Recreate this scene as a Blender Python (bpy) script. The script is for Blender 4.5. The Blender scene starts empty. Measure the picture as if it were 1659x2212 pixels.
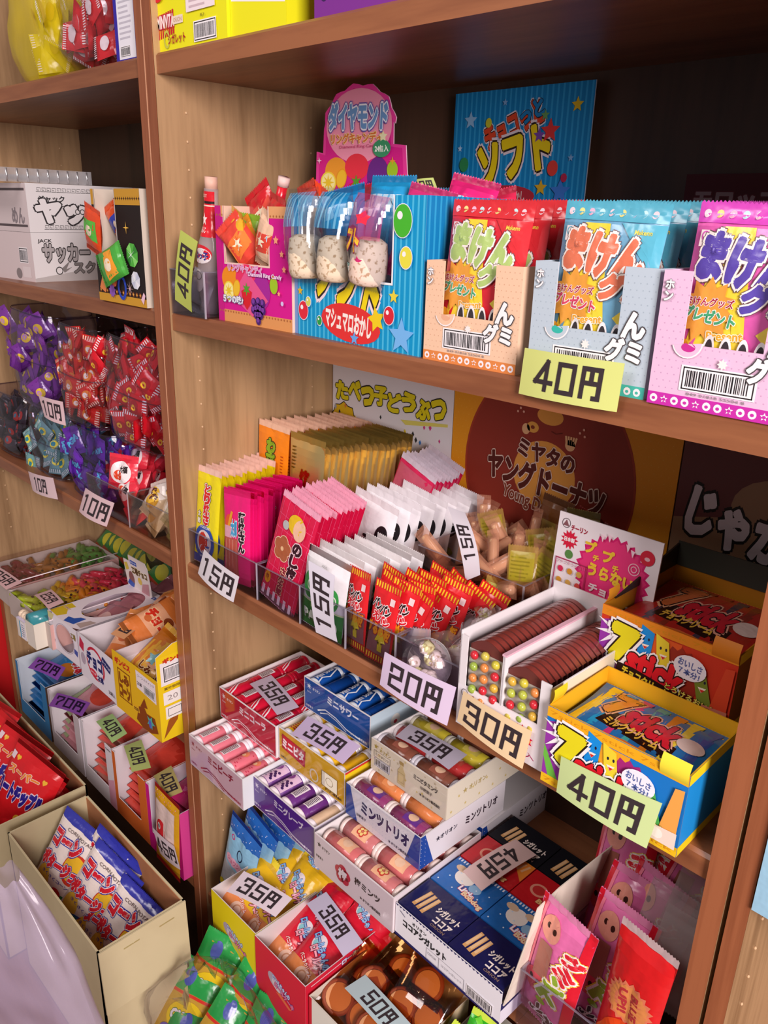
import bpy, math, random
from mathutils import Vector, Matrix, noise
R = random.Random(7)
SC = bpy.context.scene
COL = SC.collection
PI = math.pi

# ---------------------------------------------------------------- camera, light, exposure
F_PX = 1749.36
cam_d = bpy.data.cameras.new('camera')
cam_d.sensor_fit = 'VERTICAL'; cam_d.sensor_height = 24.0
cam_d.lens = 24.0 * F_PX / 2212.0
cam_d.clip_start = 0.01
cam = bpy.data.objects.new('camera', cam_d); COL.objects.link(cam)
rx = Vector((0.70055512, 0.71310888, 0.02642431))
ry = Vector((0.26270392, -0.22329624, -0.93868282))
rz = Vector((-0.66348261, 0.66454083, -0.34376782))
m = Matrix((rx, -ry, -rz)).transposed().to_4x4()
m.translation = Vector((0.96635, -0.55, 1.3467))
cam.matrix_world = m
SC.camera = cam
SC.view_settings.view_transform = 'Standard'
SC.view_settings.look = 'None'
SC.view_settings.gamma = 1.0
SC.view_settings.use_curve_mapping = False
SC.view_settings.exposure = 0.0
wd = bpy.data.worlds.new('room_light'); SC.world = wd; wd.use_nodes = True
wd.node_tree.nodes['Background'].inputs[0].default_value = (1.0, 0.86, 0.86, 1)
wd.node_tree.nodes['Background'].inputs[1].default_value = 0.23
def area(name, loc, tgt, sx, sy, power, col):
    l = bpy.data.lights.new(name, 'AREA'); l.shape = 'RECTANGLE'; l.size = sx; l.size_y = sy
    l.energy = power; l.color = col
    o = bpy.data.objects.new(name, l); COL.objects.link(o); o.location = loc
    o.rotation_euler = (Vector(tgt) - Vector(loc)).to_track_quat('-Z', 'Y').to_euler()
    return o
area('window_light', (2.45, -1.1, 1.72), (0.3, 0.0, 1.0), 0.7, 0.9, 76, (1.0, 0.89, 0.89))
area('ceiling_lamp', (0.1, -1.6, 2.5), (0.0, 0.0, 0.9), 0.9, 0.5, 17, (1.0, 0.90, 0.88))

# ---------------------------------------------------------------- materials
MATS = {}
def lin(h):
    return tuple((lambda c: c / 12.92 if c <= 0.04045 else ((c + 0.055) / 1.055) ** 2.4)(int(h[i:i + 2], 16) / 255) for i in (0, 2, 4)) + (1.0,)
def M(key):
    """'rrggbb' printed card, '/b' glossy film, '/m' foil, '/c' clear plastic, '/t' tinted see-through film, '/w' sugar"""
    if key in MATS: return MATS[key]
    hx, _, kind = key.partition('/')
    mt = bpy.data.materials.new('mat_' + key.replace('/', '_')); mt.use_nodes = True
    nt = mt.node_tree; N = nt.nodes; L = nt.links; b = N['Principled BSDF']; c = lin(hx)
    b.inputs['Base Color'].default_value = c
    if kind == '':
        b.inputs['Roughness'].default_value = 0.5; b.inputs['Specular IOR Level'].default_value = 0.3
    elif kind == 'b':
        b.inputs['Roughness'].default_value = 0.22; b.inputs['Specular IOR Level'].default_value = 0.6
        tc = N.new('ShaderNodeTexCoord'); n = N.new('ShaderNodeTexNoise'); n.inputs['Scale'].default_value = 60; n.inputs['Detail'].default_value = 2
        bp = N.new('ShaderNodeBump'); bp.inputs['Strength'].default_value = 0.35; bp.inputs['Distance'].default_value = 0.004
        L.new(tc.outputs['Object'], n.inputs['Vector']); L.new(n.outputs[0], bp.inputs['Height']); L.new(bp.outputs[0], b.inputs['Normal'])
    elif kind == 'm':
        b.inputs['Metallic'].default_value = 0.85; b.inputs['Roughness'].default_value = 0.3
    elif kind == 'w':
        b.inputs['Roughness'].default_value = 0.9
        tc = N.new('ShaderNodeTexCoord'); n = N.new('ShaderNodeTexNoise'); n.inputs['Scale'].default_value = 220; n.inputs['Detail'].default_value = 2
        cr = N.new('ShaderNodeValToRGB'); cr.color_ramp.elements[0].position = .34; cr.color_ramp.elements[1].position = .44; cr.color_ramp.elements[0].color = (c[0] * .55, c[1] * .45, c[2] * .35, 1); cr.color_ramp.elements[1].color = c
        L.new(tc.outputs['Object'], n.inputs['Vector']); L.new(n.outputs[0], cr.inputs[0]); L.new(cr.outputs[0], b.inputs['Base Color'])
    elif kind in ('c', 't'):
        out = N['Material Output']; tr = N.new('ShaderNodeBsdfTransparent'); gl = N.new('ShaderNodeBsdfGlossy'); mx = N.new('ShaderNodeMixShader')
        tr.inputs[0].default_value = c; gl.inputs['Roughness'].default_value = 0.06 if kind == 'c' else 0.14
        if kind == 'c':
            fr = N.new('ShaderNodeLayerWeight'); pw = N.new('ShaderNodeMath'); pw.operation = 'POWER'; pw.inputs[1].default_value = 4
            ma = N.new('ShaderNodeMath'); ma.operation = 'MULTIPLY_ADD'; ma.inputs[1].default_value = 0.6; ma.inputs[2].default_value = 0.075
            L.new(fr.outputs['Facing'], pw.inputs[0]); L.new(pw.outputs[0], ma.inputs[0]); L.new(ma.outputs[0], mx.inputs[0])
            L.new(tr.outputs[0], mx.inputs[1]); L.new(gl.outputs[0], mx.inputs[2]); L.new(mx.outputs[0], out.inputs[0])
        else:
            m2 = N.new('ShaderNodeMixShader'); m2.inputs[0].default_value = 0.38
            L.new(tr.outputs[0], m2.inputs[1]); L.new(b.outputs[0], m2.inputs[2]); L.new(m2.outputs[0], out.inputs[0])
            tr.inputs[0].default_value = (1, 1, 1, 1); b.inputs['Roughness'].default_value = 0.15
            tc = N.new('ShaderNodeTexCoord'); n = N.new('ShaderNodeTexNoise'); n.inputs['Scale'].default_value = 12; n.inputs['Detail'].default_value = 1
            bp = N.new('ShaderNodeBump'); bp.inputs['Strength'].default_value = 0.8; bp.inputs['Distance'].default_value = 0.02
            L.new(tc.outputs['Object'], n.inputs['Vector']); L.new(n.outputs[0], bp.inputs['Height']); L.new(bp.outputs[0], b.inputs['Normal'])
    MATS[key] = mt
    return mt
def wood(key, c1, c2, vec, rough=0.45):
    mt = bpy.data.materials.new(key); mt.use_nodes = True
    nt = mt.node_tree; N = nt.nodes; L = nt.links; b = N['Principled BSDF']
    tc = N.new('ShaderNodeTexCoord'); mp = N.new('ShaderNodeMapping'); mp.inputs['Scale'].default_value = vec
    n1 = N.new('ShaderNodeTexNoise'); n1.inputs['Scale'].default_value = 1.0; n1.inputs['Detail'].default_value = 6; n1.inputs['Distortion'].default_value = 0.9
    n2 = N.new('ShaderNodeTexNoise'); n2.inputs['Scale'].default_value = 9.0; n2.inputs['Detail'].default_value = 3
    mx = N.new('ShaderNodeMath'); mx.operation = 'MULTIPLY_ADD'; mx.inputs[1].default_value = 0.35
    cr = N.new('ShaderNodeValToRGB'); cr.color_ramp.elements[0].position = 0.42; cr.color_ramp.elements[1].position = 0.78
    cr.color_ramp.elements[0].color = lin(c2); cr.color_ramp.elements[1].color = lin(c1)
    L.new(tc.outputs['Object'], mp.inputs[0]); L.new(mp.outputs[0], n1.inputs['Vector']); L.new(mp.outputs[0], n2.inputs['Vector'])
    L.new(n2.outputs[0], mx.inputs[0]); L.new(n1.outputs[0], mx.inputs[2]); L.new(mx.outputs[0], cr.inputs[0]); L.new(cr.outputs[0], b.inputs['Base Color'])
    b.inputs['Roughness'].default_value = rough
    MATS[key] = mt
wood('wood_panel', 'bc976e', '8c6b49', (17, 17, 1.5))
wood('wood_board', '9c6340', '74412a', (1.6, 16, 16), 0.38)
wood('wood_edge', 'a0603e', '7e4429', (30, 30, 1.5), 0.4)
wood('wood_back', '4a3226', '32221a', (14, 14, 1.3))
wood('kraft', 'b5794f', 'a66c45', (5, 5, 5), 0.8)
wood('cardboard_cream', 'd9cba2', 'cfc097', (4, 4, 4), 0.7)
wood('plaster', 'c8c0b4', 'b8b0a4', (3, 3, 3), 0.9)
wood('floor_boards', '6a4a34', '50382a', (2, 14, 2), 0.5)
wood('choco', '7c3a34', '5f2824', (40, 40, 40), 0.35)

# ---------------------------------------------------------------- mesh builder
class Mb:
    def __init__(s): s.v = []; s.f = []; s.m = []; s.sm = []; s.keys = []
    def add(s, vs, fs, key, smooth=False):
        if key not in s.keys: s.keys.append(key)
        k = s.keys.index(key); o = len(s.v)
        s.v.extend(tuple(p) for p in vs)
        for f in fs: s.f.append(tuple(i + o for i in f)); s.m.append(k); s.sm.append(smooth)
    def box(s, x0, x1, y0, y1, z0, z1, key):
        s.add([(x, y, z) for z in (z0, z1) for y in (y0, y1) for x in (x0, x1)],
              [(0, 2, 3, 1), (4, 5, 7, 6), (0, 1, 5, 4), (2, 6, 7, 3), (0, 4, 6, 2), (1, 3, 7, 5)], key)
    def tube(s, pts, r, key, n=10, caps=True, rad=None):
        vs = []; fs = []; P = [Vector(p) for p in pts]
        for i, p in enumerate(P):
            t = (P[min(i + 1, len(P) - 1)] - P[max(i - 1, 0)]).normalized()
            a = t.orthogonal().normalized() if i == 0 else (a - t * a.dot(t)).normalized()
            b = t.cross(a); rr = rad[i] if rad else r
            vs += [p + (a * math.cos(2 * PI * k / n) + b * math.sin(2 * PI * k / n)) * rr for k in range(n)]
        for i in range(len(P) - 1):
            for k in range(n):
                fs.append((i * n + k, i * n + (k + 1) % n, (i + 1) * n + (k + 1) % n, (i + 1) * n + k))
        if caps: fs += [tuple(range(n - 1, -1, -1)), tuple(range((len(P) - 1) * n, len(P) * n))]
        s.add(vs, fs, key, True)
    def grid(s, fn, nu, nv, key, smooth=True):
        vs = [fn(i / nu, j / nv) for j in range(nv + 1) for i in range(nu + 1)]
        s.add(vs, [(j * (nu + 1) + i, j * (nu + 1) + i + 1, (j + 1) * (nu + 1) + i + 1, (j + 1) * (nu + 1) + i) for j in range(nv) for i in range(nu)], key, smooth)
    def ball(s, c, rx, ry, rz, key, n=12, wob=0, seed=0):
        def fn(u, v):
            a = 2 * PI * u; b = PI * (v - .5); d = Vector((math.cos(a) * math.cos(b), math.sin(a) * math.cos(b), math.sin(b)))
            w = 1 + wob * noise.noise(d * 2.2 + Vector((seed, 0, 0)))
            return (c[0] + d.x * rx * w, c[1] + d.y * ry * w, c[2] + d.z * rz * w)
        s.grid(fn, n, max(6, n // 2), key)
    def mesh(s, name):
        me = bpy.data.meshes.new(name); me.from_pydata(s.v, [], s.f)
        for k in s.keys: me.materials.append(M(k))
        me.polygons.foreach_set('material_index', s.m); me.polygons.foreach_set('use_smooth', s.sm); me.update()
        return me
    def obj(s, name, parent=None, loc=(0, 0, 0), rot=(0, 0, 0)):
        o = bpy.data.objects.new(name, s.mesh(name)); COL.objects.link(o); o.location = loc; o.rotation_euler = rot
        if parent: o.parent = parent
        return o
def tag(o, label, cat, group=None, kind=None):
    if label: o['label'] = label
    if cat: o['category'] = cat
    if group: o['group'] = group
    if kind: o['kind'] = kind
    return o
def thing(name, label, cat, loc=(0, 0, 0), rot=(0, 0, 0), group=None):
    o = bpy.data.objects.new(name, None); COL.objects.link(o); o.location = loc; o.rotation_euler = rot
    o.empty_display_size = 0.02
    return tag(o, label, cat, group)
def dup(root, loc, rot=None, label=None, group=None, scale=None):
    r = root.copy(); COL.objects.link(r); r.location = loc
    if rot is not None: r.rotation_euler = rot
    if scale: r.scale = scale
    if label: r['label'] = label
    if group: r['group'] = group
    for ch in list(root.children):
        c = ch.copy(); COL.objects.link(c); c.parent = r
        for g in list(ch.children):
            d = g.copy(); COL.objects.link(d); d.parent = c
    return r

# ---------------------------------------------------------------- print: lettering and shapes laid on a surface, in millimetres
GL = {}
def glyphs(t, b):
    if (t, b) in GL: return GL[(t, b)]
    c = bpy.data.curves.new('t', 'FONT'); c.body = t; c.size = 1; c.offset = b; c.resolution_u = 2
    o = bpy.data.objects.new('t', c); COL.objects.link(o)
    me = bpy.data.meshes.new_from_object(o.evaluated_get(bpy.context.evaluated_depsgraph_get()))
    vs = [(v.co.x, v.co.y) for v in me.vertices]; fs = [tuple(p.vertices) for p in me.polygons]
    bpy.data.objects.remove(o); bpy.data.curves.remove(c); bpy.data.meshes.remove(me)
    GL[(t, b)] = (vs, fs); return GL[(t, b)]
STEP = 0.00009
class Pr:
    """print frame: x to the right, y up, millimetres; sx mirrors nothing, lay is the current layer"""
    def __init__(s, mb, O, U, V, surf=None, suf='', base=1):
        s.mb = mb; s.O = Vector(O); s.U = Vector(U); s.V = Vector(V); s.N = s.U.cross(s.V).normalized(); s.surf = surf; s.lay = base; s.suf = suf; s.hole = None
    def pt(s, x, y, d):
        if s.surf: return s.surf(x / 1000, y / 1000, d)
        return s.O + s.U * (x / 1000) + s.V * (y / 1000) + s.N * d
    def put(s, vs, fs, col, lay=None):
        d = s.lay * STEP
        if lay is None: s.lay += 1
        if s.hole:
            a, b, c, e = s.hole; nf = []
            for f in fs:
                for g in ([f] if len(f) < 5 else [(f[0], f[i], f[i + 1]) for i in range(1, len(f) - 1)]):
                    X = sum(vs[i][0] for i in g) / len(g); Y = sum(vs[i][1] for i in g) / len(g)
                    if not (a < X < c and b < Y < e): nf.append(g)
            fs = nf
        if s.surf:
            vs = [tuple(p) for p in vs]; d += 0.0003
            for _ in range(2):
                nf = []; 
                for f in fs:
                    if len(f) == 3 or len(f) == 4:
                        e = [(math.dist(vs[f[i]], vs[f[(i + 1) % len(f)]]), i) for i in range(len(f))]
                        L, i = max(e)
                        if L > 7:
                            a, b = f[i], f[(i + 1) % len(f)]; vs.append(((vs[a][0] + vs[b][0]) / 2, (vs[a][1] + vs[b][1]) / 2)); mid = len(vs) - 1
                            if len(f) == 3: c = f[(i + 2) % 3]; nf += [(a, mid, c), (mid, b, c)]
                            else:
                                c, e2 = f[(i + 2) % 4], f[(i + 3) % 4]; vs.append(((vs[c][0] + vs[e2][0]) / 2, (vs[c][1] + vs[e2][1]) / 2)); m2 = len(vs) - 1
                                nf += [(a, mid, m2, e2), (mid, b, c, m2)]
                            continue
                    nf.append(f)
                fs = nf
        s.mb.add([s.pt(x, y, d) for x, y in vs], fs, col + s.suf if '/' not in col else col, bool(s.surf))
    def rect(s, x, y, w, h, col):
        if s.hole:
            a, b, c, e = s.hole
            if x < c and x + w > a and y < e and y + h > b:
                hh = s.hole; s.hole = None; l = s.lay
                for X0, Y0, X1, Y1 in ((x, y, min(x + w, a), y + h), (max(x, c), y, x + w, y + h), (max(x, a), y, min(x + w, c), min(y + h, b)), (max(x, a), max(y, e), min(x + w, c), y + h)):
                    if X1 - X0 > .01 and Y1 - Y0 > .01: s.rect(X0, Y0, X1 - X0, Y1 - Y0, col); s.lay = l
                s.lay += 1; s.hole = hh; return
        if s.surf:
            nx = max(1, int(w / 6)); ny = max(1, int(h / 6))
            s.put([(x + w * i / nx, y + h * j / ny) for j in range(ny + 1) for i in range(nx + 1)],
                  [(j * (nx + 1) + i, j * (nx + 1) + i + 1, (j + 1) * (nx + 1) + i + 1, (j + 1) * (nx + 1) + i) for j in range(ny) for i in range(nx)], col)
        else: s.put([(x, y), (x + w, y), (x + w, y + h), (x, y + h)], [(0, 1, 2, 3)], col)
    def poly(s, pts, col):
        if s.surf:
            cx = sum(p[0] for p in pts) / len(pts); cy = sum(p[1] for p in pts) / len(pts); n = len(pts)
            mid = [((p[0] + cx) / 2, (p[1] + cy) / 2) for p in pts]
            s.put(list(pts) + mid + [(cx, cy)], [(i, (i + 1) % n, n + (i + 1) % n, n + i) for i in range(n)] + [(n + i, n + (i + 1) % n, 2 * n) for i in range(n)], col)
        else: s.put(pts, [tuple(range(len(pts)))], col)
    def ell(s, cx, cy, rx, ry, col, n=22, rot=0):
        c, q = math.cos(rot), math.sin(rot)
        s.poly([(cx + rx * math.cos(a) * c - ry * math.sin(a) * q, cy + rx * math.cos(a) * q + ry * math.sin(a) * c) for a in (2 * PI * i / n for i in range(n))], col)
    def star(s, cx, cy, r, col, n=5, ri=.45, rot=PI / 2):
        k = s.surf
        pts = [(cx + (r if i % 2 == 0 else r * ri) * math.cos(rot + PI * i / n), cy + (r if i % 2 == 0 else r * ri) * math.sin(rot + PI * i / n)) for i in range(2 * n)]
        s.put(pts + [(cx, cy)], [(i, (i + 1) % (2 * n), 2 * n) for i in range(2 * n)], col)
    def line(s, pts, wd, col, closed=False):
        vs = []; n = len(pts)
        for i, p in enumerate(pts):
            a = pts[i - 1] if (i or closed) else p; b = pts[(i + 1) % n] if (i < n - 1 or closed) else p
            dx, dy = b[0] - a[0], b[1] - a[1]; l = math.hypot(dx, dy) or 1
            vs += [(p[0] - dy / l * wd / 2, p[1] + dx / l * wd / 2), (p[0] + dy / l * wd / 2, p[1] - dx / l * wd / 2)]
        m = n if closed else n - 1
        s.put(vs, [(2 * i, 2 * i + 1, 2 * ((i + 1) % n) + 1, 2 * ((i + 1) % n)) for i in range(m)], col)
    def ring(s, cx, cy, rx, ry, wd, col, n=28):
        s.line([(cx + rx * math.cos(2 * PI * i / n), cy + ry * math.sin(2 * PI * i / n)) for i in range(n)], wd, col, True)
    def frame(s, x, y, w, h, wd, col):
        l = s.lay
        for a in ((x, y, w, wd), (x, y + h - wd, w, wd), (x, y, wd, h), (x + w - wd, y, wd, h)): s.rect(*a, col); s.lay = l
        s.lay += 1
    def bars(s, x, y, w, h, seed=1):
        q = random.Random(seed); s.rect(x, y, w, h, 'f6f2f4'); s.frame(x + w * .03, y + h * .06, w * .94, h * .88, min(w, h) * .05, '2a2628'); l = s.lay; px = x + w * .08
        while px < x + w * .9:
            bw = q.choice((.5, .8, 1.2)) * w / 60; s.rect(px, y + h * .18, bw, h * .64, '1e1c20'); s.lay = l; px += bw + q.choice((.6, .9, 1.3)) * w / 60
        s.lay += 1
    def text(s, t, cx, cy, w, h, col, b=.025, out=None, rot=0, out2=None, sk=0):
        """lettering fitted in a w x h box about its centre; out/out2 = (colour, extra width in em)"""
        v0, _ = glyphs(t, round(min(b, .02), 3)); xs = [v[0] for v in v0]; ys = [v[1] for v in v0]
        if not xs: return
        x0, x1, y0, y1 = min(xs), max(xs), min(ys), max(ys); kx = w / max(.01, x1 - x0); ky = h / max(.01, y1 - y0); c, q = math.cos(rot), math.sin(rot)
        for cc, e in ([out2] if out2 else []) + ([out] if out else []) + [(col, 0)]:
            e = b + e * 1.25; o0 = min(e, .02); v, f = glyphs(t, round(o0, 3)); ex = e - o0; r = []; ff = []
            n = 0 if ex < .006 else (5 if ex < .035 else 9)
            L0 = s.lay
            for k in range(max(1, n)):
                s.lay = L0 + k * .12; r = []
                ox, oy = (ex * math.cos(2 * PI * (k + .5) / n), ex * math.sin(2 * PI * (k + .5) / n)) if n else (0, 0)
                for a, d in v:
                    X = (a + ox - (x0 + x1) / 2) * kx; Y = (d + oy - (y0 + y1) / 2) * ky; X += sk * Y
                    r.append((cx + X * c - Y * q, cy + X * q + Y * c))
                s.put(r, f, cc, 1)
            s.lay = L0 + 1
    def vtext(s, t, cx, y1, sz, col, b=.03, out=None, out2=None, pitch=1.12):
        for i, ch in enumerate(t): 
            l = s.lay; s.text(ch, cx, y1 - sz / 2 - i * sz * pitch, sz * .92, sz * .92, col, b, out, 0, out2); s.lay = l
        s.lay += 3
    def lines(s, x, y, w, h, n, col, seed=3):
        q = random.Random(seed); l = s.lay
        for i in range(n):
            s.rect(x, y + h * (i + .25) / n, w * q.uniform(.7, 1), h / n * .4, col); s.lay = l
        s.lay += 1
def faces(mb, w, d, h):
    """print frames of a carton whose front-left-bottom corner is the origin"""
    return (Pr(mb, (0, 0, 0), (1, 0, 0), (0, 0, 1)), Pr(mb, (w, 0, 0), (0, 1, 0), (0, 0, 1)), Pr(mb, (0, 0, h), (1, 0, 0), (0, 1, 0)))
def carton(mb, w, d, h, inner='e9e4e6', fl=0.0, t=0.0012, fh=None, closed=False, win=None):
    if closed: mb.box(0, w, 0, d, 0, h, inner); return
    f = fh or h
    if win:
        a, b, c, e = (q / 1000 for q in win)
        mb.box(0, w, 0, t, 0, b, inner); mb.box(0, a, 0, t, b, f, inner); mb.box(c, w, 0, t, b, f, inner)
        if e < f: mb.box(a, c, 0, t, e, f, inner)
    else: mb.box(0, w, 0, t, 0, f, inner)
    mb.box(0, w, d - t, d, 0, h, inner); mb.box(0, t, t, d - t, 0, h, inner); mb.box(w - t, w, t, d - t, 0, h, inner)
    mb.box(t, w - t, t, d - t, 0, max(t, fl), inner)

# blocky price figures, drawn as strokes in a cell 0.72 wide, 1 high
DIG = {'0': [[(0, 0), (0, 1), (.62, 1), (.62, 0), (0, 0)]], '1': [[(.16, .92), (.36, 1), (.36, 0)]], '2': [[(0, .72), (0, 1), (.62, 1), (.62, .52), (0, .45), (0, 0), (.66, 0)]],
       '3': [[(0, .8), (0, 1), (.6, 1), (.6, .54), (.2, .54)], [(.6, .54), (.64, .46), (.64, 0), (0, 0), (0, .2)]], '4': [[(.46, 0), (.46, 1), (0, .26), (.7, .26)]],
       '5': [[(.62, 1), (.04, 1), (.04, .56), (.64, .56), (.64, 0), (0, 0), (0, .2)]], '7': [[(0, .75), (0, 1), (.62, 1), (.62, .72), (.26, .3), (.26, 0)]],
       '円': [[(0, 0), (0, 1), (.66, 1), (.66, -.02), (.5, -.02)], [(0, .5), (.66, .5)], [(.33, 1), (.33, .5)]]}
def figures(p, t, x, y, h, col, sp=1.0):
    n = len(t); k = h; lw = h * .175; l = p.lay
    for i, ch in enumerate(t):
        ox = x + i * k * sp
        for st in DIG[ch]:
            for a, b in zip(st, st[1:]):
                ax, ay, bx, by = ox + a[0] * k, y + a[1] * k, ox + b[0] * k, y + b[1] * k
                dx, dy = bx - ax, by - ay; L = math.hypot(dx, dy); ux, uy = dx / L * lw / 2, dy / L * lw / 2
                n2 = max(1, int(L / 6)); q = []
                for j in range(n2 + 1):
                    e = -1 if j == 0 else (1 if j == n2 else 0); mx, my = ax + dx * j / n2 + ux * e, ay + dy * j / n2 + uy * e
                    q += [(mx - uy, my + ux), (mx + uy, my - ux)]
                p.put(q, [(2 * j, 2 * j + 1, 2 * j + 3, 2 * j + 2) for j in range(n2)], col); p.lay = l
    p.lay += 1
def price(t, TL, TR, BR, BL, col, label, bow=0.004, ink='3a3034'):
    """a paper price card between four points, slightly bowed"""
    TL, TR, BR, BL = map(Vector, (TL, TR, BR, BL)); c = (TL + TR + BR + BL) / 4; n = (TR - BL).cross(TL - BR).normalized()
    w = ((TR - TL).length + (BR - BL).length) / 2; h = ((TL - BL).length + (TR - BR).length) / 2
    def fn(x, y, d):
        u, v = x / w, y / h
        return (BL * (1 - u) * (1 - v) + BR * u * (1 - v) + TL * (1 - u) * v + TR * u * v) + n * (d - d0 + bow * (4 * u * (1 - u) - .5) * (1 - .4 * v)) - c
    d0 = 0; mb = Mb()
    mb.grid(lambda u, v: fn(u * w, v * h, 0), 10, 4, col); mb.grid(lambda u, v: fn((1 - u) * w, v * h, -.0004), 10, 4, col)
    p = Pr(mb, (0, 0, 0), (1, 0, 0), (0, 1, 0), surf=fn); p.lay = 1
    W, H = w * 1000, h * 1000; k = H * .58; tw = 2.68 * k
    if tw > W * .86: k *= W * .86 / tw; tw = W * .86
    figures(p, t, (W - tw) / 2, (H - k) / 2, k, ink)
    return tag(mb.obj('price_tag', loc=c), label, 'price tag', 'handwritten-style yen price cards')
# ---------------------------------------------------------------- film packets
def pouch_fn(w, h, t, seed, cr=0.008):
    def f(u, v, side):
        e = 0.0 if v * h < cr or (1 - v) * h < cr else max(0.0, math.sin(PI * (v * h - cr) / (h - 2 * cr))) ** .45
        b = t / 2 * max(0, 1 - abs(2 * u - 1) ** 2.6) ** .55 * e
        wr = .16 * t * noise.noise(Vector((u * 5 + seed, v * 3.2, side * 3))) * (1 - abs(2 * u - 1)) + (.0005 * math.sin(u * 60 + seed) * (1 - e))
        return b + wr * (e > 0)
    return f
def pouch(name, w, h, t, col, art=None, seed=0, crimp=None, parent=None, loc=(0, 0, 0), rot=(0, 0, 0), zig=True, nu=12, nv=14, cr=0.008, suf='/b', win=None, back=None):
    """sealed film packet, bottom centre at the origin, printed front towards -y"""
    mb = Mb(); f = pouch_fn(w, h, t, seed, cr)
    col = col if '/' in col else col + suf
    def P(u, v, s, d=0):
        z = v * h
        pinch = 1 - .04 * math.sin(PI * v)
        return ((u - .5) * w * pinch, s * (f(u, v, s) + d), z)
    def key(v): return (crimp + suf) if crimp and (v * h < cr * .99 or (1 - v) * h < cr * 1.01) else col
    for s in (-1, 1):
        rows = [0, cr / h] + [cr / h + (1 - 2 * cr / h) * j / nv for j in range(1, nv)] + [1 - cr / h, 1]
        for a, b in zip(rows, rows[1:]):
            kk = key((a + b) / 2)
            if s == 1 and back and '/' in kk and kk == col: kk = back + suf
            fl = (lambda u: u) if s < 0 else (lambda u: 1 - u)
            vs = [P(fl(i / nu), q, s) for q in (a, b) for i in range(nu + 1)]
            mb.add(vs, [(i, i + 1, nu + 2 + i, nu + 1 + i) for i in range(nu)], kk, True)
    if zig:
        n = int(w / .003)
        for z0, sg in ((h, 1), (0, -1)):
            for i in range(n):
                a = -w / 2 + w * i / n; b = a + w / n
                mb.add([(a, -.0002, z0), (b, -.0002, z0), ((a + b) / 2, -.0002, z0 + sg * .0016)], [(0, 1, 2)], (crimp + suf) if crimp else col)
    if art:
        p = Pr(mb, (0, 0, 0), (1, 0, 0), (0, 0, 1), surf=lambda x, y, d: P(min(1, max(0, x / w)), min(1, max(0, y / h)), -1, d), suf=suf); art(p, w * 1000, h * 1000)
    return mb.obj(name, parent, loc, rot)

# ---------------------------------------------------------------- the place
def slab(name, b, key, kind='structure', parent=None, label=None):
    mb = Mb(); mb.box(*b, key); o = mb.obj(name, parent)
    if kind and not parent: o['kind'] = kind
    if label: o['label'] = label
    return o
slab('floor', (-2.2, 2.4, -2.6, 0.36, -0.03, 0), 'floor_boards')
slab('wall_back', (-2.2, 2.4, 0.33, 0.37, 0, 2.5), 'plaster')
XL, XR = 0.0183, 0.7937
Z1, Z2, Z3, Z4, Z5 = 1.517, 1.2225, 0.872, 0.5625, 0.265
def panel(parent, x0, x1, y1=0.30, z1=1.95, label=None):
    g = Mb(); g.box(x0, x1, 0.0008, y1, 0, z1, 'wood_panel')
    o = g.obj('side_panel', parent)
    e = Mb(); e.box(x0, x1, 0, 0.0012, 0.02, z1, 'wood_edge'); e.obj('edge_banding', o)
    if label: o['label'] = label
    return o
def bookcase(label, x0, x1, xa, xb, zs, th=0.0222):
    """x0..x1 outer, xa..xb inner faces"""
    t = thing('bookcase', label, 'shelf', ((x0 + x1) / 2, 0, 0)); off = -(x0 + x1) / 2
    panel(t, x0 + off, xa + off); panel(t, xb + off, x1 + off)
    slab('back_panel', (xa + off, xb + off, 0.28, 0.288, 0.02, 1.95), 'wood_back', None, t)
    for z in zs:
        mb = Mb(); a, b = xa + off + .0004, xb + off - .0004; r = .003
        pr = [(0.004, z - th), (0.004, z - r), (0.004 + r, z), (0.28, z), (0.28, z - th)]
        mb.add([(x, y, q) for x in (a, b) for y, q in pr], [(0, 1, 6, 5), (1, 2, 7, 6), (2, 3, 8, 7), (3, 4, 9, 8), (4, 0, 5, 9), (0, 4, 3, 2, 1), (5, 6, 7, 8, 9)], 'wood_board')
        s = mb.obj('shelf_board', t)
    # shelf-pin holes and pins on the inner face of the left side
    for z in [zs[0] - .0248] + [zz for k in range(len(zs) - 1) for zz in [zs[k] - .06 - .032 * j for j in range(5)]]:
        pin = z == zs[0] - .0248
        for y in (0.040, 0.236):
            mb = Mb(); mb.ball((xa + off + .0006, y, z), .0012 if not pin else .003, .0016 if not pin else .004, .0016 if not pin else .004, 'd8b48c' if not pin else 'e8e8ea/m', 8)
            mb.obj('shelf_pin' if pin else 'pin_hole_plug', t)
    return t
bookcase('middle wooden bookcase crowded with boxed snacks and price cards', 0, 0.811, XL, XR, (1.87, Z1, Z2, Z3, Z4, Z5))
g = Mb(); g.box(-.0017, -.0006, -.0006, .0008, .02, 1.95, 'd09a78'); HIGHLIGHT = g  # pale strip: highlight of the rounded joint edge, put into its colour
bookcase('left wooden bookcase with bagged sweets and stacked white cartons', -0.7955, -0.0006, -0.777, -0.0186, (1.87, Z1, Z2, Z3, Z4, Z5))
HIGHLIGHT.obj('edge_highlight', bpy.data.objects['bookcase.001'], (.39805, 0, 0))
bookcase('right wooden bookcase, only its edge showing beyond a dark gap', 0.815, 1.60, 0.8297, 1.585, (1.87, Z1, Z2, Z3, Z4, Z5))
mb = Mb(); mb.box(-.8, .8, -.3, 0, .10, .12, 'wood_board')
bench = thing('display_bench', 'low wooden display bench in front of the bookcases', 'bench', (0, -0.08, 0))
mb.obj('bench_top', bench)
for x in (-.76, 0, .76):
    mb = Mb(); mb.box(x - .02, x + .02, -.28, -.02, 0, .10, 'wood_edge'); mb.obj('leg', bench)

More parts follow.
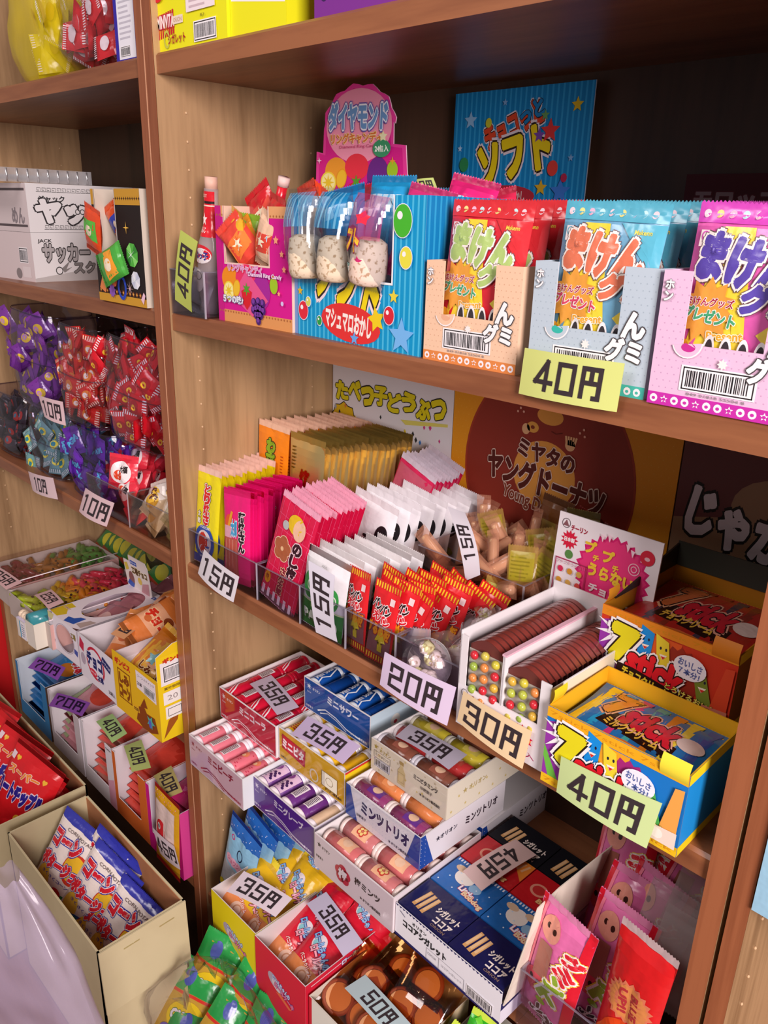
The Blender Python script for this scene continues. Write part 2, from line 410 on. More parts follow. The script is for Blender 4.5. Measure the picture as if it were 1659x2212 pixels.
# ---------------------------------------------------------------- top shelf
def w_vita(mb, w, h):
    p, q, t = faces(mb, w, .1, h); W, H = w * 1000, h * 1000
    p.rect(0, 0, W, H, 'ece81c'); q.rect(0, 0, 100, H, 'ece81c')
    return p, q
mb = Mb(); carton(mb, .156, .10, .12, 'ece81c', closed=True); p, q = w_vita(mb, .156, .12)
p.O = Vector((.009, 0, -.011))
for i in range(8): p.rect(9 + i * 4.6, 24 + i * .5, 3.1, 24, 'c81c30')
p.text('MINIVITA', 27, 41, 36, 13, 'fff4f0', .03, ('c81c30', .05)); p.ring(28, 23, 5, 8, 2.6, 'c8c850'); p.text('シガレット', 49, 22, 36, 10, 'b01c2c', .035)
p.rect(42, 36, 22, 8, 'f0dcc8'); p.text('ORION', 53, 40, 17, 4.5, 'c09070', 0); p.bars(85, 14, 44, 20, 4); p.rect(72, 44, 56, 34, 'f4e4e8'); p.lines(78, 46, 40, 22, 4, 'd0b8c0'); p.text('菓子', 104, 38.5, 9, 3, '605020', 0)
p.ell(15, 68, 10, 7, 'd81c30')
tag(mb.obj('snack_carton', loc=(-.001, .010, Z1)), 'yellow tablet-candy carton with striped red lettering and a barcode', 'box')
mb = Mb(); carton(mb, .094, .10, .12, 'f2ec18', closed=True); p, q = w_vita(mb, .094, .12)
p.poly([(2, 34), (92, 22), (92, 80), (2, 80)], 'f4f0f0'); p.text('2024.01/10', 48, 38, 66, 7, 'a8a0a0', .0); p.rect(8, 62, 60, 2, 'c8c0c0')
tag(mb.obj('snack_carton', loc=(.156, .014, Z1)), 'yellow carton with a white date-stamped label panel on the top shelf', 'box')
mb = Mb(); carton(mb, .115, .12, .14, '7a2f8c', closed=True); p, q, t = faces(mb, .115, .12, .14)
p.rect(0, 0, 115, 140, '7c3090')
for x, y, rx_, ry_, c in ((14, 26, 6, 12, 'f4b8c4'), (32, 30, 7, 10, 'c8c4ec'), (48, 34, 5, 11, 'dcd8f0'), (70, 40, 9, 12, 'a070d8'), (95, 44, 12, 9, 'e070a8')): p.ell(x, y, rx_ + 1.4, ry_ + 1.4, '3a1c58'); p.ell(x, y, rx_, ry_, c)
tag(mb.obj('snack_carton', loc=(.297, .010, Z1)), 'purple carton with pale oval drops on the top shelf', 'box')

def small_candy(i, col, stripe=None, w=.022, h=.034, ends=True):
    def art(p, W, H):
        if stripe:
            for k in range(int(W / 3)):
                for y in (1, H - 6): p.rect(1 + k * 3, y, 1.4, 5, 'f4eaea')
        p.ell(W / 2, H / 2, W * .3, H * .17, stripe or 'f0e8f4')
    return pouch('wrapped_sweet', w, h, .008, col, art, i, zig=False, nu=6, nv=6, cr=.004)
def scatter(proto, box, n, label, group, seed, flat=False, first=True, sc=(.9, 1.15)):
    """lays n packets in a heap inside box (x0,x1,y0,y1,z0,z1)"""
    q = random.Random(seed); x0, x1, y0, y1, z0, z1 = box; out = []
    for i in range(n):
        f = (i + .5) / n; lo = (z0 + (z1 - z0) * f, )
        loc = (q.uniform(x0, x1), q.uniform(y0, y1), lo[0] if not flat else z0 + (z1 - z0) * q.random())
        rot = (q.uniform(-.9, .5), q.uniform(-1.6, 1.6), q.uniform(-.8, .8))
        s = q.uniform(*sc)
        if i == 0 and first: o = proto; o.location = loc; o.rotation_euler = rot
        else: o = dup(proto, loc, rot, scale=(s, s, s))
        tag(o, label, 'candy', group); out.append(o)
    return out
def clear_bag(name, w, h, t, loc, label, rot=(0, 0, 0), seed=0, key='f4f2f6/c', cat='bag', ruff=.010):
    """soft clear plastic bag: a bulging body with a gathered, crumpled mouth"""
    mb = Mb()
    def fn(u, v):
        a = 2 * PI * u; e = min(1, .62 + .5 * math.sin(PI * min(1, v * 1.15)) ** .6) * (1 if v < .78 else 1 - (v - .78) * 1.5)
        n = noise.noise(Vector((math.cos(a) * 2 + seed, math.sin(a) * 2, v * 5)))
        n2 = noise.noise(Vector((math.cos(a) * 6 + seed, math.sin(a) * 6, v * 9)))
        r = 1 + .10 * n + .05 * n2
        k = abs(math.cos(a)) ** .7 * (1 if math.cos(a) > 0 else -1); l = abs(math.sin(a)) ** .7 * (1 if math.sin(a) > 0 else -1)
        return (w / 2 * k * e * r, t / 2 * l * e * r, v * h + ruff * n2 * (v > .8) * 2)
    mb.grid(fn, 36, 20, key); mb.add([fn(i / 36, 0) for i in range(36)], [tuple(range(36))], key)
    return tag(mb.obj(name, loc=loc, rot=rot), label, cat)
# yellow bag, clear bag of red sweets and blue carton on the top left shelf
o = clear_bag('sweets_bag', .17, .20, .09, (-.36, .055, Z1), 'yellow plastic bag bulging at the left end of the top shelf', seed=3, key='f0d818/t')
p_ = small_candy(5, 'e8d428', 'c8a018', .05, .07)
scatter(p_, (-.40, -.31, .03, .07, Z1 + .02, Z1 + .08), 7, 'yellow snack packet inside the yellow plastic bag', 'yellow packets in the top yellow bag', 4)
o = clear_bag('sweets_bag', .17, .17, .09, (-.19, .055, Z1), 'clear plastic bag of red and white striped sweets on the top shelf', seed=8)
p_ = small_candy(6, 'd83038', 'f0e0e4', .035, .045)
scatter(p_, (-.25, -.13, .02, .07, Z1 + .012, Z1 + .09), 26, 'red and white wrapped sweet in the clear bag on the top shelf', 'sweets in the top clear bag', 5)
mb = Mb(); carton(mb, .05, .10, .12, '3428a0', closed=True); p, q, t = faces(mb, .05, .1, .12)
p.rect(8, 2, 41, 68, 'eceaf2'); p.lines(12, 22, 33, 44, 8, 'c4c0cc'); p.bars(12, 4, 24, 12, 6)
tag(mb.obj('snack_carton', loc=(-.086, .010, Z1)), 'narrow blue carton with a white ingredients label beside the divider', 'box')

# ---------------------------------------------------------------- second shelf, left bookcase
def band(p, x, y, w, h, col='3a3836'):
    n = int(w / 9)
    for i in range(n):
        a = x + i * w / n; k = w / n
        l = p.lay; p.line([(a, y), (a + k * .9, y), (a + k * .9, y + h), (a + k * .2, y + h), (a + k * .2, y + h * .4), (a + k * .6, y + h * .4)], .9, col); p.lay = l
    p.lay += 1
def white_carton(z, h, art, label):
    w, d = .285, .235; mb = Mb(); carton(mb, w, d, h, 'e6e0e0', closed=True); p, q, t = faces(mb, w, d, h); p.O = Vector((w - .34, 0, 0))
    art(p, q, h * 1000); tag(mb.obj('snack_carton', loc=(-.484 - w, .016, z), rot=(0, 0, .08)), label, 'box')
def art_jack(p, q, H):
    p.rect(55, 0, 285, H, 'd8c8c8'); q.rect(0, 0, 235, H, 'ece8e8')
    p.bars(292, 30, 30, 26, 8); p.rect(300, 6, 28, 18, 'e0d4d4'); p.ell(285, 12, 10, 9, '8a8080')
    q.text('JACK', 24, H - 14, 26, 7, '2a2628', .03)
    q.text('サッカー', 62, H - 34, 88, 30, 'b4aeae', .05, ('3c3838', .045)); q.poly([(0, 0), (235, 0), (235, 40), (120, 22), (0, 6)], 'c4bebc')
    q.text('スクラッチ', 128, 22, 110, 20, '8c8684', .035, ('4a4644', .04)); q.ring(45, 18, 6, 6, 1.5, '3a3634'); q.poly([(50, 22), (66, 34), (58, 20), (70, 24), (54, 14)], '8c8684')
def art_yatter(p, q, H):
    p.rect(55, 0, 285, H, 'd4c6c6'); q.rect(0, 0, 235, H, 'eeeaea')
    p.rect(225, 8, 110, 4, '5a5052'); p.rect(225, H - 12, 110, 4, '5a5052'); p.text('めん', 305, 26, 44, 26, '8a8084', .04)
    band(q, 18, H - 13, 200, 6); band(q, 26, 5, 190, 6)
    q.text('ジャック', 44, H - 24, 48, 10, '2c2a2c', .03)
    q.text('ヤッター', 108, H / 2 - 5, 186, 38, 'f2eeee', .08, ('3a3638', .05)); q.ring(90, 34, 4, 4, 1.4, '3a3638'); q.ring(99, 34, 4, 4, 1.4, '3a3638')
    q.frame(160, 48, 66, 16, .7, '807a7a')
white_carton(Z2, .081, art_jack, 'white printed carton with grey lettering, bottom of the stack of two')
white_carton(Z2 + .0815, .078, art_yatter, 'white printed carton with black angular lettering, top of the stack of two')
tr = thing('plastic_tray', 'shallow silvery ribbed plastic tray on top of the white cartons', 'tray', (-.588, .062, Z2 + .1605), (0, 0, PI / 2 + .08))
mb = Mb()
def rib(u, v): 
    return ((u - .5) * .20, (v - .5) * .17, .010 + .0035 * math.sin(u * 2 * PI * 22) * (0.15 < v < .85) - .004 * (v < .04 or v > .96))
mb.grid(rib, 132, 16, 'c8c6c8/t'); mb.box(-.10, .10, -.087, -.085, 0, .022, 'd0ced0/t'); mb.box(.098, .10, -.085, .085, 0, .022, 'd0ced0/t'); mb.box(-.10, -.098, -.085, .085, 0, .022, 'd0ced0/t')
mb.obj('tray_body', tr)
for i in range(11):
    mb = Mb(); x = -.09 + i * .018; mb.tube([(x, -.0885, .001), (x, -.0885, .021)], .0016, 'f2f2f4/m', 6); mb.obj('rib', tr)
# dark jewel candy box
def gem(p, cx, cy, r, c1, c2, c3, n=8, kx=1):
    pts = [(cx + r * kx * math.cos(2 * PI * i / n + .3), cy + r * math.sin(2 * PI * i / n + .3)) for i in range(n)]
    p.poly(pts, c1); l = p.lay
    for i in range(0, n, 2): p.put([pts[i], pts[(i + 1) % n], (cx, cy)], [(0, 1, 2)], (c2, c3)[i // 2 % 2]); p.lay = l
    p.lay += 1; p.star(cx - r * .2, cy, r * .7, 'f4fff4', 6, .08)
mb = Mb(); carton(mb, .134, .15, .148, 'dccfbe', win=(10, 48, 66, 148)); p, q, t = faces(mb, .134, .15, .148)
W, H = 134, 148; p.hole = (10, 48, 66, 149)
p.rect(0, 0, W, H, '241c1a'); p.rect(0, 0, W, 11, 'd09a30'); p.rect(0, H - 20, W, 20, 'c89430'); l = p.lay
for i in range(14): p.star(7 + i * 9.3, 15, 4, '8a4820', 8, .6); p.star(7 + i * 9.3, 15, 2.2, 'f4b850', 4, .5); p.star(60 + i * 5.6, H - 12, 2.4, '4a2c18', 4, .5); p.lay = l
p.lay += 2; p.rect(8, 46, 60, 102, 'c8c0b8'); p.lay += 1
gem(p, 105, 66, 16, '58b848', '3a9038', '8ae070'); gem(p, 110, 34, 12, 'dfe2ee', 'c6cae0', 'f4f4fc'); gem(p, 48, 44, 24, 'c84c24', 'a83418', 'e07040', 9, .6); p.poly([(122, 10), (130, 20), (134, 16), (128, 4)], 'f0c8d8')
p.ring(72, 22, 10, 14, 5, '2a48b8'); p.star(16, 60, 9, 'f4f0f8', 8, .1); p.star(88, 48, 9, 'e8e4f8', 8, .1); p.star(94, 22, 10, 'f8c8c8', 8, .1); p.star(96, 100, 8, 'f4c050', 4, .16); p.poly([(8, 18), (18, 34), (30, 24), (24, 12)], 'e88850'); p.star(44, 16, 10, '8c58b8', 9, .7)
tag(mb.obj('candy_box', loc=(-.1725, .001, Z2)), 'black and gold jewel-ring candy box with an open window, beside the divider', 'box')
for i, (x, z, c, g2, rr) in enumerate(((-.150, .10, 'd84a24', '58b840', .3), (-.128, .112, 'e05828', '3048b8', -.5), (-.112, .088, '2840a8', 'd84028', .2), (-.135, .075, '4aa840', 'f0a030', 1.2), (-.108, .118, 'c83828', '2848b0', -.2), (-.085, .125, 'd88028', '1c1818', .9), (-.05, .128, 'c89030', 'e04028', -1.1))):
    def art(p, W, H, g2=g2): p.poly([(4, H * .4), (W - 3, H * .3), (W - 6, H * .75), (5, H * .7)], g2); p.ell(W * .5, H * .5, W * .2, H * .12, 'f4e4c8')
    o = pouch('ring_candy', .045, .062, .014, c, art, i, loc=(x, -.012 + .016 * (i % 3) + (.03 if z > .11 else 0), Z2 + z - .034), rot=(.1, rr, .2 * (i % 2)), cr=.005)
    tag(o, 'foil-wrapped ring candy spilling from the black jewel box window', 'candy', 'ring candies in the black jewel box')

# ---------------------------------------------------------------- second shelf, middle bookcase
def acrylic(w, d, h, loc, label, t=.0016, key='eceaf0/c', dv=(), rot=0, name='acrylic_tray'):
    mb = Mb()
    for b in ((0, w, 0, t, 0, h), (0, w, d - t, d, 0, h), (0, t, t, d - t, 0, h), (w - t, w, t, d - t, 0, h), (t, w - t, t, d - t, 0, t)): mb.box(*b, key)
    l = .0011
    mb.box(0, w, -.0001, t, h - l, h, 'a8a4b4/t'); mb.box(0, t, 0, d, h - l, h, 'a8a4b4/t'); mb.box(w - t, w, 0, d, h - l, h, 'a8a4b4/t')
    mb.box(w - t, w + .0001, -.0002, t, 0, h, 'e8e4f0/t')
    for x in dv: mb.box(x, x + t, t, d - t, 0, h, key)
    return tag(mb.obj(name, loc=loc, rot=(0, 0, rot)), label, 'tray')
acrylic(.077, .10, .055, (.023, .002, Z2), 'small clear acrylic tray at the left end holding a red bottle-shaped candy')
# bottle shaped soda candy pack
bt = thing('candy_bottle_pack', 'tall red bottle-shaped candy pack standing in the clear tray', 'candy', (.058, .04, Z2 + .003), (0.03, .10, 0))
mb = Mb(); prof = [(.017, 0), (.018, .01), (.018, .06), (.016, .085), (.010, .105), (.0085, .13), (.0088, .147)]
mb.tube([(0, 0, z) for r, z in prof], .01, 'd8c8cc/t', 18, rad=[r for r, z in prof])
def cyl(x, y, d): 
    z = y; r = next((a[0] + (b[0] - a[0]) * (z - a[1]) / (b[1] - a[1]) for a, b in zip(prof, prof[1:]) if a[1] <= z <= b[1]), .009)
    a = x / .017; return Vector((math.sin(a) * (r + d), -math.cos(a) * (r + d), z))
p = Pr(mb, (0, 0, 0), (1, 0, 0), (0, 0, 1), surf=cyl, suf='/b'); p.rect(-24, 92, 48, 52, 'd81c2c'); p.rect(-24, 130, 48, 3, '2a1c1c'); p.rect(-24, 127, 48, 1.5, 'e8d0c0'); p.star(0, 112, 8, 'f8e8e4', 5, .4)
p.text('りんじ', 0, 100, 12, 7, 'f8e8e4', .03); p.text('LUCKY', 0, 139, 14, 4, 'f4b8b0', .02); p.ell(0, 72, 17, 11, 'd82838'); p.ell(2, 70, 14, 9, 'f8f0f4'); p.text('ねっ子', 2, 70, 20, 9, '3a3890', .05); p.ell(-2, 40, 9, 14, 'ece4e4'); p.ring(-2, 46, 6, 5, .8, '6a6468')
mb.obj('bottle_film', bt)
mb = Mb(); mb.tube([(0, 0, .146), (0, 0, .160)], .0078, 'e4b8a4', 14); mb.obj('cap', bt)
for i, (x, z, r) in enumerate(((.045, .004, .3), (.078, .006, -.4), (.07, .01, .9))):
    o = pouch('silver_packet', .04, .05, .012, 'b4b4c0', None, i, loc=(x, .02 + i * .02, Z2 + z), rot=(-.2, r, .2), suf='/m'); tag(o, 'crumpled silver film packet inside the small clear tray', 'packet', 'silver packets in the small tray')

# pink jewel ring candy box with a tall header card
def fruit(p, kind, x, y, s):
    if kind == 'lemon': p.ell(x, y, s * .7, s, 'e8a020', rot=-.3); p.ell(x, y, s * .6, s * .88, 'f0c030', rot=-.3)
    if kind == 'slice': p.ell(x, y, s, s, 'f0d840'); p.ell(x, y, s * .85, s * .85, 'f8f0a0'); p.star(x, y, s * .8, 'e8c830', 8, .35)
    if kind == 'berry':
        p.poly([(x - s * .8, y + s * .6), (x - s * .5, y - s * .5), (x, y - s), (x + s * .5, y - s * .5), (x + s * .8, y + s * .6), (x, y + s * .9)], 'd8202c'); p.star(x, y + s * .8, s * .6, '58a030', 6, .4)
    if kind == 'grape':
        l = p.lay
        for dx, dy in ((-.6, .5), (0, .6), (.6, .5), (-.3, 0), (.3, 0), (-.65, -.1), (.65, -.1), (0, -.5), (0, .1), (-.3, -.5), (.3, -.5), (0, -.95)): p.ell(x + dx * s, y + dy * s, s * .34, s * .34, '4a2070'); p.lay = l + 1; p.ell(x + dx * s - 1, y + dy * s + 1, s * .2, s * .2, '7840a0'); p.lay = l
        p.lay += 2
    if kind == 'lime': p.ell(x, y, s * .8, s, 'a0c828'); p.star(x, y + s, s * .5, 'e8a030', 4, .3)
bx = thing('candy_box', 'magenta fruit ring-candy box with an arched header card behind', 'box', (.110, .015, Z2))
mb = Mb(); w, d, h = .142, .15, .130; carton(mb, w, d, h, 'e8c8b0', win=(18, 68, 102, 130)); p, q, t = faces(mb, w, d, h); p.hole = (18, 68, 102, 131)
p.rect(0, 0, 142, 130, 'd81890'); p.rect(0, 0, 142, 14, 'e09a5c'); p.rect(0, 118, 142, 12, 'e8a870'); p.rect(0, 0, 12, 130, 'c81c84'); l = p.lay
for i in range(26): p.ell(4 + i * 5.4, 12, 1.2, 1.2, 'b06a3c'); p.lay = l; p.ell(4 + i * 5.4, 120, 1.2, 1.2, 'b06a3c'); p.lay = l
p.lay += 1; p.rect(16, 66, 88, 64, 'f0d0c0')
p.ell(26, 50, 16, 14, 'f09020'); p.ell(60, 52, 22, 16, 'e83468'); p.ell(88, 40, 16, 20, 'a82898'); p.poly([(30, 30), (60, 62), (100, 30), (70, 10)], 'e85890')
fruit(p, 'slice', 24, 36, 11); fruit(p, 'lemon', 40, 40, 10); fruit(p, 'berry', 60, 30, 13); fruit(p, 'grape', 82, 20, 14); fruit(p, 'lime', 112, 48, 9)
p.text('リングキャンディ', 58, 63, 66, 9, 'd890c8', .04, ('f4c8dc', .05)); p.text('Diamond Ring Candy', 96, 57, 62, 6, 'f8e0f0', .03, ('a02898', .05)); p.text('５つの味♪', 34, 27, 40, 9, 'f4f0f8', .04, ('7890b0', .05))
for x, y, r in ((118, 96, 5), (128, 82, 4), (122, 40, 3), (132, 66, 4)): p.star(x, y, r, 'f8a880', 5, .5)
p.ell(128, 30, 2.5, 2.5, 'd8c8f4'); p.text('ダイヤ', 84, 90, 40, 22, '58a0d8', .06, ('e8f4fc', .06), .2)
mb.obj('carton', bx)
mb = Mb(); c0 = (-.020, .150, .150 - .01)
pts = [(0, 0), (150, 0), (142, 86), (124, 92), (118, 118), (106, 132), (92, 138), (78, 134), (60, 138), (46, 130), (34, 124), (26, 104), (12, 92), (6, 70)]
# header: rectangle at the bottom, scalloped dome above
hd = [(-2, 0), (134, 0), (128, 74), (112, 76), (112, 98)] + [(64 + 50 * math.cos(a) * (1 + .03 * math.sin(12 * a)), 96 + 42 * math.sin(a) * (1 + .04 * math.sin(12 * a))) for a in [PI * i / 24 for i in range(25)]] + [(12, 70), (2, 72)]
hv = [(x / 1000, .0, y / 1000) for x, y in hd]
mb.add(hv + [(x, .0012, z) for x, y, z in hv], [tuple(range(len(hv))), tuple(range(2 * len(hv) - 1, len(hv) - 1, -1))] + [(i, (i + 1) % len(hv), len(hv) + (i + 1) % len(hv), len(hv) + i) for i in range(len(hv))], 'f0c8d8')
p = Pr(mb, (0, 0, 0), (1, 0, 0), (0, 0, 1)); p.poly(hd, 'e83c9c'); p.poly([(64 + (x - 64) * .93, 4 + (y - 4) * .965) for x, y in hd], 'd81c8c')
p.poly([(64 + 46 * math.cos(a), 96 + 38 * math.sin(a)) for a in [2 * PI * i / 30 for i in range(30)]], 'f49cb8')
p.ell(32, 50, 17, 15, 'f0a030'); p.ell(62, 54, 17, 14, 'e83448'); p.ell(92, 44, 15, 20, '6a2888')
fruit(p, 'slice', 20, 38, 12); fruit(p, 'lemon', 40, 42, 11); fruit(p, 'berry', 62, 28, 13); fruit(p, 'grape', 90, 26, 15); fruit(p, 'lime', 112, 50, 9)
p.text('ダイヤモンド', 64, 106, 82, 27, '6c9cd0', .06, ('f0f4fc', .05), -.04, ('6858b0', .09)); p.text('リングキャンディ', 62, 84, 72, 11, 'd87838', .04, ('f8e0a8', .05)); p.text('Diamond Ring Candy', 66, 75, 54, 4, 'c83070', .0)
p.ell(98, 72, 12, 9, '3a9868'); p.text('24個入', 98, 72, 18, 7, 'f4fff4', .04); p.star(100, 84, 6, 'f0f0c0', 5, .5); p.star(8, 62, 4, 'f8d0e8', 4, .3); p.ell(16, 18, 5, 6, '50b8e0'); p.ell(32, 14, 3, 3, 'f0e8f8'); p.ring(122, 18, 6, 6, 1.2, 'e8e0e8'); p.star(118, 36, 4, 'f4d8e8')
hc_ = mb.obj('header_card', bx, (.006, .149, .121), (.02, 0, .0)); hc_.scale = (1.23, 1, 1.05)
for i, (x, y, z, c, c2, rr, w_) in enumerate(((.132, .02, .07, 'f0b830', '70b040', .25, .04), (.150, .035, .062, 'f0a028', 'f8e070', -.5, .042), (.168, .02, .07, 'e04838', 'f08038', -.7, .04), (.178, .045, .085, 'd82430', 'e83858', .2, .05), (.150, .06, .10, 'd01c28', 'e05040', -.5, .05), (.205, .06, .10, 'e04a28', 'd01c30', .6, .05), (.235, .05, .098, 'd8341c', 'e86030', -.2, .05), (.19, .012, .07, 'e8c0a0', 'e04838', .4, .035), (.128, .035, .064, '88b838', 'f0d040', .1, .035))):
    def art(p, W, H, c2=c2): p.poly([(3, H * .25), (W - 4, H * .35), (W - 3, H * .7), (5, H * .62)], c2); p.star(W * .5, H * .5, W * .2, 'f8f0d0', 5, .5)
    o = pouch('ring_candy', w_, .062, .018, c, art, i + 20, loc=(x, y + .012, Z2 + z - .004), rot=(.1, rr, .3 * (i % 3 - 1)), cr=.006)
    tag(o, 'fruit ring candy in bright film showing above the magenta box', 'candy', 'ring candies in the magenta box')
mb = Mb(); mb.tube([(0, 0, 0), (.004, 0, .03)], .006, 'd81c30/b', 10); mb.tube([(.004, 0, .03), (.005, 0, .04)], .007, 'e8c8c0', 10)
tag(mb.obj('candy_stick', loc=(.150, .075, Z2 + .125), rot=(0, .25, 0)), 'small red candy tube with a pale cap poking out of the magenta box', 'candy')

# blue striped marshmallow box with raised back lid
def stripes(p, W, H, c1, c2, x0=0, y0=0):
    p.rect(x0, y0, W, H, c1); l = p.lay; n = int(W / 7)
    for i in range(n): p.rect(x0 + i * W / n + 3, y0, 2.4, H, c2); p.lay = l
    p.lay += 1
bx = thing('candy_box', 'large blue striped marshmallow candy box with a window of bagged marshmallows', 'box', (.249, .019, Z2), (0, 0, -.03))
mb = Mb(); w, d, h = .198, .246, .142; carton(mb, w, d, h, 'c8d0dc', win=(14, 64, 156, 142)); p, q, t = faces(mb, w, d, h)
W, H = 198, 142; p.hole = (14, 64, 156, 143); stripes(p, W, H, '0c96cc', '4cbce4'); stripes(q, 246, 142, '0a7cb8', '2c9cd0'); p.rect(0, 0, 9, H, '7090c8')
p.text('ソフト', 92, 64, 96, 62, 'f0d818', .06, ('2a2220', .035), -.28, ('f0dce4', .085))
p.ell(96, 20, 46, 19, 'e03434', rot=-.08); p.text('マシュマロおかし', 93, 21, 72, 20, 'f8f0e8', .045, None, -.08); p.star(136, 28, 13, 'f0d020', 5, .5, 1.8)
p.rect(12, 62, 146, 80, 'f4f0f0')
for x, y, r, c in ((20, 86, 9, 'e0b828'), (14, 46, 5, 'e0b828'), (160, 52, 7, 'e8d440'), (172, 16, 18, '78b8f0'), (104, 6, 7, '68a8e8'), (14, 124, 4, 'c0b8e0')): p.star(x, y, r, c)
for x, y, rx_, c in ((20, 26, 8, 'e02c3c'), (48, 18, 4, '28a048'), (170, 120, 12, '48b830'), (176, 88, 8, 'e8e048'), (30, 36, 4, 'd8d860'), (156, 34, 7, 'd82838')): p.ell(x, y, rx_ + .8, rx_ * 1.2 + .8, 'e8e8f4'); p.ell(x, y, rx_, rx_ * 1.2, c); p.ell(x - rx_ * .3, y + rx_ * .4, rx_ * .3, rx_ * .3, 'f4f4f4')
mb.obj('carton', bx)
mb = Mb(); mb.box(0, .191, 0, .0015, 0, .122, 'b0b8c8'); p = Pr(mb, (0, 0, 0), (1, 0, 0), (0, 0, 1)); stripes(p, 191, 122, '0c80c0', '2c9cd8')
p.text('チョコっと', 88, 84, 82, 26, 'd84828', .06, ('2a1818', .03), .36, ('e4d8e0', .07)); p.text('っと', 113, 97, 32, 18, '1c80c0', .06, ('20182a', .03), .36); p.text('ソフト', 92, 52, 98, 44, 'e8d018', .07, ('2a1c18', .035), .24, ('e4d8e0', .08))
p.ell(84, 9, 42, 12, 'b02838'); p.text('マシュマロおかし', 84, 9, 56, 11, 'd8c0c0', .04)
for x, y, r, c in ((26, 92, 10, '90c0e8'), (172, 100, 8, 'd8b828'), (140, 76, 13, 'd83838'), (126, 72, 8, '7a48a8'), (132, 92, 6, '68a060'), (12, 62, 4, 'a8d0f0'), (170, 48, 4, '80b0e0'), (134, 18, 9, 'd0a828'), (160, 14, 14, '3c78d0'), (76, 108, 4, '80b0e0')): p.star(x, y, r, c)
for x, y, r, c in ((54, 88, 4.5, 'c8c838'), (20, 44, 7, '2c8850'), (26, 16, 3.5, 'c84848'), (148, 38, 7, 'd84038'), (164, 28, 4, 'b02850')): p.ell(x, y, r, r * 1.15, c)
mb.obj('header_card', bx, (.0, .244, .140), (.0, 0, .03))
for i, (x, c, pk) in enumerate(((.281, '1c9cd4', 0), (.325, '189cd8', 0), (.372, 'd03878', 1))):
    b = thing('marshmallow_bag', ('clear bag with a pale marshmallow, left in the blue box window', 'clear blue-topped bag with a marshmallow, middle of the blue box window', 'pink strawberry marshmallow bag, right in the blue box window')[i], 'bag', (x, .028 - .016, Z2 + .056), (0, .08 * (i - 1) + .03, 0))
    mb = Mb(); mb.tube([(0, 0, z) for z in (.004, .006, .012, .030, .044, .048)], .02, 'e4d0b4/w' if not pk else 'f0d4c0/w', 20, rad=[.012, .0165, .0185, .0185, .0165, .010]); mb.obj('marshmallow', b)
    def art(p, W, H, c=c, pk=pk):
        if not pk:
            p.rect(3, H * .60, W - 6, H * .36, c + '/t')
            for k in range(8): p.rect(4 + k * 5, H * .60, 1.6, H * .36, '8cd4f0/t')
        else:
            p.rect(2, H * .52, W - 4, H * .42, c + '/t'); p.text('ソフト', W * .3, H * .50, 30, 20, 'f0b830/b', .06, ('a02858/b', .05)); p.star(W * .6, H * .72, 7, 'd82840/b', 5, .6); p.rect(4, H * .12, 24, 12, '28a8a8/b'); p.text('おかし', 16, H * .12 + 6, 20, 9, 'e8f4f4/b', .03); p.star(28, H * .3, 5, 'd83878/b')
    pouch('film', .048, .092, .040, 'ecf0f4', art, i + 3, None, b, (0, 0, 0), (0, 0, 0), suf='/c', cr=.006)
for i, (x, y, c) in enumerate(((.29, .06, '1488c8'), (.335, .07, '2098d0'), (.38, .06, 'd83880'), (.30, .11, 'e02848'), (.35, .12, '1890c8'), (.40, .10, 'e02878'), (.42, .15, 'e03058'))):
    o = pouch('marshmallow_bag', .055, .09, .03, c, lambda p, W, H: stripes(p, W - 10, 14, 'c8e8f8', '70c0e8', 5, H - 34), i, loc=(x, y, Z2 + .064 + .01 * (i % 2)), rot=(-.2, .2 * (i % 3 - 1), .2), cr=.006); tag(o, 'marshmallow snack bag standing behind the window of the blue box', 'bag', 'marshmallow bags inside the blue box')
price('40円', (.305, .14, 1.384), (.336, .14, 1.386), (.344, .14, 1.372), (.313, .14, 1.371), 'c8d87c', 'small green price card half hidden behind the blue and magenta boxes')

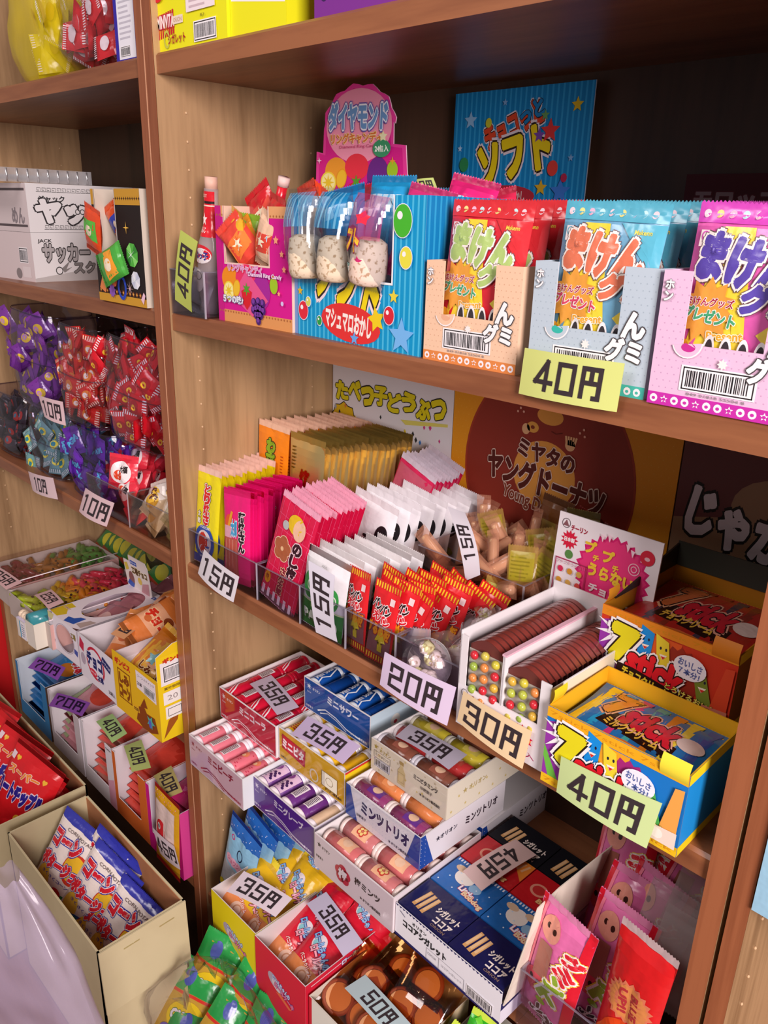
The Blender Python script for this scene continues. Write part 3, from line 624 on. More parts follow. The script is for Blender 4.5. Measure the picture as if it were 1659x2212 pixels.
# three gummy boxes
def gummy(loc, w, h, c, edge, band_c, bag, bag2, tcol, who, rot=0, d=.13, fruitc='e8b090'):
    bx = thing('gummy_box', f'{who} gummy box with a cut-out front and barcode', 'box', loc, (0, 0, rot))
    mb = Mb(); W, H = w * 1000, h * 1000; hl = (W * .2, H * .48, W * .74, H); carton(mb, w, d, h, c, win=hl); p, q, t = faces(mb, w, d, h); p.hole = (W * .2, H * .48, W * .74, H + 1)
    p.rect(0, 0, W, H, c); l = p.lay
    for i in range(int(W / 5)):
        for j in range(int(H / 5)): p.ell(3 + i * 5 + (j % 2) * 2.5, 3 + j * 5, .55, .55, edge, 5); p.lay = l
    p.lay += 1; p.rect(0, 0, W, 9, band_c); l = p.lay
    for i in range(int(W / 8)):
        (p.star if i % 3 == 1 else lambda a, b, r, c2: p.ell(a, b, r, r, c2, 12))(5 + i * 8, 4.5, 3, 'f4ecf0'); p.lay = l + 1; p.ell(5 + i * 8, 4.3, 1.4, 1.2, band_c, 8); p.lay = l
    p.lay += 2; p.bars(W * .22, 13, W * .52, 18, 5 + int(W)); p.text('849 01818 55504 8', W * .48, 11.2, W * .4, 2, '8a8084', 0)
    p.text('ん', W * .86, H * .56, W * .17, H * .20, 'f8f4f4', .06, ('4a4648', .04)); p.text('グミ', W * .80, H * .36, W * .28, H * .18, 'f8f4f4', .06, ('4a4648', .04)); p.ell(W * .24, H * .5, W * .11, W * .11, 'f8f0f0'); p.ell(W * .24, H * .5, W * .10, W * .10, c); p.ell(W * .25, H * .46, W * .05, W * .03, fruitc)
    p.vtext('ホン', W * .05 + 1, H - 6, 7, 'f8f4f4', .04, ('8a8488', .04)); p.star(W * .5, H * .37, 4, 'f4ece8', 8, .6)
    mb.obj('carton', bx)
    def art(p, W2, H2):
        p.rect(0, H2 - 13, W2, 13, bag2); l = p.lay
        for i in range(int(W2 / 9)): p.ell(6 + i * 9, H2 - 7, 2.6, 2.8, ('f4d8e0', 'f0e490', 'f0b8d0', 'c8f0f0')[i % 4], 12); p.lay = l
        p.lay += 1; p.poly([(W2 * .25, H2 - 15), (W2 * .5, H2 - 15), (W2 * .66, 0), (W2 * .1, 0)], 'f4d840'); p.poly([(W2 * .6, H2 - 14), (W2, H2 - 14), (W2, H2 * .55)], bag2); p.poly([(W2 * .7, H2 * .3), (W2, H2 * .5), (W2, H2 * .1)], 'f0d850')
        p.rect(5, H2 - 29, 8, 11, 'f4e4e4'); p.ring(9, H2 - 22, 2.4, 3, .8, bag2); p.text('Makenn', W2 * .82, H2 - 20, 14, 3.5, 'f0d850', .02)
        p.text('まけん', W2 * .5, H2 - 38, W2 * .78, 30, tcol, .08, ('f4ece4', .05), -.12, ('6a4a50', .07)); p.text('グミ', W2 * .74, H2 - 62, W2 * .40, 20, tcol, .08, ('f4ece4', .05), -.2, ('6a4a50', .07))
        p.star(W2 * .26, H2 * .40, W2 * .26, 'e8a040', 11, .7); p.text('まけんグッズ', W2 * .28, H2 * .45, W2 * .42, 6, 'b02840', .03, ('f8f0f0', .05)); p.text('プレゼント', W2 * .30, H2 * .37, W2 * .46, 9, '48a878' if who != 'silver-blue' else 'd84868', .05, ('f4f4e8', .05), -.1); p.text('Present', W2 * .46, H2 * .27, W2 * .3, 6, 'f0a830', .03, ('f8f4d8', .05), .1)
        for i in range(4): p.ell(W2 * (.35 + .14 * i), H2 * .15, W2 * .055, H2 * .12, 'f0ecec'); p.ell(W2 * (.35 + .14 * i), H2 * .145, W2 * .040, H2 * .10, '3a3438')
        p.ell(W2 * .12, H2 * .16, 6, 8, 'f0a830'); p.ell(W2 * .9, H2 * .2, 8, 11, 'e04048')
    pb = None
    for i in range(4):
        lc = Vector(loc) + Matrix.Rotation(rot, 3, 'Z') @ Vector((w * .47 + (.002 * i), .011 + i * .024, .020 + .001 * i)); rt = (-.10, .03 - .01 * i, rot)
        if pb is None: pb = pouch('gummy_bag', w * .84, .118, .016, bag, art, 3, bag2, None, lc, rt)
        else: pb2 = dup(pb, lc, rt)
        tag(pb if i == 0 else pb2, f'{who} box gummy bag, the front one in the cut-out' if i == 0 else f'gummy bag standing behind the front bag in the {who} box', 'bag', f'gummy bags in the {who} box')
gummy((.453, .010, Z2), .106, .088, 'f0c8a8', 'd8a888', 'e08848', 'd82838', 'd83038', 'b0cc78', 'orange-peach', 0)
gummy((.572, .008, Z2), .107, .094, 'bccbd6', 'a8b8c4', '48b8a8', '70a8c8', '58b0c8', 'e07858', 'silver-blue', 0, fruitc='38b8a8')
gummy((.684, .004, Z2), .104, .094, 'e8c0dc', 'd0a4c8', 'c830a8', 'e060b0', 'd048b8', '5a48a8', 'lilac-pink', 0, fruitc='c83090')
tc_ = Mb()
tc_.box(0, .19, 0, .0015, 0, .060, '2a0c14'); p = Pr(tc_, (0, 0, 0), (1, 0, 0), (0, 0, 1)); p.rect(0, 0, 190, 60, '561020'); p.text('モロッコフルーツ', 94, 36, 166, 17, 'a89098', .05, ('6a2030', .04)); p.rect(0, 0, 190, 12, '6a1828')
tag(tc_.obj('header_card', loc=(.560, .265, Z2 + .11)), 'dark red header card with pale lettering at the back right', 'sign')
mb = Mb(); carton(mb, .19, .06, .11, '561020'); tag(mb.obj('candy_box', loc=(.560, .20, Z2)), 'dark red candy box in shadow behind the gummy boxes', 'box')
price('40円', (.576, -.004, 1.249), (.666, -.004, 1.249), (.664, -.004, 1.212), (.573, -.004, 1.211), 'd4dc82', 'yellow-green price card on the edge of the shelf below the gummy boxes')
price('40円', (.043, -.006, 1.241), (.065, -.006, 1.324), (.100, -.006, 1.312), (.079, -.006, 1.229), 'bcc860', 'green price card standing on end against the small clear tray')

# ---------------------------------------------------------------- third shelf, middle bookcase: posters behind
def board(name, w, h, art, loc, label, rot=(0, 0, 0), cat='sign', edge='e8e4e0', t=.002):
    mb = Mb(); mb.box(0, w, 0, t, 0, h, edge); art(Pr(mb, (0, 0, 0), (1, 0, 0), (0, 0, 1)), w * 1000, h * 1000)
    return tag(mb.obj(name, loc=loc, rot=rot), label, cat)
def art_anim(p, W, H):
    p.rect(0, 0, W, H, 'f0eef2'); q = random.Random(3)
    for cx, cy, r, c in ((26, 172, 30, 'e8c020'), (118, 140, 24, 'c82838'), (226, 120, 26, 'c8284c')): p.star(cx, cy, r * 1.06, '2a2420', 9, .86); p.star(cx, cy, r, c, 9, .86)
    l = p.lay
    for i in range(60):
        x, y = q.uniform(6, W - 6), q.uniform(30, H - 98); c = q.choice(('d84890', '58a070', '3880d0', 'f0d840', 'b0b0b8', '3c3c40', 'e08040')); s = q.uniform(3, 5)
        p.poly([(x, y - s), (x + s * .6, y), (x, y + s), (x - s * .6, y)], c); p.lay = l
    p.lay += 1; T = 'たべっ子どうぶつ'
    for i, ch in enumerate(T): l = p.lay; p.text(ch, 22 + i * 28.5, H - 78 + (3 if i % 2 else -2), 26, 27, 'e8dc20', .07, ('22201c', .035), -.06 * (i % 3 - 1)); p.lay = l
    p.lay += 3
    p.poly([(160, H - 108), (240, H - 96), (240, H - 92), (150, H - 102)], 'e8e070')
board('poster_board', .247, .300, art_anim, (.0205, .277, Z3), 'white snack poster with yellow outlined lettering and confetti diamonds')
def art_donut(p, W, H):
    p.rect(0, 0, W, H, 'eea024'); l = p.lay
    for i in range(int(W / 9)):
        for j in range(int(H / 9)): p.ell(4 + i * 9 + (j % 2) * 4.5, 4 + j * 9, .6, .6, 'f4b850', 5); p.lay = l
    p.lay += 1; cx, cy = 152, 172
    p.ell(cx, cy, 127, 140, 'a8402c', 60); p.ell(cx, cy, 124, 137, '96382a', 60); p.ell(cx, cy + 2, 46, 44, 'eea84c', 40); p.ell(cx + 2, cy + 78, 19, 11, 'eea84c'); l = p.lay
    p.ell(cx - 22, cy + 60, 9, 7, 'eeb050'); p.lay = l; p.ell(cx - 32, cy + 56, 6, 7, 'f0c08c'); p.lay = l + 1; p.ell(cx - 22, cy + 60, 3, 2.4, '8a3a24'); p.ell(cx + 34, cy + 48, 7, 7, 'f0c08c')
    for i in range(5): p.line([(cx + 29 + i * 2.6, cy + 48), (cx + 27 + i * 3.8, cy + 59)], 2.6, 'f0c08c'); p.lay = l + 2
    p.lay += 3
    p.line([(cx + 6, cy + 60), (cx + 13, cy + 58), (cx + 22, cy + 61)], 1.2, '6a2418')
    for x, y in ((-46, 76), (-42, 81), (-37, 77), (46, 66), (51, 71), (53, 63)): p.ell(cx + x, cy + y, 1.6, 1.6, 'f0b8a0', 8)
    O = ('f0d8c8', .035)
    p.text('ミヤタの', cx + 2, cy + 29, 84, 24, '5c241c', .05, O, -.10)
    p.text('ヤングドーナツ', cx + 1, cy - 6, 176, 38, '5c241c', .055, ('f0d8c8', .03), -.09, None)
    p.text('Young Doughnut', cx - 2, cy - 40, 116, 22, '8a4430', .03, ('f0d8c8', .035), -.14)
board('poster_board', .325, .285, art_donut, (.269, .277, Z3), 'orange doughnut poster board with a big brown circle and outlined lettering', edge='c88020')
def art_jaga(p, W, H):
    p.rect(0, 0, W, H, '6a3c3c'); p.poly([(0, 0), (W, 0), (W, 150), (80, 190), (0, 170)], '96785c'); p.poly([(0, 0), (W, 0), (W, 110), (0, 130)], '586058'); p.ell(110, 200, 50, 36, '9a7c60')
    p.text('じゃが', 72, 178, 112, 58, 'd8d4dc', .06, ('1c1a18', .05), -.14)
board('poster_board', .193, .270, art_jaga, (.596, .276, Z3), 'dark poster board with white brush lettering in the shade at the right', edge='3c3430')

# ---- clear trays along the front edge
for i, (x, w) in enumerate(((.020, .161), (.1825, .0865), (.270, .082), (.354, .079), (.4345, .094))):
    acrylic(w, .105, .052, (x, .008, Z3), ('widest clear acrylic tray, holding yellow and pink snack packs at the left end', 'clear acrylic tray holding the pink fruit-print packs', 'clear acrylic tray holding the green and white packs', 'clear acrylic tray holding the red grilled-squid packs', 'clear acrylic tray holding round sugar-candy cups')[i])
def stack(proto_fn, x, y0, dy, n, z, lean, label1, label2, group, yaw=0, jit=.004, rx_=-.12, dx=0, dz=0, cat='snack packet', seed=1):
    q = random.Random(seed); o0 = None
    for i in range(n):
        loc = (x + dx * i + q.uniform(-jit, jit) * .4, y0 + dy * i, z + dz * i + q.uniform(0, jit)); rot = (rx_ + q.uniform(-.02, .02), lean + q.uniform(-.015, .015), yaw + q.uniform(-.03, .03))
        if o0 is None: o0 = proto_fn(); o = o0; o.location = loc; o.rotation_euler = rot
        else: o = dup(o0, loc, rot)
        tag(o, label1 if i == 0 else label2, cat, group)
    return o0
def a_yel(p, W, H):
    p.rect(0, 0, W, 12, '2848a0'); p.vtext('とり焼さん', W * .5, H - 22, 15, 'd82028', .07, ('f8f0e8', .05), ('2a1818', .08), .95); p.vtext('太郎', W * .2, H - 62, 9, 'f4f0e0', .04, ('2a2018', .06))
    p.ell(W * .46, 32, 25, 25, '2a50a8'); p.ell(W * .46, 32, 18, 18, 'e4d8d8'); p.ell(W * .42, 32, 11, 15, 'd83424'); p.text('TORIYAKI', W * .5, 54, 26, 4, 'e8ecf8', .02); p.text('SAN TARO', W * .5, 11, 26, 4, 'e8ecf8', .02)
stack(lambda: pouch('snack_packet', .058, .138, .005, 'f0e018', a_yel, 1, 'f4c8b8'), .051, .014, .0105, 11, Z3 + .002, -.02, 'yellow snack packet with red vertical lettering, front of the leftmost row', 'yellow snack packet behind the front one in the leftmost row', 'yellow packets in the widest tray', rx_=-.14)
def a_pink(p, W, H):
    p.rect(4, 8, W * .52, 52, 'c05848'); l = p.lay
    for i in range(4): p.line([(6 + i * 8, 10), (8 + i * 8, 58)], 1, 'e0a090'); p.lay = l
    p.lay += 1; p.ell(16, H - 46, 10, 12, 'e85828'); p.line([(12, H - 56), (22, H - 30)], 5, 'f0a828'); p.rect(4, 60, 18, 16, 'e8a8b8'); p.vtext('蒲焼さん', W * .74, H - 28, 14, '2a1820', .07, ('f8e8ec', .05), None, .98); p.text('太郎', W * .46, 74, 14, 22, '40a0d0', .06, ('f0f4f8', .05))
stack(lambda: pouch('snack_packet', .060, .126, .006, 'f01878', a_pink, 2), .128, .013, .0062, 17, Z3 + .002, -.10, 'hot pink snack packet with black vertical lettering, front of its row in the widest tray', 'hot pink snack packet in the tight row of the widest tray', 'hot pink packets in the widest tray', rx_=-.10, seed=2)
def a_noshi(p, W, H):
    l = p.lay
    for i in range(7): p.rect(2, 12 + i * 18, W - 4, .6, 'f05888'); p.lay = l; p.rect(5 + i * 10, 4, .6, H - 10, 'f05888'); p.lay = l
    p.lay += 1
    for i in range(6): p.rect(3 + i * 11, 3, 5, 13, 'f4d8e4')
    for a in range(5): l = p.lay; p.ell(W * .34 + 9 * math.cos(a * 1.257 + .3), H * .53 + 9 * math.sin(a * 1.257 + .3), 9, 9, 'f4d0b0'); p.lay = l + 1; p.ell(W * .34 + 9 * math.cos(a * 1.257 + .3), H * .53 + 9 * math.sin(a * 1.257 + .3), 8, 8, 'b0603c'); p.lay = l
    p.lay += 3; p.ell(W * .34, H * .53, 3, 3, 'f0c090'); p.ell(W * .14, 30, 6, 9, 'f0a020'); p.text('梅味', W * .14, 30, 6, 9, '903020', .03)
    p.vtext('のし梅', W * .72, H - 50, 17, '3a1420', .07, ('f8d8e0', .05), None, 1.0); p.vtext('さん太郎', W * .52, H - 92, 11, '8a2038', .06, ('f4c8a0', .05), None, .9)
    p.ell(W * .55, H - 30, 15, 13, 'e8c020'); p.ell(W * .66, H - 34, 11, 14, 'f0c0a0'); p.ell(W * .3, H - 38, 6, 6, 'b8b8b8')
stack(lambda: pouch('snack_packet', .070, .150, .005, 'd81848', a_noshi, 3, 'f0a8c0'), .216, .012, .0070, 12, Z3 + .002, .24, 'crimson plum-print snack packet leaning in the second clear tray, front one', 'crimson snack packet leaning in the row of the second clear tray', 'crimson packets in the second tray', rx_=-.10, seed=3)
def a_green(p, W, H):
    p.rect(0, 0, W, H * .36, '2c8c38'); p.rect(0, H * .34, W, 2, 'd8e8b0'); p.ell(W * .22, H * .55, 13, 17, '38a048'); p.ell(W * .78, H * .5, 10, 14, '38a048'); p.ring(W * .24, H * .55, 5, 6, 1.6, 'e8f4e0'); p.ring(W * .8, H * .5, 4, 5, 1.6, 'e8f4e0')
    p.text('PAN', W * .35, 16, 34, 13, 'e8f4e0', .06, ('2c7030', .04)); p.text('MELON', W * .5, 31, 30, 6, 'c8e890', .03); p.ell(W * .8, 16, 9, 9, 'f0f4ea')
    p.text('メロンパン', W * .5, H - 16, 12, 3, '3a3838', .0)
stack(lambda: pouch('bread_packet', .080, .100, .014, 'f0eef0', a_green, 4, 'e8e4e4'), .303, .012, .0145, 7, Z3 + .002, .06, 'green and white melon bread packet, front of the third clear tray', 'white-topped melon bread packet lined up in the third clear tray', 'melon bread packets in the third tray', rx_=-.10, dx=.005, seed=4)
def a_red(p, W, H):
    l = p.lay
    for i in range(int(W / 4)): p.rect(2 + i * 4, H - 8, 1.8, 7, 'f0c030'); p.lay = l; p.rect(2 + i * 4, 1, 1.8, 6, 'f0c030'); p.lay = l
    p.lay += 1; p.rect(2, 9, W - 4, H * .40, '8a5a5c'); p.text('バンバン', W * .45, H - 28, W * .72, 12, '2a1414', .06, ('f8ecec', .06), -.3); p.text('大バン', W * .5, H - 41, W * .66, 11, 'd82030', .06, ('f8ecec', .06), -.3)
    p.text('するめ板', W * .48, H - 55, W * .88, 14, 'f0a020', .07, ('b01c1c', .06), -.1); p.poly([(W * .5, 14), (W * .5, 26), (W * .38, 26), (W * .58, 42), (W * .8, 26), (W * .68, 26), (W * .68, 14)], 'd8c830'); p.rect(W * .72, H - 22, 7, 8, 'f0d8d8')
sq = pouch('squid_snack_packet', .040, .094, .008, 'dc2028', a_red, 5, 'd82828')
for i in range(19):
    c_, r_ = i % 3, i // 3
    loc = (.358 + .026 * c_ + .012 * (r_ % 2) + .0095 * r_ * .8, .016 + .0135 * r_ + .003 * c_, Z3 + .003 + .002 * (i % 4)); rot = (-.12 - .03 * (i % 3), .03 + .08 * (i % 5 - 1) + .04 * r_, .2 * (i % 3 - 1) * .5)
    if c_ == 1 and r_ == 0: loc = (.398, .014, Z3 + .002)
    o = sq if i == 0 else dup(sq, loc, rot); o.location = loc; o.rotation_euler = rot
    tag(o, 'red grilled-squid snack packet with orange lettering in the fourth clear tray', 'snack packet', 'squid packets in the fourth tray')
# ---- second row, standing higher at the back
def riser(x, w, y, d, h, label):
    mb = Mb(); mb.box(0, w, 0, d, h - .003, h, 'eceaf0/c'); mb.box(0, .003, 0, d, 0, h - .003, 'eceaf0/c'); mb.box(w - .003, w, 0, d, 0, h - .003, 'eceaf0/c')
    return tag(mb.obj('display_riser', loc=(x, y, Z3)), label, 'stand')
riser(.022, .47, .116, .156, .040, 'clear acrylic riser under the back row of snack packets'); ZR = Z3 + .0402
def a_was(p, W, H):
    p.rect(0, 0, W, H * .3, 'e87018'); p.vtext('わさびさん', W * .46, H - 22, 21, '88b020', .09, ('2a1c14', .05), None, .92); p.text('太郎', W * .25, H * .38, 11, 18, 'd83020', .05, ('f8e8d0', .05)); p.lines(W * .8, 20, 6, 90, 20, 'c05010')
stack(lambda: pouch('snack_packet', .074, .150, .006, 'f88c18', a_was, 6, 'f0c4a8'), .060, .121, .0105, 13, ZR, .02, 'orange snack packet with green brush lettering, front of the back row', 'orange snack packet in the back row behind the yellow ones', 'orange packets in the back row', rx_=-.06, seed=6, dx=.003)
def a_gold(p, W, H):
    p.vtext('焼肉さん', W * .52, H - 46, 22, 'c82818', .08, ('d8a838', .03), None, .95); p.text('太郎', W * .24, H * .30, 12, 22, '2a1c10', .05, ('e8d8a8', .05)); p.rect(4, 12, 24, 30, 'd8a0a0'); p.lines(8, H - 50, 9, 34, 7, '907018')
stack(lambda: pouch('snack_packet', .074, .150, .010, 'f0d890', a_gold, 7, 'c8b060', suf='/m'), .1385, .120, .0078, 16, ZR, .03, 'gold foil snack packet with red lettering, front of the gold row', 'gold foil snack packet lined up in the gold row', 'gold packets in the back row', rx_=-.06, seed=7, dx=.0032)
def a_p2(p, W, H): p.rect(2, H * .5, W - 4, H * .4, 'c85870'); p.text('うめ', W * .5, H * .5, 30, 14, 'f4d8e0', .05)
stack(lambda: pouch('snack_packet', .068, .128, .006, 'd82458', a_p2, 8, 'd8ccd8'), .236, .195, .0080, 8, ZR + .004, .34, 'deep pink packet with a silvery crimped top, front of the slanting pink row', 'deep pink packet with a silvery crimped top, slanting behind the pandas', 'pink slanting packets at the back', rx_=-.06, seed=8)
def a_panda(p, W, H):
    p.ell(W * .16, H * .60, 10, 16, '201c20', rot=.2); p.ell(W * .80, H * .56, 10, 15, '201c20', rot=-.2); l = p.lay
    p.line([(W * .13, H * .64), (W * .22, H * .60), (W * .14, H * .57)], 1.5, 'f4f0f4'); p.lay = l; p.line([(W * .84, H * .60), (W * .75, H * .56), (W * .83, H * .52)], 1.5, 'f4f0f4')
    p.ell(W * .47, H * .46, 4, 2.5, '201c20'); p.line([(W * .34, H * .40), (W * .40, H * .37), (W * .47, H * .42), (W * .54, H * .36), (W * .61, H * .39)], 1.2, '3a3438'); p.ell(W * .8, H * .2, 10, 6, 'c8d860')
stack(lambda: pouch('bread_packet', .082, .096, .016, 'f2eef2', a_panda, 9, 'e8e2e6'), .262, .121, .0160, 8, ZR + .002, .13, 'white packet printed with a winking panda face, front of the panda row', 'white panda-face packet lined up behind the front panda', 'panda packets in the back row', rx_=-.08, seed=9, dx=.006)
acrylic(.160, .12, .055, (.345, .1335, Z3 + .0405), 'clear acrylic tray of loose caramel sticks on the riser', key='f0e4e0/c')
st = thing('stick_candy', None, 'candy'); mb = Mb(); mb.tube([(0, 0, .012), (0, 0, .014), (0, 0, .046), (0, 0, .048)], .005, 'e0b088/b', 12, rad=[.004, .0055, .0055, .004]); mb.obj('candy', st)
pouch('film', .020, .060, .012, 'e0a080', None, 11, None, st, (0, 0, 0), (0, 0, 0), False, 6, 8, .006, '/t')
qq = random.Random(21)
for i in range(44):
    loc = (qq.uniform(.372, .485), qq.uniform(.142, .235), Z3 + .050 + .042 * i / 44); rot = (qq.uniform(-1.2, .2), qq.uniform(-1.3, 1.3), qq.uniform(-.8, .8))
    o = st if i == 0 else dup(st, loc, rot); o.location = loc; o.rotation_euler = rot
    tag(o, 'small caramel-coloured stick candy in film, loose in the tray on the riser', 'candy', 'caramel sticks in the back tray')
def a_yp(p, W, H): p.rect(3, H * .55, W - 6, H * .38, 'd8d028'); p.lines(5, H * .58, W - 10, H * .3, 6, '8a8018')
yp = pouch('mochi_packet', .036, .088, .010, 'c8a050', a_yp, 12, suf='/t')
for i, (x, y, z, rr) in enumerate(((.440, .116, .004, .35), (.470, .114, .006, .1), (.47, .16, .04, .5), (.49, .15, .04, -.1), (.43, .20, .055, -.4), (.48, .19, .05, .3), (.455, .21, .06, .6), (.495, .20, .05, -.3))):
    loc = (x, y, Z3 + z); rot = (-.25, rr, .3); o = yp if i == 0 else dup(yp, loc, rot); o.location = loc; o.rotation_euler = rot
    tag(o, 'yellow-labelled clear packet leaning beside the tall standing price card', 'snack packet', 'yellow-labelled packets in the back row')
for i, (x, y, c) in enumerate(((.488, .235, '8a2820'), (.452, .245, '7a4a20'), (.515, .23, '6a5a20'))):
    o = pouch('snack_packet', .045, .10, .012, c, lambda p, W, H: p.rect(6, H * .4, W - 12, H * .3, 'a08a40'), i + 31, loc=(x, y, Z3 + .06), rot=(-.1, .3 - .2 * i, 0)); tag(o, ('brownish-red packet', 'brown packet', 'olive packet')[i] + ' in shadow before the doughnut poster', 'snack packet')
# round cups of sugar candy
def cup(x, y, z, lab, rot):
    b = thing('candy_cup', lab, 'candy cup', (x, y, z), rot)
    mb = Mb(); mb.tube([(0, 0, 0), (0, 0, .004), (0, 0, .008)], .02, 'f0eaec', 24, rad=[.020, .0255, .0268]); mb.obj('lid', b)
    mb = Mb(); mb.tube([(0, 0, .008), (0, 0, .022)], .02, 'f0eaec/c', 24, rad=[.0265, .0250]); mb.obj('cup_wall', b)
    q = random.Random(int(x * 1e4)); sg = None
    for i in range(18):
        a = q.uniform(0, 6.3); r = .019 * math.sqrt(q.random()); mb = Mb(); mb.ball((0, 0, 0), .0072, .0070, .0066, q.choice(('f4ecec/w', 'f0e4e4/w', 'e8e8b0/w')), 10, .35, i)
        o = mb.obj('sugar_star', b, (r * math.cos(a), r * math.sin(a), .0145 + .003 * q.random()))
cup(.478, .018, Z3 + .034, 'round clear cup of white sugar stars facing out of the fifth tray, the nearest one', (1.25, .15, .1))
cup(.500, .058, Z3 + .030, 'round clear cup of sugar stars lying behind the nearest cup', (.9, -.3, .6))
cup(.487, .09, Z3 + .045, 'round clear cup of sugar stars at the back of the fifth tray', (.5, .5, .2))
for i, (x, y, z, c, rr) in enumerate(((.447, .05, .01, 'e8c0b8', .4), (.508, .025, .004, 'e8d8dc', -.3), (.47, .085, .03, 'f0d0cc', .8), (.505, .088, .035, 'd8b0a0', -.6), (.512, .07, .01, 'e8b048', .2), (.452, .022, .006, 'e0d4dc', -.2))):
    o = pouch('sugar_candy_packet', .036, .05, .014, c, None, i, loc=(x, y, Z3 + z), rot=(-.3, rr, .3), suf='/t'); tag(o, 'see-through pinkish packet of sugar candy around the round cups', 'candy', 'sugar candy packets in the fifth tray')

# ---- button-chocolate box: two rows of blister cards
bx = thing('chocolate_box', 'white carton of fortune-telling button chocolates with a pink header card', 'box', (.533, -.006, Z3), (0, 0, -.02))
w, d, h = .106, .150, .112; mb = Mb(); IN = 'ece6e8'; T_ = .0012; W, H = 106, 112
for b in ((0, w, 0, T_, 0, .046), (0, .009, 0, T_, .046, .100), (.0515, .0545, 0, T_, .046, .098), (.095, w, 0, T_, .046, .092), (0, w, d - T_, d, 0, h), (0, T_, 0, d, 0, .104), (w - T_, w, 0, d, 0, .088), (.0522, .0538, 0, d, 0, .098), (0, w, 0, d, 0, .0012)): mb.box(*b, IN)
mb.box(.0505, .0555, -.0002, d, .0975, .0995, 'e8b8c8')
p, q, t = faces(mb, w, d, h); p.rect(.4, .4, W - .8, 45, 'efe9ee'); q.rect(0, 0, 150, 87, 'e8dcc0')
p.ring(9, 38, 4, 4, .7, '6a5a60'); p.text('チーリン', 26, 37, 16, 5, '8a1c38', .04); p.star(46, 16, 20, 'd81878', 16, .8); p.star(80, 26, 13, 'd81848', 13, .66); p.text('日本製', 80, 26, 15, 5, 'f8f0f0', .045); p.text('30入', 86, 10, 20, 6, 'b02860', .0)
p.ell(42, 28, 3, 3, 'd81878'); p.ell(60, 20, 4, 3, 'd81878')
mb.obj('carton', bx)
hc = Mb(); hc.box(0, .122, 0, .0015, 0, .098, 'f0e8ec'); p = Pr(hc, (0, 0, 0), (1, 0, 0), (0, 0, 1)); p.rect(0, 0, 122, 98, 'f2eaee')
p.star(72, 46, 44, 'd82070', 26, .88); p.star(72, 46, 40, 'e8387c', 26, .9); p.ring(10, 87, 5, 5, .8, '6a5a60'); p.poly([(6, 84), (14, 84), (10, 91)], '8a5a60'); p.text('チーリン', 27, 84, 20, 6, 'a81c38', .045); p.star(17, 70, 11, 'd82040', 13, .65); p.text('日本製', 17, 70, 13, 5, 'f8f0f0', .045)
p.ell(19, 54, 5, 5, '5a8c48'); p.ell(108, 78, 8, 8, 'd82840'); p.ell(108, 77, 3, 2, 'f0c0c8'); p.ring(96, 62, 6, 6, 1, 'f8c0d0'); p.ring(96, 62, 3, 3, 1, 'f8c0d0')
for x, y, s in ((44, 70, 13), (66, 66, 13)): p.text('プ', x, y, s, s, 'f0c838', .06)
p.text('チ', 52, 60, 7, 7, 'f0c838', .05); p.text('チ', 76, 56, 7, 7, 'f0c838', .05); p.text('うらない', 72, 46, 54, 14, 'f0c838', .06, None, -.05); p.text('チョコ', 66, 27, 34, 9, 'f8e8ec', .05, None, -.05)
p.frame(4, 2, 40, 46, 1.2, 'b02858'); p.text('プチプチうらない', 24, 44, 36, 4, 'c87890', .0)
for i in range(3):
    for j in range(3): p.ell(12 + i * 12, 36 - j * 13, 3.4, 3.4, ('d83058', 'd89830', 'd8a850', 'd85048')[(i + j) % 4])
for a in ((54, 88), (62, 90), (84, 86), (90, 82)): p.poly([(a[0], a[1]), (a[0] + 3, a[1] - 8), (a[0] + 5, a[1] - 1)], 'f8d8e4')
hc.obj('header_card', bx, (-.017, .165, .083), (-.08, 0, 0))
def blister(w=.0415):
    b = thing('chocolate_card', 'brown arched blister card of button chocolates', 'chocolate')
    mb = Mb(); n = 12; pr = [(0, 0), (w, 0)] + [(w * (1 - i / n), .086 + .012 * math.sin(PI * i / n * .9 + .15)) for i in range(n + 1)]
    vs = [(x, y, z) for y in (0, .0018) for x, z in pr]; N_ = len(pr)
    mb.add(vs, [tuple(range(N_)), tuple(range(2 * N_ - 1, N_ - 1, -1))], '6a3430'); mb.add(vs, [(i, (i + 1) % N_, N_ + (i + 1) % N_, N_ + i) for i in range(N_)], 'choco')
    mb.grid(lambda u, v: (w * u, -.0006 + .0064 * v, .0862 + .012 * math.sin(PI * (1 - u) * .9 + .15)), 10, 3, '8a3c34/b')
    mb.obj('card', b)
    return b
proto = blister(); fc = None
for col_ in range(2):
    for k in range(17):
        loc = (.533 + .0092 + .0455 * col_ - .0005 + k * .0002, -.001 + k * .0083, Z3 + .003 - (.008 if col_ else 0))
        o = proto if (col_ == 0 and k == 0) else dup(proto, loc); o.location = loc
        tag(o, None, 'chocolate', f'blister cards in the {"right" if col_ else "left"} row')
        o['label'] = f'brown-topped blister card of button chocolates at the front of the {"right" if col_ else "left"} row' if k == 0 else f'brown-topped blister card in the {"right" if col_ else "left"} row of the white carton'
        if k == 0: fc = (fc or []) + [o]
for col_, o in enumerate(fc):
    q = random.Random(5 + col_); pw = Mb(); pw.box(.0, .0415, -.0016, -.0006, .018, .084, 'e8e4d8/t'); pw.obj('film_window', o)
    for i in range(3):
        for j in range(5):
            s = Mb(); s.ball((0, 0, 0), .0046, .004, .0046, q.choice(('b0b848/b', 'c8bc40/b', '98b048/b', 'd0a840/b', 'c8b850/b', 'd88848/b', 'c82c38/b')), 12); s.obj('button_chocolate', o, (.008 + i * .0128, -.004, .030 + j * .0125 + .004 * (i % 2)))
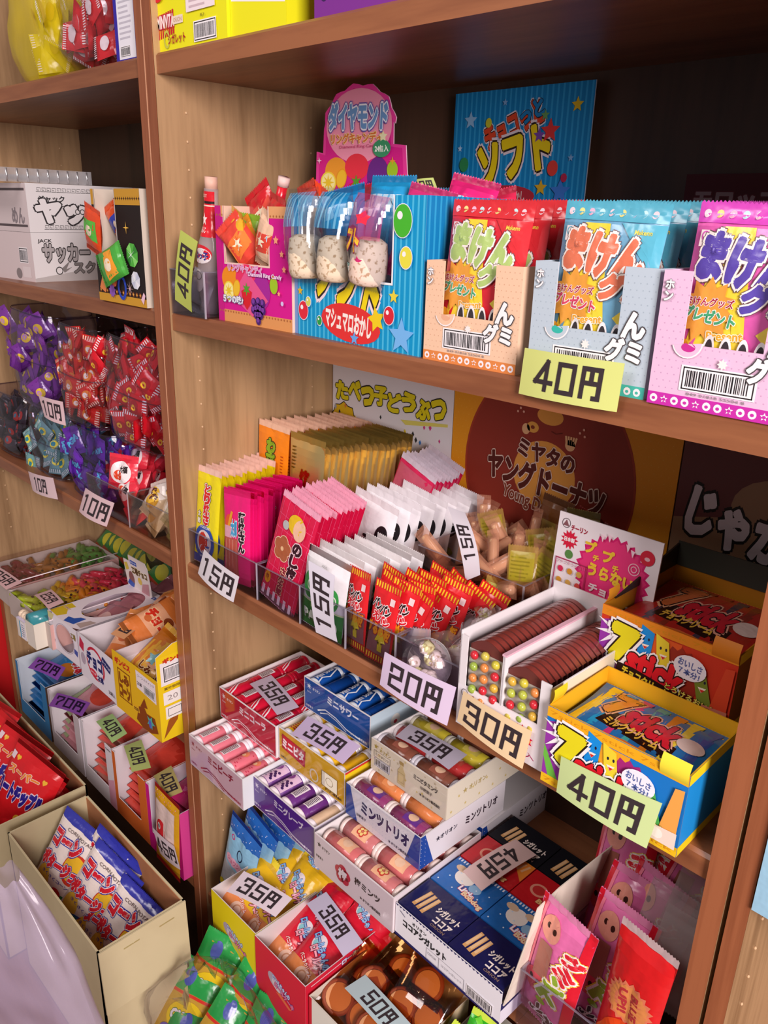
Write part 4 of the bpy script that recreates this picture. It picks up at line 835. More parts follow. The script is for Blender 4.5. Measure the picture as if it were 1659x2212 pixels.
# ---- seven-stick cream snack boxes
def stick7(loc, w, h, d, body, body2, orange, who, sub, dark, rot=0, lid=True, flap='f0d028'):
    bx = thing('snack_box', who, 'box', loc, (0, 0, rot)); W, H = w * 1000, h * 1000
    mb = Mb(); carton(mb, w, d, h, 'e8b020' if not dark else 'b87818', fl=.004); p, q, t = faces(mb, w, d, h)
    p.rect(0, 0, W, H, body); q.rect(0, 0, d * 1000, H, '1888d0' if not dark else 'a06018'); q.rect(0, 0, d * 1000, 9, 'f0c818'); q.rect(0, H - 10, d * 1000, 10, 'f0d020')
    p.poly([(0, 8), (W * .22, 8), (W * .1, H * .86), (0, H * .8)], '9838a8'); p.poly([(W * .05, 8), (W * .13, 8), (0, H * .5), (0, H * .34)], '70c048'); p.poly([(W * .1, H * .86), (W * .16, H * .3), (W * .24, H * .86)], 'd87098')
    p.poly([(W * .36, 8), (W * .5, 8), (W * .62, H * .86), (W * .3, H * .86)], orange); p.star(W * .62, H * .5, W * .2, 'a82878' if not dark else 'a03020', 18, .86)
    p.star(W * .15, H * .70, W * .19, 'f8f4f8', 11, .35)
    p.rect(0, 0, W, 9, 'f0c020' if not dark else 'e88820'); p.rect(0, H - 10, W, 10, 'f0b020' if not dark else 'e88c20')
    p.text('7stick 7stick 7stick', W * .5, H - 5, W * .95, 3.6, 'd89018', .0); p.text('7stick 7stick 7stick', W * .5, 4.5, W * .95, 3.6, 'd89018', .0)
    for x, y, c, a in ((.36, .70, '1890e0', .06), (.50, .66, 'f0d838', -.16), (.80, .46, '58b858' if not dark else '7a8c30', -.3)):
        X, Y = W * x, H * y; k = W * .05; dx = math.sin(a) * 18; pts = [(X - k - dx, Y - 20), (X + k - dx, Y - 20), (X + k + dx, Y + 14), (X - k + dx, Y + 19)]; p.poly(pts, c); l = p.lay
        for ex in (-.4, .4): p.ell(X + k * ex + dx * .2, Y + 6, 1, 1.6, '202038'); p.lay = l
        p.lay += 1; p.poly([(X - k * .6, Y), (X + k * .6, Y + .6), (X, Y - 5)], 'f8f0e0'); p.poly([(X - k * .3, Y - 1.6), (X + k * .4, Y - 1.4), (X, Y - 4.6)], 'd83028')
    p.poly([(W * .86, H * .2), (W * .98, H * .2), (W * .99, H * .82), (W * .93, H * .8)], 'f0a850' if not dark else 'd84828')
    p.text('7', W * .20, H * .60, W * .17, H * .42, 'e8dc20', .10, ('2a1c10', .03), -.1, ('f8f4f4', .08)); p.text('stick', W * .46, H * .43, W * .42, H * .36, 'e01c2c', .055, ('2a1014', .03), -.12, ('f8f4f4', .07))
    p.poly([(W * .17, H * .26), (W * .60, H * .12), (W * .70, H * .14), (W * .70, H * .26), (W * .3, H * .36), (W * .18, H * .36)], '2a1410'); p.text(sub, W * .40, H * .25, W * .36, H * .11, 'f0d838', .05, None, -.14)
    p.ell(W * .70, H * .64, W * .115, H * .15, 'f4f2fc'); p.text('おいしさ', W * .70, H * .68, W * .17, H * .09, '5868a8', .03, None, -.1); p.text('７本分！', W * .70, H * .58, W * .15, H * .08, '5868a8', .03, None, -.1)
    p.text('とろけるおいしさ', W * .76, H * .28, W * .42, H * .08, 'f0e060', .03, ('3a2818', .04), -.12)
    p.poly([(W * .80, 8), (W * .99, 8), (W * .99, H * .30), (W * .82, H * .28)], 'f0dccc' if not dark else 'c87860'); p.ell(W * .86, H * .2, 6, 5, 'f8f0e4' if not dark else '5a1418')
    mb.obj('carton', bx)
    fm = Mb()
    def flp(u, v): return (.004 + .018 * v, -.001 + .022 * u, h - .002 + .014 * math.sin(v * 1.5) * (1 - .4 * u))
    fm.grid(lambda u, v: (-.0005 + .004 * math.sin(v * 2.2), .002 + .020 * u, h - .001 + .016 * v), 5, 5, flap); fm.obj('left_flap', bx)
    fm = Mb(); fm.grid(lambda u, v: (w - .024 + .024 * u, .001 - .004 * math.sin(v * 3), h - .012 + .022 * v), 5, 6, 'f4e040' if not dark else 'd88020'); fm.obj('right_flap', bx)
    def art(p, W2, H2):
        p.rect(0, 0, W2, H2, '2870b0' if not dark else 'b02820'); l = p.lay
        for i, c in enumerate(('f0c828', '2898c8', 'd83878', '48a8a8', 'e88828', 'f0d040', '3858a8')): p.poly([(W2 * (.02 + .14 * i), 2), (W2 * (.10 + .14 * i), 2), (W2 * (.16 + .13 * i), H2 - 2), (W2 * (.07 + .13 * i), H2 - 2)], c if not dark else ('a83020', '4a3848', '8a2c20')[i % 3]); p.lay = l
        p.lay += 1; p.poly([(W2 * .2, H2 * .28), (W2 * .8, H2 * .18), (W2 * .8, H2 * .4), (W2 * .24, H2 * .52)], '2a1410'); p.text('7', W2 * .26, H2 * .68, W2 * .15, H2 * .40, 'e89030' if not dark else 'c86838', .10, ('2a1010', .03), -.1, ('e8a880', .07)); p.text('stick', W2 * .56, H2 * .54, W2 * .42, H2 * .36, 'c82030', .055, ('2a1014', .03), -.1, ('e8a890', .07))
        p.text(sub, W2 * .48, H2 * .32, W2 * .44, H2 * .12, 'e0b040', .05, None, -.08); p.ell(W2 * .52, H2 * .10, W2 * .2, H2 * .07, 'd86838'); p.ell(W2 * .86, H2 * .52, W2 * .1, H2 * .11, 'e0c8c0')
    pk = None; gi = 'milk' if not dark else 'chocolate'
    base = Vector(loc); n = 5
    for i in range(n):
        lc = (loc[0] + w * .50, loc[1] + .004, loc[2] + .012 + i * (h - .016) / n); rt = (-PI / 2 + .02, 0, rot)
        if pk is None: pk = pouch('stick_snack_packet', w * .94, d * .90, .011, '2868a8' if not dark else '8a2820', art, 3, 'd8a830'); o = pk
        else: o = dup(pk, lc)
        o.location = lc; o.rotation_euler = rt
        tag(o, f'flat {gi} cream stick snack packet on top in its box' if i == n - 1 else f'flat {gi} cream stick snack packet under the top one', 'snack packet', f'{gi} cream packets in their box')
    return bx
stick7((.643, -.016, Z3), .130, .078, .098, '1c78c8', '', 'f0a828', 'yellow and blue milk-cream stick snack box at the right front', 'ミルククリーム', False)
mb = Mb(); mb.box(0, .133, 0, .14, 0, .049, '3a3030'); tag(mb.obj('display_riser', loc=(.621, .098, Z3)), 'dark block raising the rear stick snack box', 'stand')
stick7((.621, .098, Z3 + .0495), .133, .081, .145, 'd03820', '', 'e86028', 'orange chocolate-cream stick snack box raised at the back right', 'チョコクリーム', True, flap='e89828')
mb = Mb()
mb.add([(.622, .115, Z3 + .131), (.622, .242, Z3 + .131), (.622, .242, Z3 + .156), (.624, .115, Z3 + .131), (.624, .242, Z3 + .131), (.624, .242, Z3 + .156)], [(0, 1, 2), (5, 4, 3), (0, 2, 5, 3), (1, 4, 5, 2), (0, 3, 4, 1)], '2c2620')
mb.box(.622, .752, .2405, .242, Z3 + .131, Z3 + .158, '3a3c34'); tag(mb.obj('box_lid', loc=(0, 0, 0)), 'dark raised cardboard lid behind the orange stick snack box', 'box lid')

price('15円', (.085, -.010, .918), (.171, -.014, .908), (.154, -.014, .865), (.064, -.010, .875), 'ece6ec', 'white price card in front of the yellow and hot pink packets', .005)
price('15円', (.312, -.004, .882), (.299, -.004, .970), (.344, -.004, .966), (.349, -.004, .884), 'e6e2ee', 'white price card standing on end in front of the green bread packets')
price('15円', (.434, .121, .954), (.401, .121, 1.036), (.427, .121, 1.036), (.455, .121, .969), 'ece8f0', 'tall white price card standing on end before the caramel stick tray', -.006)
price('20円', (.433, -.010, .910), (.533, -.010, .913), (.527, -.014, .867), (.428, -.012, .868), 'e4d0ea', 'lilac price card in front of the round sugar candy cups')
price('30円', (.545, -.013, .916), (.626, -.013, .912), (.621, -.015, .869), (.539, -.013, .879), 'f0d4a8', 'peach price card in front of the white button-chocolate carton', .003)
price('40円', (.664, -.0225, .911), (.757, -.0225, .918), (.752, -.026, .872), (.664, -.024, .874), 'cce09c', 'pale green price card in front of the milk-cream stick snack box', .003)

# ---------------------------------------------------------------- fourth shelf, middle bookcase: boxes of candy rolls
def roll_mesh(body, band, L=.049, r=.0128, art=None, end='f2e8ee', twist=False):
    b = thing('candy_roll', None, 'candy roll')
    mb = Mb()
    if twist: mb.tube([(0, 0, 0), (.006, 0, 0), (.007, 0, 0), (L - .007, 0, 0), (L - .006, 0, 0), (L, 0, 0)], r, body, 18, rad=[r * .72, r * .85, r, r, r * .85, r * .72])
    else: mb.tube([(0, 0, 0), (.0008, 0, 0), (L - .0008, 0, 0), (L, 0, 0)], r, body, 18, rad=[r * .93, r, r, r * .93])
    def sf(x, y, d): a = y / r; return Vector((x, -math.sin(a) * (r + d) * -1 * 1, math.cos(a) * (r + d)))
    p = Pr(mb, (0, 0, 0), (1, 0, 0), (0, 1, 0), surf=sf, suf='/b')
    if art: art(p, L * 1000, 26)
    mb.obj('wrapper', b)
    for x0, x1 in ((-.0012, .0055), (L - .0055, L + .0012)):
        mb = Mb(); mb.tube([(x0, 0, 0), (x0 + .001, 0, 0), (x1 - .001, 0, 0), (x1, 0, 0)], r, end, 18, rad=[r * .8, r * 1.0 if not twist else r * .9, r * 1.02 if not twist else r * .96, r * 1.0 if not twist else r * .8]); mb.obj('paper_end', b)
    return b
def a_cola(p, L, H): 
    p.line([(0, -9), (12, -4), (24, 4), (36, 2), (49, 9)], 2, 'f4e4e8'); p.line([(0, -5), (12, 1), (24, 8), (36, 5), (49, 13)], 1.2, 'f4e4e8')
def a_cola2(p, L, H): p.rect(10, -6, 26, 13, 'e8d8dc'); l = p.lay; [(p.rect(12 + i * 2.2, -4, 1.1, 9, '3a1c20'), setattr(p, 'lay', l)) for i in range(10)]; p.lay += 1
def a_sour(p, L, H): p.text('Mini Sour', 24, 3, 34, 9, 'e4ecf8', .03, None, .08); p.line([(2, -9), (14, -4), (26, -8), (46, -1)], 1.8, 'e4ecf8')
def a_peach(p, L, H):
    for i in range(9): l = p.lay; p.ell(8 + (i * 13) % 34, -8 + (i * 7) % 17, 1, 1.6, 'd04860', 8); p.lay = l
    p.lay += 1; p.ell(32, 2, 6, 6, 'e88860'); p.ell(30, 3, 3, 3, 'f4d0a0')
def a_peach2(p, L, H): p.rect(8, -5, 30, 11, 'f0e4e8'); l = p.lay; [(p.rect(10 + i * 2, -4, 1, 9, '4a2830'), setattr(p, 'lay', l)) for i in range(13)]; p.lay += 1
def a_vita(p, L, H): 
    l = p.lay; [(p.rect(9 + i * 4, -9, 2.4, 14, 'c82838'), setattr(p, 'lay', l)) for i in range(7)]; p.lay += 1; p.ring(38, -3, 4, 5, 2, 'c82838')
def a_grape(p, L, H):
    p.rect(6, -11, 37, 22, 'd8b8d4'); p.ell(36, 5, 6, 6, '803890')
    for i in range(7): l = p.lay; p.ell(12 + i * 2.6, -6 + (i % 3) * 2.6, 2.2, 2.2, '3c2058', 10); p.lay = l
    p.lay += 1; p.text('オリオン', 18, 4, 16, 4, '40285a', .04)
def a_grape2(p, L, H): p.rect(14, -6, 26, 12, 'ece4ee'); l = p.lay; [(p.rect(16 + i * 2.2, -4, 1.1, 8, '3a2a4a'), setattr(p, 'lay', l)) for i in range(10)]; p.lay += 1
def a_ume(p, L, H):
    p.rect(20, -9, 26, 19, 'f0b890'); l = p.lay
    for k in range(5): p.ell(33 + 4.4 * math.cos(k * 1.257), 4.4 * math.sin(k * 1.257) + 1, 3.6, 3.6, 'c83c34'); p.lay = l
    p.lay += 1; l = p.lay
    for k in range(5): p.ell(33 + 4 * math.cos(k * 1.257), 4 * math.sin(k * 1.257) + 1, 2.2, 2.2, 'f0d080'); p.lay = l
    p.lay += 1
def a_trio(c): 
    def f(p, L, H): p.rect(24, -9, 24, 18, c); p.ell(36, 0, 7, 6, 'e8c0a0')
    return f
def rollbox(loc, who, front, side, rolls, layout, lid=None, w=.140, d=.158, h=.053, rot=0, inner='e8e4e4', group='', rlabel=None, hd=0):
    """layout 'y': five across, three deep; 'x': two long, six deep"""
    b = thing('candy_roll_box', who, 'box', loc, (0, 0, rot)); mb = Mb(); carton(mb, w, d, h, inner, fl=h - .0285); p, q, t = faces(mb, w, d, h)
    front(p, w * 1000, h * 1000); side(q, d * 1000, h * 1000); mb.obj('carton', b)
    # creases of the cellophane wrap
    mb = Mb(); mb.grid(lambda u, v: (w * u, -.0012 + .0006 * math.sin(u * 9), h * v), 8, 3, 'f4f4f6/c'); mb.obj('cellophane', b)
    protos = [r() for r in rolls]; used = [False] * len(protos); k = 0; M_ = Matrix.Rotation(rot, 3, 'Z')
    seq = []
    if layout == 'y':
        for j in range(3):
            for i in range(5): seq.append((Vector((.0145 + i * .0276, .004 + j * .0505, h - .0145)), PI / 2, i + j))
    else:
        for j in range(5):
            for i in range(2): seq.append((Vector(((w - .133) / 2 + .0022 + i * .0650, .018 + j * .0300, h - .0135)), 0, (i + j) if len(rolls) == 3 else (i * 2 + j)))
    for c, a, n in seq:
        n = layoutpick(n, len(protos), c); lc = Vector(loc) + M_ @ c; rt = (R.uniform(-.3, .3), 0, rot + a)
        o = protos[n] if not used[n] else dup(protos[n], lc, rt); used[n] = True; o.location = lc; o.rotation_euler = rt if a == 0 else (0, 0, rot + a)
        tag(o, rlabel[n] if isinstance(rlabel, (list, tuple)) else rlabel, 'candy roll', group)
    for u, o in zip(used, protos):
        if not u:
            for ch in list(o.children): bpy.data.objects.remove(ch)
            bpy.data.objects.remove(o)
    return b
def layoutpick(n, m, c): return (n * 7 + int(c.x * 300)) % m
def swirl(p, W, H, c='f0e8ec', y=0): p.line([(W * .22, H * .18 + y), (W * .34, H * .34 + y), (W * .5, H * .30 + y), (W * .66, H * .16 + y), (W * .86, H * .12 + y)], 2.0, c); p.line([(W * .26, H * .14 + y), (W * .38, H * .27 + y), (W * .52, H * .22 + y), (W * .66, H * .08 + y)], 1.4, c)
def std(bg, name, ink, sw=True, cc='f4f0f2', nx=.60, nw=.46):
    def f(p, W, H):
        p.rect(0, 0, W, H, cc); p.rect(1.4, 1.4, W - 2.8, H - 2.8, bg); p.star(11, H - 12, 6, ink, 8, .3); p.text('オリオン', 27, H - 13, 16, 4.5, ink, .04); p.text('Orion', 11, H - 21, 9, 2.6, ink, .01)
        p.text(name, W * nx, H * .70, W * nw, H * .24, ink, .05); p.text('砂糖菓子', 12, 7, 16, 4, ink, .01); p.text('オリオン株式会社', W * .84, 7, W * .24, 4.2, ink, .03)
        if sw: swirl(p, W, H, ink)
    return f
def plainside(bg, extra=None):
    def f(p, W, H): 
        p.rect(0, 0, W, H, bg)
        if extra: extra(p, W, H)
    return f
def mascot_dots(p, W, H): p.ell(W * .3, H * .5, 9, 10, 'f0ece4'); p.ell(W * .3, H * .46, 3.4, 3, 'c83040'); p.lines(W * .55, H * .2, 20, H * .6, 4, 'c8d4dc')
SILVER = 'f2f0f2'
rollbox((.0456, .0294, .6165), 'red cola-tablet box under a price card, at the back left of the lower shelf', std('c81838', 'ミニコーラ', 'f8e8ec'), plainside('e8e4e6'),
        [lambda: roll_mesh('d01838/b', 0, art=a_cola, end='c81434/b'), lambda: roll_mesh('c41434/b', 0, art=a_cola2, end='c81434/b')], 'y', group='red rolls in the cola box', rlabel='red cola tablet roll with white swirls in the red box')
rollbox((.1757, .0893, .6710), 'blue sour-tablet box with silver-blue rolls, highest at the back of the lower shelf', std('1458a8', 'ミニサワー', 'f0f4fc'), plainside('c4d8e4', mascot_dots),
        [lambda: roll_mesh('1450a4/b', 0, art=a_sour, end='e0e8f0'), lambda: roll_mesh('0c3c84/b', 0, art=None, end='1c4c94/b')], 'y', w=.1385, d=.158, h=.052, group='blue rolls in the sour box', rlabel='blue sour tablet roll with white script in the blue box')
rollbox((.050, -.030, .5625), 'pale pink peach-tablet box at the left front of the lower shelf', std('ecc4ce', 'ミニピーチ', 'a83048'), plainside('e4e8ea', mascot_dots),
        [lambda: roll_mesh('e87888/b', 0, art=a_peach), lambda: roll_mesh('e88090/b', 0, art=a_peach2), lambda: roll_mesh('e87888/b', 0, art=a_peach)], 'y', rot=-.016, group='pink rolls in the peach box', rlabel='pink peach tablet roll with white ends in the pale pink box')
def f_vita(p, W, H):
    std('e8b414', ' ', '3a2818', False)(p, W, H); p.poly([(8, H * .42), (58, H * .30), (60, H * .80), (8, H * .86)], 'b81c30'); p.poly([(9, H * .44), (57, H * .33), (59, H * .78), (9, H * .84)], 'c82438'); p.text('ミニビタ', 33, H * .60, 46, 15, 'f8ecec', .06, None, -.04); p.ring(78, H * .28, 8, 9, 2.6, 'e8dcc0')
    p.rect(94, 10, 32, 24, 'f4ecd4'); p.frame(94, 10, 32, 24, .8, '6a5020'); p.ring(110, 22, 7, 6, .7, '8a7040')
def s_vita(p, W, H): p.rect(0, 0, W, H, 'eccc20'); p.rect(0, H - 3, W, 3, 'd03030'); p.rect(0, 0, W, 3, 'd03030'); p.star(26, H * .6, 7, '9a3020', 5, .45); p.text('オリオン', 62, H * .6, 44, 12, '9a2c20', .05)
rollbox((.1870, .0332, .6165), 'mustard yellow vitamin-tablet box with a red name panel, under a price card', f_vita, s_vita,
        [lambda: roll_mesh('e8b81c/b', 0, art=a_vita, end='f0ecf0/b'), lambda: roll_mesh('d8a418/b', 0, art=None, end='e8e0e0/b')], 'y', w=.1397, group='yellow rolls in the vitamin box', rlabel='yellow vitamin tablet roll in the mustard box')
def s_grape(p, W, H): 
    p.rect(0, 0, W, H, 'e8e0f0'); p.text('grape grape grape', W / 2, H * .8, W * .95, 7, '6a3898', .04)
rollbox((.187, -.014, .5625), 'purple grape-tablet box at the middle of the lower shelf edge', std('5a2898', 'ミニグレープ', 'f0e4f8'), s_grape,
        [lambda: roll_mesh('7a4898/b', 0, art=a_grape), lambda: roll_mesh('e0c0a0/b', 0, art=None), lambda: roll_mesh('6a3080/b', 0, art=a_grape2), lambda: roll_mesh('7a4898/b', 0, art=a_grape)], 'y', rot=-.03, d=.158, h=.0505, group='rolls in the grape box', rlabel='purple or cream grape tablet roll in the purple box')
def f_vm(p, W, H):
    p.rect(0, 0, W, H, 'ece0c8'); q = random.Random(4); l = p.lay
    for i in range(22): p.star(q.uniform(4, W - 4), q.uniform(4, H - 4), q.uniform(1.5, 3), q.choice(('d8c068', 'c8b898', 'e0cc88'))); p.lay = l
    p.lay += 1; p.star(9, H - 9, 4, 'b09838'); p.text('オリオン', 26, H - 11, 20, 5, 'b09838', .03); p.bars(6, 8, 30, 14, 9); p.frame(6, 22, 30, 10, .5, '6a6058'); p.text('ミニビタミンツ', 21, 27, 24, 4, '4a4038', .01)
    p.poly([(50, 6), (63, 6), (63, 26), (59, 32), (59, 36), (54, 36), (54, 32), (50, 26)], 'dcc690'); p.frame(51, 10, 11, 14, .6, 'b89c60'); p.rect(53, 36, 7, 5, 'b89c60')
    p.text('ミニビタミンツ', 98, 33, 40, 7, '2c2828', .03); p.text('砂糖菓子', 100, 23, 20, 5, '4a4040', .01); p.text('★ オリオン株式会社', 106, 13, 34, 4.6, '2c2828', .03)
def s_vm(p, W, H): p.rect(0, 0, W, H, 'e4dcc8'); l = p.lay; [(p.star(8 + i * 13, 8 + (i * 17) % 34, 2.6, 'd0bc78'), setattr(p, 'lay', l)) for i in range(12)]; p.lay += 1; p.text('★ オリオン', 50, H * .6, 44, 8, 'b8a468', .03)
TR = lambda c, end='e8dce0/b', k='': (lambda: roll_mesh(c + '/b', 0, L=.064, r=.0135, art=a_trio(k or 'f0d0b8'), end=end, twist=True))
rollbox((.3400, .0664, .6695), 'cream star-print vitamin-mint box with a drawn bottle, under a price card', f_vm, s_vm, [TR('7a4838', 'c8c4cc/b', '9a5a4a'), TR('b03030', 'd8d0d4/b', 'c05040'), TR('c8b838', 'd8d4c4/b', 'e0d060')], 'x', rot=-.02, w=.1330, h=.0465, group='rolls in the vitamin-mint box', rlabel='clear-wrapped vitamin mint roll in the cream star-print box')
def f_trio(p, W, H):
    p.rect(0, 0, W, H, 'e8e4ea'); l = p.lay
    for i in range(24):
        for j in range(9): p.ell(3 + i * 6, 3 + j * 6, .6, .6, 'c8c8e0', 5); p.lay = l
    p.lay += 1; p.poly([(0, 0), (22, 0), (8, H), (0, H)], '1c48a0'); p.poly([(W, 0), (W - 24, 0), (W - 9, H), (W, H)], '1c48a0'); p.text('ミンツトリオ', 72, H * .60, 84, 17, '28285c', .06, ('f4f4fa', .04)); p.text('砂糖菓子', 30, 12, 18, 4.5, '3a3858', .01); p.text('★ オリオン株式会社', 98, 9, 36, 4.6, '3a3858', .03)
def s_trio(p, W, H): p.rect(0, 0, W, H, 'e4e0e6'); p.poly([(0, 0), (24, 0), (8, H), (0, H)], '1c48a0'); p.text('★オリオン', 46, H * .62, 38, 7, '3a3848', .04); p.text('ミンツトリオ', 112, H * .55, 62, 12, '3a2c38', .04)
rollbox((.3355, .0274, .6165), 'white and blue mint-trio box with assorted rolls, below the cream box', f_trio, s_trio, [TR('8a3868', 'ecdcd8/b', '6a3890'), TR('d88048', 'ecdcd8/b', 'e09058'), TR('b82838', 'ecdcd8/b', 'd04848')], 'x', rot=-.02, w=.1330, h=.0475, group='rolls in the mint-trio box', rlabel='plum, orange or red mint roll in the white and blue box')
mb = Mb(); carton(mb, .138, .15, .0535, 'e8e4e4', closed=True); p, q, t = faces(mb, .138, .15, .0535); s_trio(q, 150, 53.5); f_trio(p, 138, 53.5)
tag(mb.obj('candy_roll_box', loc=(.3375, .136, .5625)), 'white mint box hidden under the white and blue mint-trio box', 'box')
def f_ume(p, W, H):
    p.rect(0, 0, W, H, 'ecdce0'); p.star(9, H - 13, 4, '3a3034'); p.text('オリオン', 22, H - 14, 15, 4.5, '3a3034', .04); p.text('砂糖菓子', 10, 20, 14, 4, '3a3034', .01); l = p.lay
    for k in range(5): p.ell(54 + 7 * math.cos(k * 1.257 + .3), H * .45 + 7 * math.sin(k * 1.257 + .3), 7.5, 7.5, 'c82848'); p.lay = l
    p.lay += 1; p.text('梅', 54, H * .45, 15, 15, 'f4e8ec', .06); p.text('梅ミンツ', 98, H * .60, 44, 11, '2c2828', .03); p.text('★ オリオン株式会社', 104, H * .24, 36, 4.6, '3a3034', .03)
rollbox((.3345, -.0245, .5625), 'pale pink plum-mint box with a crimson blossom mark, front of the lower shelf', f_ume, plainside('e8dce0'), [TR('c86868', 'ecd4cc/b', 'f0b890'), (lambda: roll_mesh('c07070/b', 0, L=.064, r=.0135, art=a_ume, end='ecd8d0/b', twist=True))], 'x', w=.142, d=.156, h=.0525, rot=-.01, group='rolls in the plum-mint box', rlabel='rosy plum mint roll with a blossom label in the pale pink box')

# cocoa-stick display carton, tall white flap on its right side
bx = thing('cocoa_stick_box', 'navy and white display carton of cocoa-stick packs with a tall white side flap', 'box', (.478, -.0235, .5625), (0, 0, -.02))
w, d, h = .155, .225, .030; mb = Mb(); carton(mb, w, d, h, 'e4dcd4'); mb.box(0, w, 0, .001, h, .046, 'e8e6ec')
q2 = Pr(mb, (0, 0, 0), (1, 0, 0), (0, 0, 1)); W, H = 155, 46; q2.rect(0, 0, W, H, 'eceaf0'); q2.rect(0, 0, W, 4, '20205c'); l = q2.lay
for i in range(30): q2.poly([(i * 5.2, H), (i * 5.2 + 2.6, H - 2.6), (i * 5.2 + 5.2, H)], '20205c'); q2.lay = l
q2.lay += 1; q2.text('オリオン', 38, H - 10, 22, 4.5, '28282c', .04); q2.text('ココアシガレット', 46, H - 19, 66, 10, '26262a', .055); q2.frame(50, 5, 56, 15, .5, '8a8890'); q2.rect(69, 5, .5, 15, '8a8890'); q2.text('COCOA', 59, 14, 13, 3.4, '8a8890', .0); q2.text('ココアシガレット', 88, 13, 30, 3.6, '8a8890', .0); q2.bars(110, 4, 36, 15, 12)
for x0 in (8,): q2.line([(x0, H - 5), (x0 + 8, H - 9)], 1, '20205c')
fr_, sd_, tp_ = faces(mb, w, d, h); sd_.rect(0, 0, 225, 30, 'e0dce8'); sd_.rect(0, 20, 225, 10, '28285c')
mb.obj('carton', bx)
mb = Mb(); prof = [(0, .0), (0.001, .026), (.012, .085), (.024, .122), (.06, .124), (.17, .116), (.224, .110), (.224, 0)]
def flp(y, z): return (w + .002 + .012 * math.sin(z * 14), y, h + z)
fa = [flp(y, z) for y, z in prof]; fb = [(x + .0012, y, z) for x, y, z in fa]; n = len(fa)
mb.add(fa + fb, [tuple(range(n)), tuple(range(2 * n - 1, n - 1, -1))] + [(i, (i + 1) % n, n + (i + 1) % n, n + i) for i in range(n)], 'e8dccc'); mb.obj('side_flap', bx)
def cpack(col, art):
    mb = Mb(); w_, d_, h_ = .0755, .0515, .016; mb.box(0, w_, 0, d_, 0, h_, col); p = Pr(mb, (0, 0, h_), (1, 0, 0), (0, 1, 0)); art(p, 75.5, 51.5); f = Pr(mb, (0, 0, 0), (1, 0, 0), (0, 0, 1)); f.rect(2, 2, 71, 12, col); return mb.obj('candy_pack')
def a_coc(p, W, H):
    for i in range(3): l = p.lay; x = 13 + i * 7; p.line([(x, 10 - i), (x + 4, 38 - i * 1)], 5, 'd8a468'); p.lay = l + 1; p.line([(x, 14 - i), (x + 3.6, 36)], 3.4, 'e8c090'); p.lay = l
    p.lay += 3; p.text('ココア', 56, 12, 24, 9, 'f0e4dc', .05, None, -.0); p.text('シガレット', 54, 25, 32, 10, 'f0e4dc', .055); p.text('ORION', 56, 4, 20, 3.6, '8a7068', .02)
def a_blue(p, W, H):
    l = p.lay; [(p.rect(2 + i * 4, H - 5, 2, 4, 'e8ecf8'), setattr(p, 'lay', l)) for i in range(18)]; p.lay += 1
    p.ell(28, 30, 13, 12, 'f4ece4'); p.ell(16, 38, 8, 5, 'e0c0a0'); p.ell(40, 40, 7, 5, 'e0c0a0'); p.ell(48, 24, 8, 7, '90b8d8'); l = p.lay
    for i in range(12): p.ell(6 + (i * 23) % 62, 6 + (i * 17) % 38, 1.1, 1.1, 'd8e8f8', 6); p.lay = l
    p.lay += 1; p.text('Little', 44, 14, 22, 8, 'f0f4fc', .05, ('d83848', .04), -.1); p.text('Bobdog', 56, 8, 30, 9, 'f0d8b0', .05, ('c83040', .04), -.1)
def a_redp(p, W, H):
    p.poly([(40, H), (75, H), (75, 20)], 'e88830'); l = p.lay; [(p.line([(54 + i * 6, 34), (58 + i * 6, 48)], 3, 'e8b080'), setattr(p, 'lay', l)) for i in range(3)]; p.lay += 1
    p.ell(22, 26, 11, 10, 'e89880'); p.ell(22, 26, 8, 7, 'c83030'); p.text('Bobdog', 46, 10, 34, 9, 'f0c080', .05, ('a01820', .05), -.1)
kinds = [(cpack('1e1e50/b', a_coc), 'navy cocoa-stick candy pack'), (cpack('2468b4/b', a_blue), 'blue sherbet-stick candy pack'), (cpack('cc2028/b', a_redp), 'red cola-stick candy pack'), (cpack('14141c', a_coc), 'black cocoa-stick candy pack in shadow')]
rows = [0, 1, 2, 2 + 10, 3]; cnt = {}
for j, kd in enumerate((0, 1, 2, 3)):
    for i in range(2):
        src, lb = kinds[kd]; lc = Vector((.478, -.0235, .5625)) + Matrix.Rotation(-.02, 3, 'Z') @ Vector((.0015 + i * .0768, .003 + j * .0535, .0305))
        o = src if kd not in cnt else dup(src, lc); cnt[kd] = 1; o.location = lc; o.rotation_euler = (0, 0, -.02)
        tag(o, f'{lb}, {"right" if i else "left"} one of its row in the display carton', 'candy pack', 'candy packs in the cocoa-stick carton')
price('45円', (.548, .151, .615), (.537, .058, .614), (.502, .066, .614), (.514, .155, .615), 'e0c0bc', 'pinkish price card lying upside down on the red packs of the cocoa carton')
price('35円', (.076, .104, .6735), (.173, .081, .6735), (.167, .046, .6735), (.074, .065, .6735), 'c8b8cc', 'lilac price card lying on the red cola-tablet box', .003)
price('35円', (.208, .069, .681), (.308, .077, .681), (.314, .040, .675), (.218, .031, .675), 'd0bcdc', 'lilac price card lying on the mustard vitamin-tablet box', .003)
price('35円', (.3565, .120, .7205), (.4495, .126, .7205), (.4525, .088, .7205), (.3620, .088, .7205), 'c4bccc', 'greyish price card lying on the cream vitamin-mint box', .003)

